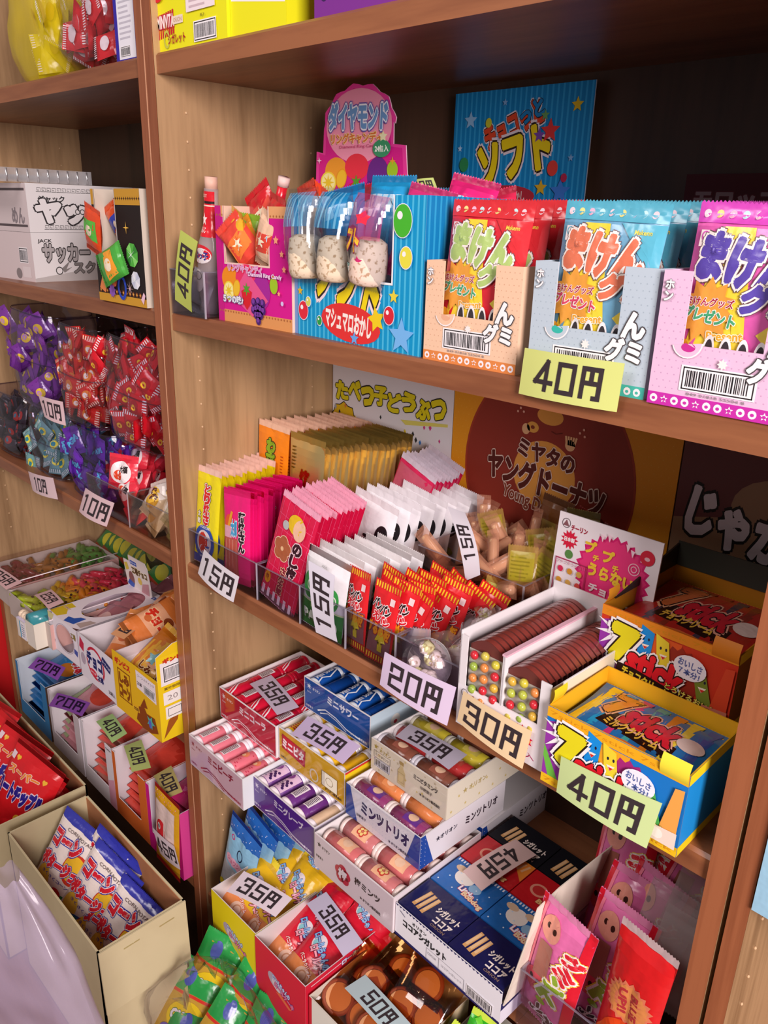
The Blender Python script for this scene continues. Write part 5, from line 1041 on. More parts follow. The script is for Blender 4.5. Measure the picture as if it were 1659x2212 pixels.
# tray of long gummy bags at the right of the lower shelf
acrylic(.150, .17, .075, (.6425, -.012, Z4), 'clear acrylic tray of long gummy bags at the right end of the lower shelf')
def a_gum(p, W, H):
    p.rect(0, 0, W * .08, H, 'd81c30'); p.rect(W * .86, 0, W * .14, H, 'd81c30'); p.rect(W * .08, 8, W * .05, H - 16, 'f08098'); l = p.lay
    for x, y in ((.32, .82), (.28, .36)): p.ell(W * x, H * y, 12, 15, 'e89c88' if y > .5 else 'd84858'); p.lay = l + 1; p.ell(W * x - 4, H * y + 2, 2.4, 3.4, '3a2018'); p.ell(W * x + 5, H * y + 1, 2.4, 3.4, '3a2018'); p.lay = l
    p.lay += 4; p.poly([(W * .22, H * .42), (W * .5, H * .44), (W * .46, H * .72), (W * .2, H * .7)], 'a86858'); p.ell(W * .48, H * .24, 6, 4, '90b828')
    for i, (ch, c) in enumerate((('グ', 'e02838'), ('ミ', 'e02838'), ('ン', '90b030'), ('ト', '98b838'))): l = p.lay; p.text(ch, W * (.80 - .07 * i), H * (.72 - .13 * i), 20, 20, c, .08, ('f8f0f0', .06), -.5, ('f0d840', .09)); p.lay = l
    p.lay += 4; p.text('ンズ', W * .55, H * .12, 26, 22, '2c2030', .08, ('f8f0f0', .05), -.6)
gb = pouch('gummy_snack_bag', .066, .158, .020, 'e070a8', a_gum, 5, 'e088b0', suf='/b')
qn = random.Random(9)
for i, (x, y, z, r, rxx) in enumerate(((.690, .006, 0, .12, -.02), (.730, .034, .004, .10, -.12), (.715, .065, .005, .15, -.2), (.735, .075, .015, .12, -.2), (.70, .105, .03, -.05, -.3), (.745, .12, .04, .25, -.3), (.68, .13, .05, .35, -.3))):
    lc = (x - .03, y, Z4 + .004 + z); rt = (rxx, r, -.1 + .1 * (i % 3)); o = gb if i == 0 else dup(gb, lc, rt); o.location = lc; o.rotation_euler = rt
    tag(o, 'long pink and red gummy bag, front one in the right-hand tray' if i == 0 else 'long pink gummy bag leaning behind the front one in the right-hand tray', 'bag', 'long gummy bags in the right tray')
def a_or(p, W, H):
    p.ell(W * .4, H * .2, 24, 40, 'e85820'); p.ell(W * .5, H * .32, 22, 30, 'e04818'); p.star(W * .5, H * .60, 25, 'd87858', 20, .84); p.star(W * .5, H * .60, 21, 'd8884c', 20, .9)
    for k, t in enumerate(('BLUE', 'UP!!')): l = p.lay; p.text(t, W * (.60 - .2 * k), H * .60, 28, 8, 'b03038', .05, None, -PI / 2 + .1); p.lay = l
    p.lay += 2; p.ring(W * .55, H * .1, 6, 6, 2.2, '4a7838'); p.ell(W * .55, H * .1, 4, 4, 'd8e0c8')
o = pouch('gummy_snack_bag', .058, .190, .018, 'd01c20', a_or, 8, 'c0a8a8', loc=(.745, .002, Z4 + .004), rot=(-.03, .06, -.1)); tag(o, 'tall red-orange bag with a spiky badge at the right end of the lower tray', 'bag')
for i, (x, y, z) in enumerate(((.74, .05, .10), (.755, .09, .13), (.765, .03, .10))):
    o = pouch('clear_wrapper', .05, .10, .016, 'b8a8a8', None, i, loc=(x, y, Z4 + z), rot=(-.2, .15, .2), suf='/t'); tag(o, 'greyish see-through wrapper crammed against the right side panel', 'wrapper', 'clear wrappers by the right side panel')

# ---------------------------------------------------------------- bottom shelf, middle bookcase
def a_logo(p, cx, cy, s, c2):
    p.ell(cx - 14 * s, cy + 4 * s, 15 * s, 11 * s, 'b8a8b8', rot=-.5); p.ell(cx - 8 * s, cy, 12 * s, 9 * s, 'd8ccd4', rot=-.5); p.text('ロールちゃんの', cx + 2 * s, cy + 6 * s, 40 * s, 10 * s, 'c8d8f0', .06, ('50389a', .05), -.25); p.text('ロールケーキ', cx + 9 * s, cy - 5 * s, 44 * s, 10 * s, 'e88098', .06, ('50389a', .05), -.3); p.poly([(cx - 10 * s, cy - 12 * s), (cx + 20 * s, cy - 22 * s), (cx + 26 * s, cy - 18 * s), (cx, cy - 8 * s)], c2)
def rollcake(loc, who, c, c2, w=.114, d=.158, h=.108):
    mb = Mb(); carton(mb, w, d, h, 'e4dcdc', fl=.04); p, q, t = faces(mb, w, d, h); p.rect(0, 0, w * 1000, h * 1000, c); q.rect(0, 0, d * 1000, h * 1000, c); a_logo(p, 58, 54, 1.0, c2)
    q.line([(10, h * 1000 - 8), (d * 1000 - 10, h * 1000 - 8)], 1.2, 'f0e8ec'); q.text('ロールケーキ', 96, h * 1000 - 9, 60, 9, 'e8e4f4', .05, ('3a3890', .06))
    return tag(mb.obj('roll_cake_box', loc=loc), who, 'box')
rollcake((.1105, -.044, Z5), 'bright yellow roll-cake box standing on the bottom shelf', 'ecd818', 'd8c060')
rollcake((.2255, -.046, Z5), 'bright red roll-cake box right of the yellow one', 'd8203c', 'e87048')
def cakebag(c, c3):
    b = thing('roll_cake_bag', None, 'bag'); 
    def art(p, W, H):
        p.rect(0, H * .05, W, H * .28, 'e0884c'); p.ell(W * .5, H * .2, 13, 12, 'e8c0a8'); p.ring(W * .5, H * .2, 7, 7, 2, 'c89070'); p.ell(W * .36, H * .62, 12, 12, 'e0d4d8'); p.ell(W * .30, H * .60, 5, 5, '88c8d0')
        p.text('ロールちゃんの', W * .5, H * .58, W * .72, 12, '8cb8e0', .06, ('3a2878', .06), -.5); p.text('ロールケーキ', W * .62, H * .44, W * .72, 13, 'f0a0b0', .06, ('6a1838', .06), -.5); p.text('バニラクリーム', W * .44, H * .33, W * .5, 6, 'f4e8e0', .03, ('c83838', .06), -.4)
    pouch('film', .074, .110, .026, c, art, 4, c3, b)
    return b
for (bx0, c, c3, who, L_) in ((.1105, 'e8b820', 'e0c828', 'yellow', ((.022, .010, .058, -1.0, .5), (.070, .012, .052, -1.15, -.2), (.045, .050, .060, -1.0, .35), (.085, .06, .062, -.9, .1), (.035, .09, .062, -.8, -.3), (.08, .10, .066, -.7, .2))),
                              (.2255, 'd81c34', 'd81c34', 'red', ((.030, .010, .056, -1.15, .3), (.070, .008, .058, -1.1, .2), (.085, .045, .062, -1.0, .4), (.035, .06, .062, -.9, -.2), (.08, .095, .066, -.7, .3)))):
    pr = None
    for i, (x, y, z, a, r) in enumerate(L_):
        lc = (bx0 + x, -.044 + y, Z5 + z - .004); rt = (a, r, .2 * r)
        if pr is None: pr = cakebag(c, c3); o = pr
        else: o = dup(pr, lc, rt)
        o.location = lc; o.rotation_euler = rt; tag(o, f'{who} bag of a rolled sponge cake lying in the {who} box', 'bag', f'roll-cake bags in the {who} box')
price('35円', (.131, .003, .392), (.220, .027, .387), (.227, -.010, .384), (.142, -.037, .388), 'ecdce4', 'pinkish white price card lying on the yellow roll-cake box', .004)
price('35円', (.247, .070, .390), (.351, .049, .390), (.346, .016, .386), (.241, .037, .386), 'd4cce4', 'lilac-white price card lying across the red roll-cake box', .003)
def a_ice(p, W, H):
    p.rect(0, H * .05, W, H * .42, 'b8c0cc'); p.rect(0, H * .44, W, H * .34, '94ccec'); l = p.lay
    for i in range(6): p.ell(W * (.08 + .17 * i), H * .80, W * .1, 6, '94ccec'); p.lay = l
    for i in range(14): p.ell((i * 29) % int(W), H * .84 + (i * 7) % 16, 1, 1, 'c8d8f8', 6); p.lay = l
    p.lay += 2; p.ring(W * .55, H * .66, 7, 11, 2, '1c2c4c', 20); p.ring(W * .24, H * .78, 4, 4, 1.8, 'd82878'); l = p.lay
    for i in range(4): p.ell(W * (.26 + .16 * i), H * .52, W * .12, 9, 'f0b8d0'); p.lay = l
    p.lay += 1; p.text('シュワシュワ', W * .5, H * .52, W * .6, 9, 'd87098', .03); p.poly([(W * .3, H * .12), (W * .45, H * .42), (W * .65, H * .42), (W * .62, H * .2)], 'd8d4dc'); p.ell(W * .46, H * .28, 4, 6, 'f4f4f8'); p.ell(W * .58, H * .27, 4, 6, 'f4f4f8'); p.ell(W * .46, H * .28, 1.6, 2.6, '202028'); p.ell(W * .58, H * .27, 1.6, 2.6, '202028'); p.ell(W * .16, H * .10, 11, 11, 'd8c828')
ib = pouch('soda_sweet_bag', .080, .175, .016, '2c6cc0', a_ice, 4, '2450b0')
for i, (x, y, r) in enumerate(((.0625, .012, .22), (.066, .034, .28), (.070, .058, .34), (.076, .082, .40))):
    lc = (x, y + .012, Z5 + .002 + (.010 if i else 0)); rt = (-.05, r, 0); o = ib if i == 0 else dup(ib, lc, rt); o.location = lc; o.rotation_euler = rt
    tag(o, 'pale blue soda-sweet bag with a pink cloud, front one leaning on the yellow box' if i == 0 else 'blue soda-sweet bag leaning behind the front one beside the side panel', 'bag', 'blue soda-sweet bags on the bottom shelf')
# doughnut / waffle snack carton
mb = Mb(); w, d, h = .150, .155, .095; carton(mb, w, d, h, 'e4dccc', fl=.05); p, q, t = faces(mb, w, d, h); p.rect(0, 0, 150, 95, 'd82038'); p.rect(6, 0, 140, 95, 'ece8dc'); q.rect(0, 0, 155, 95, 'e0c8a0')
tag(mb.obj('snack_box', loc=(.3445, -.044, Z5)), 'white open carton of wrapped maple waffle cakes on the bottom shelf', 'box')
def wafbag():
    b = thing('waffle_cake_bag', None, 'bag')
    for k, (x, z) in enumerate(((-.022, .030), (.018, .036), (-.004, .070))):
        mb = Mb(); mb.tube([(x, .004, z), (x, -.002, z), (x, -.004, z)], .02, '9a4a30', 20, rad=[.022, .023, .020]); mb.tube([(x, -.0042, z), (x, -.0046, z)], .02, 'd89868', 20, rad=[.018, .017]); mb.obj('waffle_cake', b)
    pouch('film', .088, .110, .018, 'e8c8a0', lambda p, W, H: (p.rect(W * .2, H * .44, W * .62, 12, '8a2030'), p.text('メープルシロップ', W * .5, H * .44 + 6, W * .56, 7, 'f0d8b0', .04)), 5, 'd8d070', b, suf='/c', cr=.006)
    return b
pr = None
for i, (x, y, z, a, r) in enumerate(((.040, .010, .062, -1.2, .4), (.105, .014, .060, -1.25, .2), (.06, .055, .066, -1.1, .5), (.115, .062, .070, -1.0, .1))):
    lc = (.3445 + x, -.044 + y, Z5 + z); rt = (a, r, .15)
    if pr is None: pr = wafbag(); o = pr
    else: o = dup(pr, lc, rt)
    o.location = lc; o.rotation_euler = rt; tag(o, 'clear bag of round brown maple waffle cakes in the white carton', 'bag', 'waffle cake bags in the white carton')
price('50円', (.376, .030, .366), (.482, .020, .370), (.474, -.010, .364), (.369, -.002, .362), 'bcd0d4', 'pale blue price card lying on the maple waffle cakes', .003)
gc = pouch('foil_packet', .070, .075, .022, '38b828', lambda p, W, H: [p.star(6 + (i * 19) % 60, 6 + (i * 23) % 60, 6, ('a8e048', '70d838', 'd8f0a0', '189018')[i % 4], 4, .6) for i in range(16)], 3, 'c8e048')
for i, (x, y, z, a, r) in enumerate(((.525, .02, .045, -.6, .5), (.560, .012, .03, -.8, -.4), (.60, .03, .02, -.7, .3), (.55, .06, .05, -.5, .2))):
    lc = (x, y, Z5 + z); rt = (a, r, .3); o = gc if i == 0 else dup(gc, lc, rt); o.location = lc; o.rotation_euler = rt; tag(o, 'bright green crinkled foil packet under the cocoa-stick carton', 'packet', 'green foil packets on the bottom shelf')
mb = Mb(); carton(mb, .16, .15, .07, 'c8c0b4'); tag(mb.obj('snack_box', loc=(.50, -.01, Z5)), 'plain carton holding the green foil packets on the bottom shelf', 'box')

# ---------------------------------------------------------------- third shelf, left bookcase: clear tubs of small sweets
def tub(w, h, t, loc, label, rot=(0, 0, 0), key='ece8f2/c'):
    """clear soft tub lying on its side: barrel walls, ribs and a round mouth"""
    b = thing('sweets_tub', label, 'tub', loc, rot)
    mb = Mb()
    def fn(u, v):
        a = 2 * PI * u; k = abs(math.cos(a)) ** .6 * (1 if math.cos(a) > 0 else -1); l = abs(math.sin(a)) ** .6 * (1 if math.sin(a) > 0 else -1)
        e = (1 - .10 * abs(2 * v - 1) ** 4) * (1 + .012 * math.sin(v * 30))
        return (w / 2 * k * e, t / 2 * l * e, v * h)
    mb.grid(fn, 40, 24, key); mb.add([fn(i / 40, 0) for i in range(40)], [tuple(range(40))], key); mb.obj('tub_wall', b)
    for v in (.04, .5, .985):
        mb = Mb(); pts = [fn(i / 40, v) for i in range(41)]; mb.tube(pts, .0011, 'd8d4e4/c', 6, False); mb.obj('rib', b)
    return b
def sweets(proto, n, box, label, group, seed):
    """fills a box with rows of sweets from the front face back, tumbled"""
    q = random.Random(seed); x0, x1, y0, y1, z0, z1 = box
    nx = max(1, int((x1 - x0) / .030)); nz = max(1, int((z1 - z0) / .026)); k = 0
    for i in range(n):
        ix, iz, iy = i % nx, (i // nx) % nz, i // (nx * nz)
        f = (iz + .5) / nz
        loc = (x0 + (ix + .5) * (x1 - x0) / nx + q.uniform(-.008, .008), y0 + iy * .02 + q.uniform(0, .012) + .015 * abs(f - .5), z0 + (z1 - z0) * iz / nz + q.uniform(-.004, .006))
        rot = (q.uniform(-.5, .3), q.uniform(-1.5, 1.5), q.uniform(-.7, .7)); s = q.uniform(.9, 1.15)
        if i == 0: o = proto; o.location = loc; o.rotation_euler = rot
        else: o = dup(proto, loc, rot, scale=(s, s, s))
        tag(o, label, 'candy', group)
def sw(col, st, dots, seed, ends=None, w=.030, h=.046, word=None):
    def art(p, W, H):
        l = p.lay
        if ends:
            for k in range(int(W / 4)):
                for y in (2, H - 8): p.rect(1.5 + k * 4, y, 2, 6, ends); p.lay = l
            p.lay += 1
        p.ell(W * .5, H * .5, W * .30, H * .18, st); p.ell(W * .42, H * .52, W * .16, H * .10, dots)
        if word: p.text(word, W * .5, H * .5, W * .8, 9, dots, .07, (st, .08), .5)
    return pouch('wrapped_sweet', w, h, .012, col, art, seed, zig=False, nu=6, nv=8, cr=.005)
tub(.21, .165, .115, (-.155, .075, Z3 + .130), 'clear soft tub packed with red striped-wrapper sweets, upper row beside the divider', (0, .04, 0))
sweets(sw('d01828', 'b01420', 'e8b830', 1, 'f4e8ea'), 66, (-.245, -.065, .028, .10, Z3 + .138, Z3 + .282), 'red sweet with white striped ends in the upper clear tub', 'red striped sweets in the upper tub', 3)
tub(.15, .165, .115, (-.345, .075, Z3 + .130), 'clear soft tub of red and orange sweets, in the middle of the upper row', (0, .04, 0))
sweets(sw('d02c28', 'e88838', 'f0e8e0', 2, 'f0c8b0'), 40, (-.405, -.285, .028, .10, Z3 + .138, Z3 + .27), 'red or orange wrapped sweet in the middle upper tub', 'red-orange sweets in the middle upper tub', 4)
tub(.20, .170, .115, (-.530, .075, Z3 + .130), 'clear soft tub of purple sweets, at the left of the upper row', (0, .04, 0))
sweets(sw('7a3898', 'e8c838', 'c890d8', 3, None), 56, (-.62, -.45, .028, .10, Z3 + .138, Z3 + .275), 'purple wrapped sweet with a yellow mark in the upper left tub', 'purple sweets in the upper left tub', 5)
tub(.19, .128, .115, (-.680, .075, Z3 + .002), 'clear soft tub of dark and multicoloured sweets at the lower left', (0, 0, 0))
sweets(sw('2c2430', 'b02c28', '3a88a0', 7), 34, (-.76, -.61, .026, .10, Z3 + .008, Z3 + .10), 'dark wrapped sweet with coloured print in the lower left tub', 'dark sweets in the lower left tub', 8)
tub(.17, .128, .115, (-.500, .075, Z3 + .002), 'clear soft tub of pale teal and yellow sweets, left of the purple one', (0, 0, 0))
sweets(sw('70a0a4', 'e8e050', '2c8898', 8, 'd8ecec'), 38, (-.575, -.43, .026, .10, Z3 + .008, Z3 + .105), 'teal sweet with yellow print in the lower middle tub', 'teal sweets in the lower middle tub', 9)
tub(.20, .128, .115, (-.312, .070, Z3 + .002), 'clear soft tub of violet wrapped sweets with blue lettering, lower row')
sweets(sw('6428a8', '5a2098', '58b0e0', 9, None, word='PGM'), 54, (-.40, -.225, .018, .10, Z3 + .006, Z3 + .110), 'violet sweet with pale blue lettering in the lower clear tub', 'violet sweets in the lower tub', 10)
acrylic(.165, .10, .062, (-.192, .135, Z3 + .055), 'clear acrylic tray of red sour sweets raised at the back by the divider', key='f0d8d8/c')
mb = Mb(); mb.box(0, .165, 0, .1, 0, .054, 'eceaf0/c'); tag(mb.obj('display_riser', loc=(-.192, .135, Z3)), 'clear block under the tray of red sour sweets', 'stand')
rs = pouch('sour_sweet_packet', .062, .092, .012, 'd82c24', lambda p, W, H: (p.star(W * .3, H * .66, 12, 'e8b0a0', 7, .4), p.text('すっぱ', W * .6, H * .5, W * .6, 14, '2a1414', .05), p.ell(W * .5, H * .22, 14, 12, '9868a8')), 4)
for i in range(8):
    lc = (-.160 + .062 * (i % 2) + .006 * (i // 2), .142 + .020 * (i // 2), Z3 + .06); rt = (-.15, .04 * (i % 3 - 1), .05); o = rs if i == 0 else dup(rs, lc, rt); o.location = lc; o.rotation_euler = rt
    tag(o, 'red sour sweet packet standing in the raised tray by the divider', 'candy', 'red packets in the raised left tray')
acrylic(.140, .10, .058, (-.300, .010, Z3), 'clear acrylic tray of red and white daifuku sweets on the left shelf edge', dv=(), key='f4e4e4/c')
acrylic(.137, .10, .058, (-.1585, .010, Z3), 'clear acrylic tray of pale sweets beside the divider', dv=(.062,), key='f4ece0/c')
df = pouch('mochi_sweet', .060, .056, .024, 'e83448', lambda p, W, H: (p.ell(W * .55, H * .52, W * .34, H * .32, 'f8ecec'), p.ell(W * .50, H * .44, W * .14, H * .15, 'e04828'), p.text('大福', W * .66, H * .62, 16, 11, '2a2020', .05)), 6, cr=.005, nu=8, nv=8)
dw = pouch('mochi_sweet', .052, .050, .026, 'f4e8e0', lambda p, W, H: (p.ell(W * .5, H * .5, W * .26, H * .26, 'e8b838'), p.ell(W * .5, H * .6, W * .2, H * .12, '5a2c20'), p.rect(W * .1, H * .1, W * .5, 8, 'f8f4f4')), 7, cr=.005, nu=8, nv=8)
dy = pouch('mochi_sweet', .050, .048, .026, 'e0dc98', lambda p, W, H: p.ell(W * .5, H * .5, W * .3, H * .3, 'f0ecd0'), 8, cr=.005, nu=8, nv=8, suf='/t')
for src, n, bxx, lab, grp in ((df, 12, (-.285, -.185), 'red and white daifuku sweet in film with a brushed label', 'daifuku sweets in the left edge tray'), (dw, 7, (-.135, -.105), 'pale sweet with a yellow and brown round mark', 'pale sweets beside the daifuku tray'), (dy, 7, (-.075, -.040), 'pale yellow sweet in clear film beside the divider', 'pale yellow sweets beside the divider')):
    q = random.Random(n + 3)
    for i in range(n):
        lc = (q.uniform(*bxx), .022 + .018 * (i % 4), Z3 + .004 + .0058 * i); rt = (-.5 + q.uniform(-.4, .3), q.uniform(-.6, .6), q.uniform(-.4, .4)); o = src if i == 0 else dup(src, lc, rt); o.location = lc; o.rotation_euler = rt
        tag(o, lab, 'candy', grp)
PK = 'e8c8cc'
price('10円', (-.408, -.012, 1.045), (-.322, -.008, 1.048), (-.322, -.008, 1.008), (-.395, -.012, 1.010), PK, 'pinkish price card on the seam between the upper and lower clear tubs')
price('10円', (-.522, -.004, .881), (-.395, -.010, .900), (-.388, -.010, .862), (-.515, -.004, .845), 'ecd0d4', 'pinkish price card under the teal and violet tubs on the left shelf edge', .006)
price('10円', (-.276, -.006, .912), (-.177, -.006, .912), (-.202, -.012, .866), (-.305, -.010, .864), PK, 'pinkish price card in front of the daifuku tray on the left shelf edge', .006)

# ---------------------------------------------------------------- fourth shelf, left bookcase
def worm(i, c, c2):
    mb = Mb(); q = random.Random(i); pts = [(.09 * (t - .5), .010 * math.sin(t * 9 + i), .004 + .003 * math.sin(t * 14)) for t in [k / 9 for k in range(10)]]
    mb.tube(pts, .006, c, 8, rad=[.004, .006, .0075, .006, .0075, .006, .0075, .006, .0065, .003]); o = mb.obj('gummy_candy')
    e = Mb(); e.ball((.02, -.001, .011), .0026, .0026, .002, '3a1814', 8); e.obj('eye', o)
    return o
def gumtray(loc, w, d, cols, label, glabel, group, n, seed, rot=0, lidk='f4eef2/c'):
    b = thing('gummy_tray', label, 'box', loc, (0, 0, rot)); mb = Mb(); carton(mb, w, d, .052, 'd8ccc4', fl=.028); p, q, t = faces(mb, w, d, .052); p.rect(0, 0, w * 1000, 52, 'c8b8b0'); q.rect(0, 0, d * 1000, 52, 'd8a8a0'); mb.obj('carton', b)
    mb = Mb(); mb.grid(lambda u, v: (w * u, d * v, .0625 + .002 * noise.noise(Vector((u * 9, v * 7, seed)))), 20, 16, lidk); mb.obj('film_cover', b)
    mb = Mb(); mb.tube([(w, 0, .062), (w, d, .064)], .0012, 'f4e4e8', 6); mb.obj('film_seam', b)
    pr = [worm(i, c + '/b', c) for i, c in enumerate(cols)]; q = random.Random(seed); used = set(); M_ = Matrix.Rotation(rot, 3, 'Z')
    for i in range(n):
        f = i / n; k = min(len(pr) - 1, int(f * len(pr) + q.uniform(-.4, .4))) if i else 0; k = max(0, k)
        lc = Vector(loc) + M_ @ Vector((q.uniform(.05, w - .05), .012 + (d - .024) * f, .034 + .012 * q.random())); rt = (q.uniform(-.3, .3), q.uniform(-.1, .1), q.uniform(-.35, .35))
        o = pr[k] if k not in used else dup(pr[k], lc, rt); used.add(k); o.location = lc; o.rotation_euler = rt; tag(o, glabel, 'gummy', group)
    for k in range(len(pr)):
        if k not in used: 
            for ch in list(pr[k].children): bpy.data.objects.remove(ch)
            bpy.data.objects.remove(pr[k])
gumtray((-.612, -.040, Z4), .20, .225, ('a8b828', 'd8b020', 'e08828', 'd84850', 'c83048'), 'carton of rainbow gummy animals under clear film', 'translucent gummy animal, yellow, orange or red, in the film-covered carton', 'gummy animals in the larger film-covered carton', 60, 3)
gumtray((-.765, -.030, Z4), .145, .235, ('7a2830', '986020', '4a8838'), 'carton of dark red and green gummies at the far left of the shelf', 'dark glossy gummy in the far-left carton', 'gummies in the far-left carton', 30, 6)
for i in range(9):
    def art(p, W, H): p.ell(W * .5, H * .5, W * .3, H * .2, 'c8c038'); p.poly([(2, 8), (W - 2, 14), (W - 4, 22), (3, 18)], 'b04830')
    if i == 0: gp = pouch('gummy_bag', .06, .09, .014, '3c8040', art, 5)
    lc = (-.74 + .03 * i, .215 + .004 * (i % 2), Z4 + .018); rt = (-.5, .5 - .1 * (i % 4), .1); o = gp if i == 0 else dup(gp, lc, rt); o.location = lc; o.rotation_euler = rt
    tag(o, 'green and red gummy bag lying along the back of the left shelf', 'bag', 'green bags at the back left')
for i, (x, w, h, c) in enumerate(((-.512, .036, .040, 'd8d0e8'), (-.466, .034, .052, 'e0d8c0'))):
    b = thing('small_carton', ('tiny white carton with a blue label, topped with pale rounded sweets', 'plain cream carton with a teal rounded top')[i], 'box', (x, -.064, Z4), (0, 0, .05)); mb = Mb(); carton(mb, w, .055, h, c, closed=True); p, q, t = faces(mb, w, .055, h); p.rect(1, 1, w * 1000 - 2, h * 1000 - 2, 'e8e0d4')
    if i == 0: p.rect(14, 1, 21, 36, 'f8f4f8'); p.rect(12, 1, 4, 36, '40a0c8'); p.lines(19, 5, 14, 28, 6, '8890a8')
    q.rect(0, 0, 55, h * 1000, 'f0e8d8'); mb.obj('carton', b)
    mb = Mb()
    if i == 0:
        for k in range(3):
            mb = Mb(); mb.ball((.007 + .011 * k, .012, h + .006), .007, .010, .008, 'ecd4b8/b', 12, .1, k); mb.obj('rounded_sweet', b)
    else: mb.tube([(.017, .001, h + .001), (.017, .054, h + .001)], .016, '3c9098/b', 16); mb.obj('rounded_top', b)
# carton with oval holes and a header card
bx = thing('chocolate_box', 'white carton with an oval hole, blue and yellow splashes and a header card', 'box', (-.430, -.034, Z4), (0, 0, .03))
w, d, h = .114, .185, .076; mb = Mb(); W, H, D = 114, 76, 185
def ovalface(O, U, V, W, H, cx, cy, rx_, ry_, key, n=32):
    O, U, V = Vector(O), Vector(U), Vector(V); out = []; inn = []
    for i in range(n):
        a = 2 * PI * i / n; c, s_ = math.cos(a), math.sin(a); k = min((W / 2 if True else 0) / max(1e-6, abs(c)), (H / 2) / max(1e-6, abs(s_)))
        ox, oy = W / 2 + c * k, H / 2 + s_ * k; out.append(O + U * ox / 1000 + V * oy / 1000); inn.append(O + U * (cx + rx_ * c) / 1000 + V * (cy + ry_ * s_) / 1000)
    mb.add(out + inn, [(i, (i + 1) % n, n + (i + 1) % n, n + i) for i in range(n)], key)
    return [(out[i] - O, inn[i] - O) for i in range(n)]
ovalface((0, 0, 0), (1, 0, 0), (0, 0, 1), W, H, 62, 40, 34, 26, 'ece4ec'); ovalface((0, 0, h), (1, 0, 0), (0, 1, 0), W, D, 64, 100, 42, 62, 'eedfe4')
mb.box(0, .001, 0, d, 0, h, 'd8ccd4'); mb.box(w - .001, w, 0, d, 0, h, 'd8ccd4'); mb.box(0, w, d - .001, d, 0, h, 'd8ccd4'); mb.box(0, w, 0, d, 0, .001, 'b8acb4')
p, q, t = faces(mb, w, d, h)
p.poly([(0, 64), (14, 60), (26, 76), (0, 76)], 'd8cc90'); p.poly([(4, 10), (16, 8), (20, 22), (8, 26)], '8a7888'); p.ring(62, 40, 36, 28, 1.4, 'b8a8b8'); p.text('工場', 98, 58, 18, 12, '8a7838', .05); p.poly([(96, 24), (108, 20), (110, 32), (98, 34)], '4a58a8')
t.poly([(2, 4), (34, 2), (40, 18), (22, 30), (26, 44), (4, 46)], 'd8b828'); t.text('くりぬいて', 18, 30, 22, 6, '8a3828', .02, ('f4dcc0', .06)); t.poly([(60, 2), (86, 8), (84, 34), (72, 30), (66, 20), (52, 16)], '2c54a8'); t.poly([(88, 12), (108, 10), (110, 40), (96, 36)], 'b8a098'); t.text('DIY', 98, 168, 18, 8, '3050a0', .05)
mb.obj('carton', bx)
hc = Mb(); pts = [(-52, 0), (38, 0), (38, 66), (30, 78), (-30, 78), (-30, 64), (-52, 64)]
hv = [(x / 1000, 0, z / 1000) for x, z in pts]; n = len(hv); hc.add(hv + [(x, .0012, z) for x, y, z in hv], [tuple(range(n)), tuple(range(2 * n - 1, n - 1, -1))] + [(i, (i + 1) % n, n + (i + 1) % n, n + i) for i in range(n)], 'e4d8d8')
p = Pr(hc, (0, 0, 0), (1, 0, 0), (0, 0, 1)); p.poly(pts, 'e8dcd8'); p.rect(-26, 60, 24, 9, '3858b0'); p.text('DIYメーカー', -14, 64.5, 20, 5, 'e8ecf8', .03); p.text('工場チョコ', 4, 48, 56, 15, '5a4028', .06, ('e8d8a0', .04)); p.ell(-30, 26, 10, 16, '8a5a58'); p.poly([(-50, 10), (-30, 2), (-22, 16), (-40, 22)], '3858b0'); p.poly([(0, 4), (30, 6), (34, 34), (10, 26)], 'c89098'); p.poly([(-46, 40), (-34, 46), (-38, 60), (-50, 56)], 'd8c048'); p.ell(2, 30, 7, 8, 'e0c050')
hc.obj('header_card', bx, (.05, .168, .070), (.1, 0, 0))
for i in range(4):
    def art(p, W, H): p.ell(W * .5, H * .5, W * .28, H * .2, 'e0b0a8'); p.text('チョコ', W * .5, H * .5, W * .7, 12, '4a2018', .05)
    if i == 0: cp = pouch('chocolate_bag', .08, .11, .018, 'a86870', art, 5)
    lc = (-.37 + .004 * i, .00 + .035 * i, Z4 + .014 + .006 * i); rt = (-1.1, .2 * (i - 1), .1); o = cp if i == 0 else dup(cp, lc, rt); o.location = lc; o.rotation_euler = rt
    tag(o, 'dull pink chocolate snack bag inside the carton with the oval hole', 'bag', 'bags in the oval-hole carton')
# white carton of peanut chocolate bars
bx = thing('chocolate_box', 'white open carton with a red oval chocolate emblem, on the shelf edge', 'box', (-.298, -.0365, Z4), (0, 0, -.006))
w, d, h = .136, .20, .084; mb = Mb(); carton(mb, w, d, h, 'e8e0e4', fl=.03); p, q, t = faces(mb, w, d, h)
p.rect(0, 0, 136, 84, 'e8e2ea'); p.poly([(2, 58), (18, 52), (22, 70), (8, 80)], 'c82c4c'); p.ell(14, 38, 9, 12, 'b8a8b8'); p.ell(62, 46, 34, 32, 'c82840'); p.ell(62, 46, 29, 27, 'ece6ee'); p.poly([(34, 46), (62, 74), (88, 60), (84, 40)], 'ece6ee'); p.text('チョコ', 60, 50, 56, 26, '1c2868', .07, ('e8e4f4', .05)); p.text('太郎', 78, 24, 22, 13, '1c2868', .06, ('e8e4f4', .05)); p.ell(52, 26, 14, 7, 'd83048'); p.text('クランチ', 52, 26, 22, 5, 'f4e8ec', .03)
p.poly([(88, 62), (118, 52), (122, 66), (94, 76)], '1c2868'); p.text('ピーナッツの', 106, 64, 26, 6, 'e8e4f4', .04, None, -.3); p.text('30本入', 118, 14, 22, 9, '4a4048', .02)
mb.obj('carton', bx)
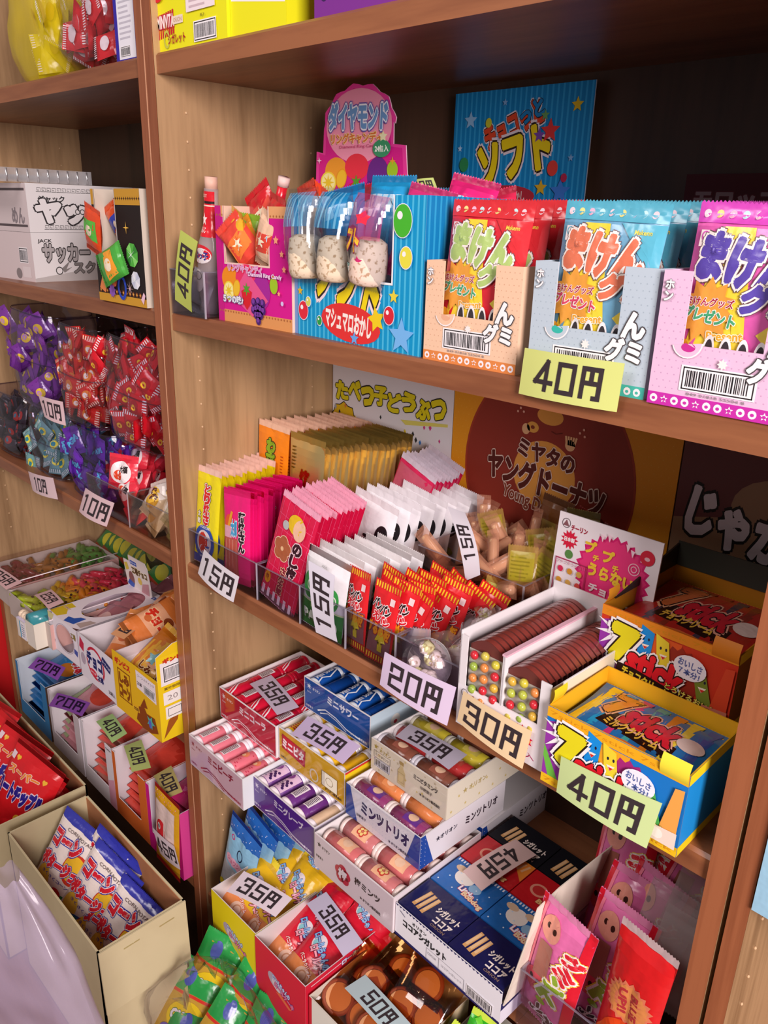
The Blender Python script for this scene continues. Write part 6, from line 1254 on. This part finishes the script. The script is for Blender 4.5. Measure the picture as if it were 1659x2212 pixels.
def a_br(p, W, H): p.rect(0, H * .3, W, H * .4, 'e8a880'); p.text('チョコ', W * .5, H * .5, W * .8, 20, 'd03020', .08, ('f0c898', .06)); p.ell(W * .3, H * .4, 8, 6, 'c86838'); p.ell(W * .7, H * .62, 10, 8, '8a4020')
cb = pouch('chocolate_bar_packet', .070, .110, .018, 'd87838', a_br, 6, 'e09050')
q_ = random.Random(17)
for i in range(13):
    lc = (-.27 + q_.uniform(0, .075), -.03 + q_.uniform(0, .13), Z4 + .030 + .0052 * i); rt = (-1.25 + q_.uniform(-.2, .3), q_.uniform(-.7, .7), q_.uniform(-.6, .6)); o = cb if i == 0 else dup(cb, lc, rt); o.location = lc; o.rotation_euler = rt
    tag(o, 'orange-brown chocolate bar packet heaped in the white carton with the red oval', 'snack packet', 'chocolate bar packets in the white carton')
for i, (x, y, z, c) in enumerate(((-.14, .10, .085, 'b83020'), (-.10, .14, .095, '9a2818'), (-.16, .17, .10, 'c85028'))):
    o = pouch('snack_packet', .07, .10, .018, c, a_br, i + 9, loc=(x, y, Z4 + z), rot=(-.9, .4 - .5 * i, .3)); tag(o, 'red snack packet on the heap behind the yellow carton beside the divider', 'snack packet', 'red packets behind the yellow carton')
# yellow corn-stick carton with a tall right side
bx = thing('corn_snack_box', 'yellow corn-stick snack carton with brown splashes and a tall right side', 'box', (-.163, -.039, Z4), (0, 0, .022))
w, d, h = .140, .16, .108; mb = Mb(); Y = 'ecc81c'
mb.box(0, w, 0, .0012, 0, h, Y); mb.box(0, .0012, 0, d, 0, h * .95, 'd8ccd0'); mb.box(0, w, d - .0012, d, 0, h, 'd8ccd0'); mb.box(0, w, 0, d, 0, .03, 'd8ccd0')
pr_ = [(0, 0), (.16, 0), (.16, .17), (.03, .165), (0, .150)]; sv = [(w - .0012, y, z) for y, z in pr_] + [(w, y, z) for y, z in pr_]
mb.add(sv[5:], [(0, 1, 2, 3, 4)], Y); mb.add(sv[:5], [(4, 3, 2, 1, 0)], 'e8e0e8'); mb.add(sv, [(i, (i + 1) % 5, 5 + (i + 1) % 5, 5 + i) for i in range(5)], 'ece4ec')
p, q, t = faces(mb, w, d, h)
p.rect(0, 0, 140, 108, 'e8b820'); p.text('ギンビス', 32, 94, 48, 12, 'c83020', .08); p.frame(14, 26, 40, 56, 2.2, '8a4810'); p.text('しみ', 34, 66, 30, 18, '8a4810', .09); p.text('コーン', 34, 42, 32, 22, '8a4810', .09)
p.poly([(66, 8), (76, 36), (92, 44), (100, 34), (124, 36), (132, 12), (110, 2), (84, 0)], '8a4418'); p.poly([(82, 40), (96, 60), (104, 44)], '8a4418'); p.poly([(60, 22), (78, 24), (76, 34), (58, 32)], 'f0b830'); p.text('全粒粉', 68, 28, 15, 7, '5a3010', .03)
p.poly([(76, 72), (134, 66), (134, 102), (76, 104)], 'ece0e4'); p.text('コーンスティック', 105, 96, 50, 5, '6a5a60', .01); p.text('20本', 86, 82, 15, 8, '4a4048', .02); p.bars(98, 70, 34, 17, 14); p.star(112, 24, 13, '58b0a0', 5, .45, 1.2); p.ell(110, 20, 4, 8, '5868c8')
q.rect(0, 0, 160, 148, 'f0d01c'); q.poly([(4, 4), (30, 30), (36, 52), (14, 34)], 'a05820'); q.rect(6, 98, 60, 40, 'f0ecec'); q.bars(10, 102, 40, 30, 15); q.text('ギンビス', 34, 140, 46, 8, 'c83020', .07); q.rect(8, 64, 52, 22, 'f4f0ec'); q.text('賞味期限', 24, 92, 28, 5, '8a7020', .02); q.text('20', 24, 75, 18, 9, '9a9090', .0); q.rect(10, 38, 36, 22, 'f4f0ec'); q.frame(14, 42, 24, 14, 1, '4a4448')
mb.obj('carton', bx)
def a_co(p, W, H): p.poly([(4, 6), (W - 4, H * .3), (W - 6, H - 8), (6, H * .7)], 'd8a030'); p.star(W * .5, H * .5, 14, '70a8b0', 5, .5); p.text('しみ', W * .5, H * .34, 28, 13, '6a2c10', .06, ('f0d8a0', .05))
cs = pouch('corn_snack_packet', .075, .115, .020, 'c8701c', a_co, 6, 'e0a838')
for i, (x, y, z, a, r) in enumerate(((.03, .012, .045, -.9, .3), (.075, .02, .035, -.8, -.3), (.10, .05, .06, -.9, .5), (.05, .065, .07, -1.0, -.2), (.04, .10, .075, -.8, .6))):
    lc = (-.163 + x, -.039 + y, Z4 + z); rt = (a, r, .1); o = cs if i == 0 else dup(cs, lc, rt); o.location = lc; o.rotation_euler = rt
    tag(o, 'brown and amber corn snack packet inside the yellow carton', 'snack packet', 'corn snack packets in the yellow carton')
for c in ((-.53, .24), (-.44, .25), (-.35, .235), (-.25, .25), (-.14, .245)):
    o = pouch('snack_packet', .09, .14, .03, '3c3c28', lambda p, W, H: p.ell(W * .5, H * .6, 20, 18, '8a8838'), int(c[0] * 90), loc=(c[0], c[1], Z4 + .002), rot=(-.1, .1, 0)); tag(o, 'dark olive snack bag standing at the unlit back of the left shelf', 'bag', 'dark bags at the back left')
PC = 'e8bcbc'
price('25円', (-.518, .011, .636), (-.429, -.002, .645), (-.422, -.035, .645), (-.515, -.024, .636), PC, 'pinkish price card on the rainbow gummy carton', .003)
price('25円', (-.680, -.027, .640), (-.576, -.022, .640), (-.566, -.057, .640), (-.650, -.063, .640), PC, 'pinkish price card at the far left, cut by the photo edge', .003)
price('25円', (-.442, .036, .606), (-.378, .052, .610), (-.366, .020, .606), (-.430, .006, .604), 'd8b0b0', 'pinkish price card inside the oval hole of the splashed carton', .002)
price('30円', (-.223, .075, .668), (-.193, -.002, .664), (-.229, -.008, .662), (-.256, .069, .668), 'e0a070', 'orange-tinted price card lying upside down on the chocolate bar heap', .003)
price('35円', (-.188, .036, .648), (-.110, .028, .645), (-.105, .001, .642), (-.188, .005, .644), 'e0a888', 'salmon price card inside the yellow corn-stick carton', .002)

# ---------------------------------------------------------------- bottom shelf, left bookcase: open-fronted cartons of flat packets
def flatbox(x, w, h, cin, cout, side, art, col, who, plabel, group, n=7, lean=-.95, d=.20, y=-.012, cut=True):
    bx = thing('snack_box', who, 'box', (x, y, Z5)); mb = Mb()
    mb.box(0, .0012, 0, d, 0, h, cin); mb.box(w - .0012, w, 0, d, 0, h, cin); mb.box(0, w, d - .0012, d, 0, h, cin); mb.box(0, w, 0, d, 0, .0012, cin)
    lo = h * (.28 if cut else .95); mb.box(0, w, 0, .0012, 0, lo, cin); mb.box(0, .012, 0, .0012, lo, h, cin); mb.box(w - .026, w, 0, .0012, lo, h, cin)
    p, q, t = faces(mb, w, d, h); p.hole = (12, lo * 1000, w * 1000 - 26, h * 1000 + 1); side(p, q, w * 1000, h * 1000, d * 1000); mb.obj('carton', bx)
    pk = pouch('snack_packet', w * .86, .135, .014, col, art, int(-x * 100), None, nu=10, nv=12)
    for i in range(n):
        lc = (x + w * .48, y + .010 + .004 * i, Z5 + .006 + i * (h - .028) / n); rt = (-1.40 + .015 * i, .02 * (i % 3 - 1), .02 * (i % 2)); o = pk if i == 0 else dup(pk, lc, rt); o.location = lc; o.rotation_euler = rt
        tag(o, plabel + (', topmost of the pile' if i == n - 1 else ', under the top one'), 'snack packet', group)
def s_plain(c1, c2, word=None, extra=None):
    def f(p, q, W, H, D):
        p.rect(0, 0, W, H, c1); q.rect(0, 0, D, H, c2)
        if word: p.text(word, W - 13, H - 14, 22, 5, '6a5a60', .02)
        if extra: extra(p, q, W, H, D)
    return f
def a_blu(p, W, H): p.poly([(0, H * .5), (W, H * .3), (W, H), (0, H)], '4898c8'); p.ell(W * .6, H * .34, 30, 18, 'c87828'); p.ell(W * .6, H * .78, 26, 14, 'b8b060'); p.text('ぷっぷ', W * .72, H * .52, 46, 26, 'c82838', .09, ('f0f0f8', .06), -.3); p.poly([(0, H - 14), (W, H - 20), (W, H - 14), (0, H - 8)], 'c83048')
flatbox(-.716, .158, .135, 'd8e0e8', '3080c0', s_plain('3c88c0', '50382c'), a_blu, '2878b8', 'blue-fronted carton of flat snack packets under the leftmost purple price card', 'blue snack packet with a wavy print in the blue-fronted carton', 'blue packets in the leftmost bottom carton')
def a_pk(p, W, H): p.ell(W * .55, H * .40, 34, 26, 'c84838'); p.ell(W * .35, H * .70, 22, 20, 'a87890'); p.poly([(0, 6), (20, 4), (14, 50), (0, 60)], '8a9868'); p.text('もち', W * .7, H * .66, 34, 20, '8a2840', .06, ('e8c8d0', .06))
flatbox(-.548, .146, .138, 'ece6ea', 'e0d4d8', s_plain('d8ccd0', 'ece4ec'), a_pk, 'c88890', 'white carton of mauve snack packets, second of the bottom row', 'mauve snack packet with a red dish print in the white carton', 'mauve packets in the second bottom carton')
def x_me(p, q, W, H, D): p.poly([(W - 26, 0), (W, 0), (W, H * .5), (W - 26, H * .4)], 'e8a8c0'); p.text('meito', W - 13, H - 8, 20, 5, '4a4048', .02); q.rect(0, 0, D, H * .4, 'e8a8c0')
def a_rd(p, W, H): p.poly([(0, 0), (W * .8, H * .1), (W * .7, H * .5), (0, H * .6)], 'd84838'); p.ell(W * .6, H * .8, 28, 16, 'c89890')
flatbox(-.396, .128, .140, 'eee8ec', 'f0ecf0', s_plain('ece6ec', 'e4d4dc', None, x_me), a_rd, 'c07868', 'white and pink carton with red-brown packets, third of the bottom row', 'red-brown snack packet in the white and pink carton', 'red-brown packets in the third bottom carton')
flatbox(-.2665, .122, .140, 'e8e0e4', 'e87030', s_plain('e07030', 'e87838'), lambda p, W, H: (p.poly([(0, 0), (W, 6), (W, H * .5), (0, H * .6)], 'e04838'), p.ell(W * .6, H * .8, 26, 16, 'b86050')), 'd03828', 'orange-edged carton of bright red packets, fourth of the bottom row', 'bright red snack packet in the orange-edged carton', 'red packets in the fourth bottom carton')
flatbox(-.1425, .112, .140, 'ece4ec', 'e02898', s_plain('d82090', 'e04898'), lambda p, W, H: (p.poly([(0, 0), (W, 6), (W, H * .5), (0, H * .6)], 'e0287c'), p.star(W * .3, H * .2, 10, 'f070b0')), 'c8206c', 'magenta-edged carton of deep pink packets, nearest the divider', 'deep pink snack packet in the magenta-edged carton', 'deep pink packets in the fifth bottom carton')
price('70円', (-.672, .022, .412), (-.585, .046, .414), (-.552, .013, .412), (-.646, -.011, .410), '9858c0', 'purple price card on the blue-fronted carton', .003, '2a1838')
price('70円', (-.503, -.009, .414), (-.421, .023, .416), (-.392, -.009, .414), (-.473, -.040, .412), '8c50a8', 'purple price card on the white carton of mauve packets', .003, '2a1838')
price('40円', (-.352, .035, .420), (-.274, .025, .420), (-.269, -.008, .418), (-.352, .001, .418), 'a8c880', 'pale green price card on the white and pink carton', .003)
price('40円', (-.239, .035, .420), (-.154, .007, .420), (-.169, -.022, .418), (-.246, .003, .418), 'b0bc70', 'olive-green price card on the orange-edged carton', .003)
price('40円', (-.135, .036, .420), (-.061, .014, .420), (-.067, -.014, .418), (-.134, .000, .418), 'b8a868', 'dull olive price card on the magenta-edged carton', .003)
def a_st(p, W, H):
    p.rect(W * .12, H * .3, W * .76, H * .55, 'e8d0c8'); p.ell(W * .36, H * .50, 15, 24, 'd02830'); p.ell(W * .30, H * .55, 5, 7, 'f4f0f0'); p.ell(W * .30, H * .55, 2.6, 4, '201c20'); p.ell(W * .44, H * .42, 5, 5, 'e8a090'); p.text('すもも', W * .5, H * .24, 34, 12, 'c83028', .05, ('f4e4dc', .06)); l = p.lay
    for i in range(14): p.ell(4 + (i * 11) % (W - 8), H * .88 + (i * 5) % 12, 1.4, 1.4, 'e8a090', 6); p.lay = l
o = pouch('plum_snack_bag', .078, .165, .014, 'd8a020', a_st, 6, 'c82c28', loc=(-.068, -.020, Z5 + .004), rot=(-.02, .06, 0)); tag(o, 'yellow and red plum snack bag standing against the divider', 'bag')
price('45円', (-.098, -.0285, .345), (-.026, -.0285, .352), (-.012, -.0285, .312), (-.078, -.0285, .302), 'e8d8e0', 'pinkish white price card on the plum snack bag beside the divider', .002)

# ---------------------------------------------------------------- on the display bench in front
ZB = .1203
def cbox(name, label, x0, x1, y0, y1, z1, flaps):
    b = thing(name, label, 'box', ((x0 + x1) / 2, (y0 + y1) / 2, ZB)); w, d, h = x1 - x0, y1 - y0, z1 - ZB; t = .003; mb = Mb(); K = 'cardboard_cream'
    for f in ((-w / 2, w / 2, -d / 2, -d / 2 + t, 0, h), (-w / 2, w / 2, d / 2 - t, d / 2, 0, h), (-w / 2, -w / 2 + t, -d / 2, d / 2, 0, h), (w / 2 - t, w / 2, -d / 2, d / 2, 0, h), (-w / 2, w / 2, -d / 2, d / 2, 0, t)): mb.box(*f, K)
    for f in ((-w / 2 + t, w / 2 - t, -d / 2 + t, -d / 2 + t + .0008, t, h - .002), (-w / 2 + t, w / 2 - t, d / 2 - t - .0008, d / 2 - t, t, h - .002), (w / 2 - t - .0008, w / 2 - t, -d / 2 + t, d / 2 - t, t, h - .002)): mb.box(*f, 'kraft')
    mb.obj('carton', b)
    for n, (sd, L, ang) in enumerate(flaps):
        mb = Mb()
        if sd == '+x': mb.box(0, .0025, -d / 2, d / 2, -L, 0, K); loc = (w / 2 + .001, 0, h); rot = (0, ang, 0)
        if sd == '-y': mb.box(-w / 2 + .004, w / 2 - .004, -.0025, 0, -L, 0, K); loc = (0, -d / 2 - .001, h); rot = (ang, 0, 0)
        if sd == '-x': mb.box(-.0025, 0, -d / 2 + .004, d / 2 - .004, 0, L, K); loc = (-w / 2, 0, h); rot = (0, ang, 0)
        mb.obj('flap', b, loc, rot)
    # clear packing tape strips
    for yy in (-.02, .035):
        mb = Mb(); mb.grid(lambda u, v: (w / 2 + .0042, yy - .012 + .024 * u, h - .10 + .085 * v), 2, 3, 'f0ecdc/c'); mb.obj('packing_tape', b)
cbox('cardboard_box', 'cream cardboard box full of corn-soup snack bags, nearest the camera at the lower left', -.185, .125, -.232, -.098, .400, (('+x', .11, -.04),))
def a_corn(p, W, H):
    p.rect(0, 0, W, 12, '287838'); p.rect(0, H - 14, W, 14, '3438a0'); p.poly([(0, 10), (W, 10), (W, H * .28), (0, H * .16)], '2c8844'); p.ell(W * .74, H * .56, 24, 26, 'd03c28'); p.ell(W * .72, H * .57, 20, 21, 'e8b830'); p.ell(W * .24, H * .26, 16, 26, 'e8c048'); p.ell(W * .24, H * .44, 10, 13, 'e8b838'); p.poly([(W * .1, 14), (W * .5, 16), (W * .52, 40), (W * .3, 30)], '3c68b8'); p.ell(W * .6, H * .22, 12, 10, 'c82c30')
    p.text('コーン', W * .40, H * .74, W * .62, 24, 'd02434', .085, ('f4ece4', .03), .06, ('3430a0', .07)); p.text('ポタージュ', W * .46, H * .50, W * .80, 22, 'd02434', .085, ('f4ece4', .03), .06, ('3430a0', .07)); p.text('CORN POTAGE', W * .58, H * .86, W * .6, 5, '6a5a58', .01); p.text('さくさくコーン', W * .5, H * .36, W * .6, 6, '3430a0', .02)
cb = pouch('corn_snack_bag', .105, .150, .034, 'ece0d8', a_corn, 4, '3438a0', back='d8d0c8', nu=16, nv=18)
for i, (x, y, z, rt) in enumerate(((-.122, -.208, .278, (-.5, .22, .22)), (-.060, -.195, .262, (-.42, .42, .25)), (-.025, -.205, .238, (-.6, .3, .2)), (.025, -.195, .238, (-.5, .28, .2)), (.050, -.215, .212, (-.8, .1, .12)), (-.06, -.222, .225, (-.8, .1, .1)), (.0, -.222, .207, (-.9, .15, .1)), (.060, -.190, .205, (-.4, .08, .1)), (-.12, -.222, .232, (-.9, -.05, .1)), (-.095, -.160, .268, (-.2, .5, .3)))):
    o = cb if i == 0 else dup(cb, (x, y, z), rt); o.location = (x, y, z); o.rotation_euler = rt
    tag(o, ('large upright corn-soup snack bag at the back left of the cream cardboard box' if i == 0 else 'white corn-soup snack bag with red lettering, tumbled in the cream cardboard box'), 'bag', 'corn-soup snack bags in the cardboard box')
cbox('cardboard_box', 'cardboard box of red heart-print snack bags, behind the corn-soup box', -.62, -.215, -.255, -.085, .395, ())
def a_hrt(p, W, H):
    p.text('スーパー', W * .42, H * .76, W * .6, 14, 'e88838', .06, ('f0d8c8', .04), .1); p.text('ハートチップル', W * .5, H * .56, W * .9, 30, '28208c', .09, ('f0d8e4', .05), .08); l = p.lay
    for x, y, r in ((.2, .86, 5), (.8, .82, 5), (.72, .30, 15), (.3, .24, 6)): p.ell(W * x - r * .45, H * y + r * .3, r * .6, r * .6, 'f0b838'); p.lay = l; p.ell(W * x + r * .45, H * y + r * .3, r * .6, r * .6, 'f0b838'); p.lay = l; p.poly([(W * x - r, H * y + r * .1), (W * x, H * y - r), (W * x + r, H * y + r * .1)], 'f0b838'); p.lay = l
    p.lay += 1; p.text('Heart', W * .72, H * .31, 17, 5, '8a3018', .02); p.text('Chiple', W * .72, H * .27, 17, 5, '8a3018', .02); p.rect(5, H - 30, 12, 12, 'f0d8e0')
hb = pouch('heart_snack_bag', .125, .165, .036, 'd81c24', a_hrt, 5, 'c8181c', nu=16, nv=18)
for i, (x, y, z, rt) in enumerate(((-.50, -.225, .31, (-.75, .1, .25)), (-.43, -.225, .300, (-.7, .25, .2)), (-.375, -.22, .300, (-.65, .25, .3)), (-.305, -.225, .280, (-.75, .12, .2)), (-.36, -.235, .28, (-.9, .1, .2)), (-.295, -.232, .262, (-.9, .08, .1)), (-.46, -.235, .28, (-.9, -.1, .2)), (-.310, -.205, .29, (-.45, .25, .25)), (-.55, -.23, .29, (-.8, .1, .2)))):
    o = hb if i == 0 else dup(hb, (x, y, z), rt); o.location = (x, y, z); o.rotation_euler = rt
    tag(o, 'red snack bag with yellow hearts and dark blue lettering in the rear cardboard box', 'bag', 'red heart-print bags in the rear cardboard box')
# big clear bag of green snack packets
def a_oya(p, W, H): p.rect(0, H * .62, W, H * .38, '28a048'); p.rect(0, H * .58, W, 4, 'd83828'); p.ell(W * .3, H * .8, 9, 13, '5060b0'); p.ell(W * .5, H * .34, W * .34, H * .2, 'e8c820'); p.text('OYA', W * .4, H * .34, 30, 14, 'e8e0e0', .07, ('6a8838', .05)); p.text('すっぱ', W * .7, H * .22, 30, 10, 'f4f0f4', .05, ('8a5a8a', .05)); p.ell(W * .24, H * .14, 9, 7, '7860a8'); p.rect(0, 0, W, 5, 'd83828')
ob = pouch('green_snack_packet', .090, .115, .022, 'c8a038', a_oya, 4, '209040', nu=12, nv=14)
for i, (x, y, z, rt) in enumerate(((.155, -.100, .210, (-.45, .35, .5)), (.215, -.095, .200, (-.5, .45, .4)), (.160, -.150, .185, (-.7, .25, .5)), (.225, -.145, .180, (-.7, .5, .5)), (.280, -.105, .180, (-.6, .3, .4)), (.335, -.105, .165, (-.5, .2, .3)), (.20, -.185, .15, (-.8, .2, .5)), (.285, -.155, .155, (-.8, .4, .4)), (.375, -.120, .150, (-.6, .3, .3)), (.33, -.165, .135, (-.7, .2, .5)))):
    o = ob if i == 0 else dup(ob, (x, y, z), rt); o.location = (x, y, z); o.rotation_euler = rt
    tag(o, 'green and yellow snack packet with red edges inside the big clear bag', 'snack packet', 'green snack packets in the big clear bag')
clear_bag('packaging_bag', .30, .235, .15, (.262, -.135, ZB), 'big crumpled clear bag of green snack packets below the roll-cake boxes', (0, .04, -.15), 5, 'f0eef4/c', ruff=.02)
# lavender translucent bag close to the camera
mb = Mb()
def lav(u, v):
    a = 2 * PI * u; n = noise.noise(Vector((math.cos(a) * 1.6, math.sin(a) * 1.6, v * 3.4 + 9))); n2 = noise.noise(Vector((math.cos(a) * 4, math.sin(a) * 4, v * 8)))
    e = (.80 + .25 * math.sin(PI * min(1, v * 1.2))) * (1 if v < .82 else 1 - (v - .82) * 3.2); r = 1 + .16 * n + .05 * n2
    return (.125 * math.cos(a) * e * r, .035 * math.sin(a) * e * r, v * .55 + .03 * n)
mb.grid(lav, 48, 40, 'c8b8d4/t'); mb.add([lav(i / 48, 0) for i in range(48)], [tuple(range(48))], 'c8b8d4/t')
tag(mb.obj('packaging_bag', loc=(.205, -.345, ZB), rot=(0, -.05, .35)), 'large translucent lavender plastic bag in the near lower left corner', 'bag')
# neighbouring things at the picture edges
mb = Mb(); carton(mb, .12, .10, .645, 'c81c20', closed=True); tag(mb.obj('snack_box', loc=(-.925, -.040, 0)), 'tall bright red box beyond the left divider', 'box')
mb = Mb(); mb.box(0, .03, 0, .002, 0, .09, '38c848'); tag(mb.obj('sign_card', loc=(-.835, -.0425, .56)), 'small vivid green card in front of the far left red box', 'sign')
mb = Mb(); mb.box(0, .12, 0, .0015, 0, .105, '9cc8e0/b'); tag(mb.obj('sign_card', loc=(.8312, -.0025, .8527), rot=(0, 0, 0)), 'light blue hanging card at the right edge of the picture', 'sign')
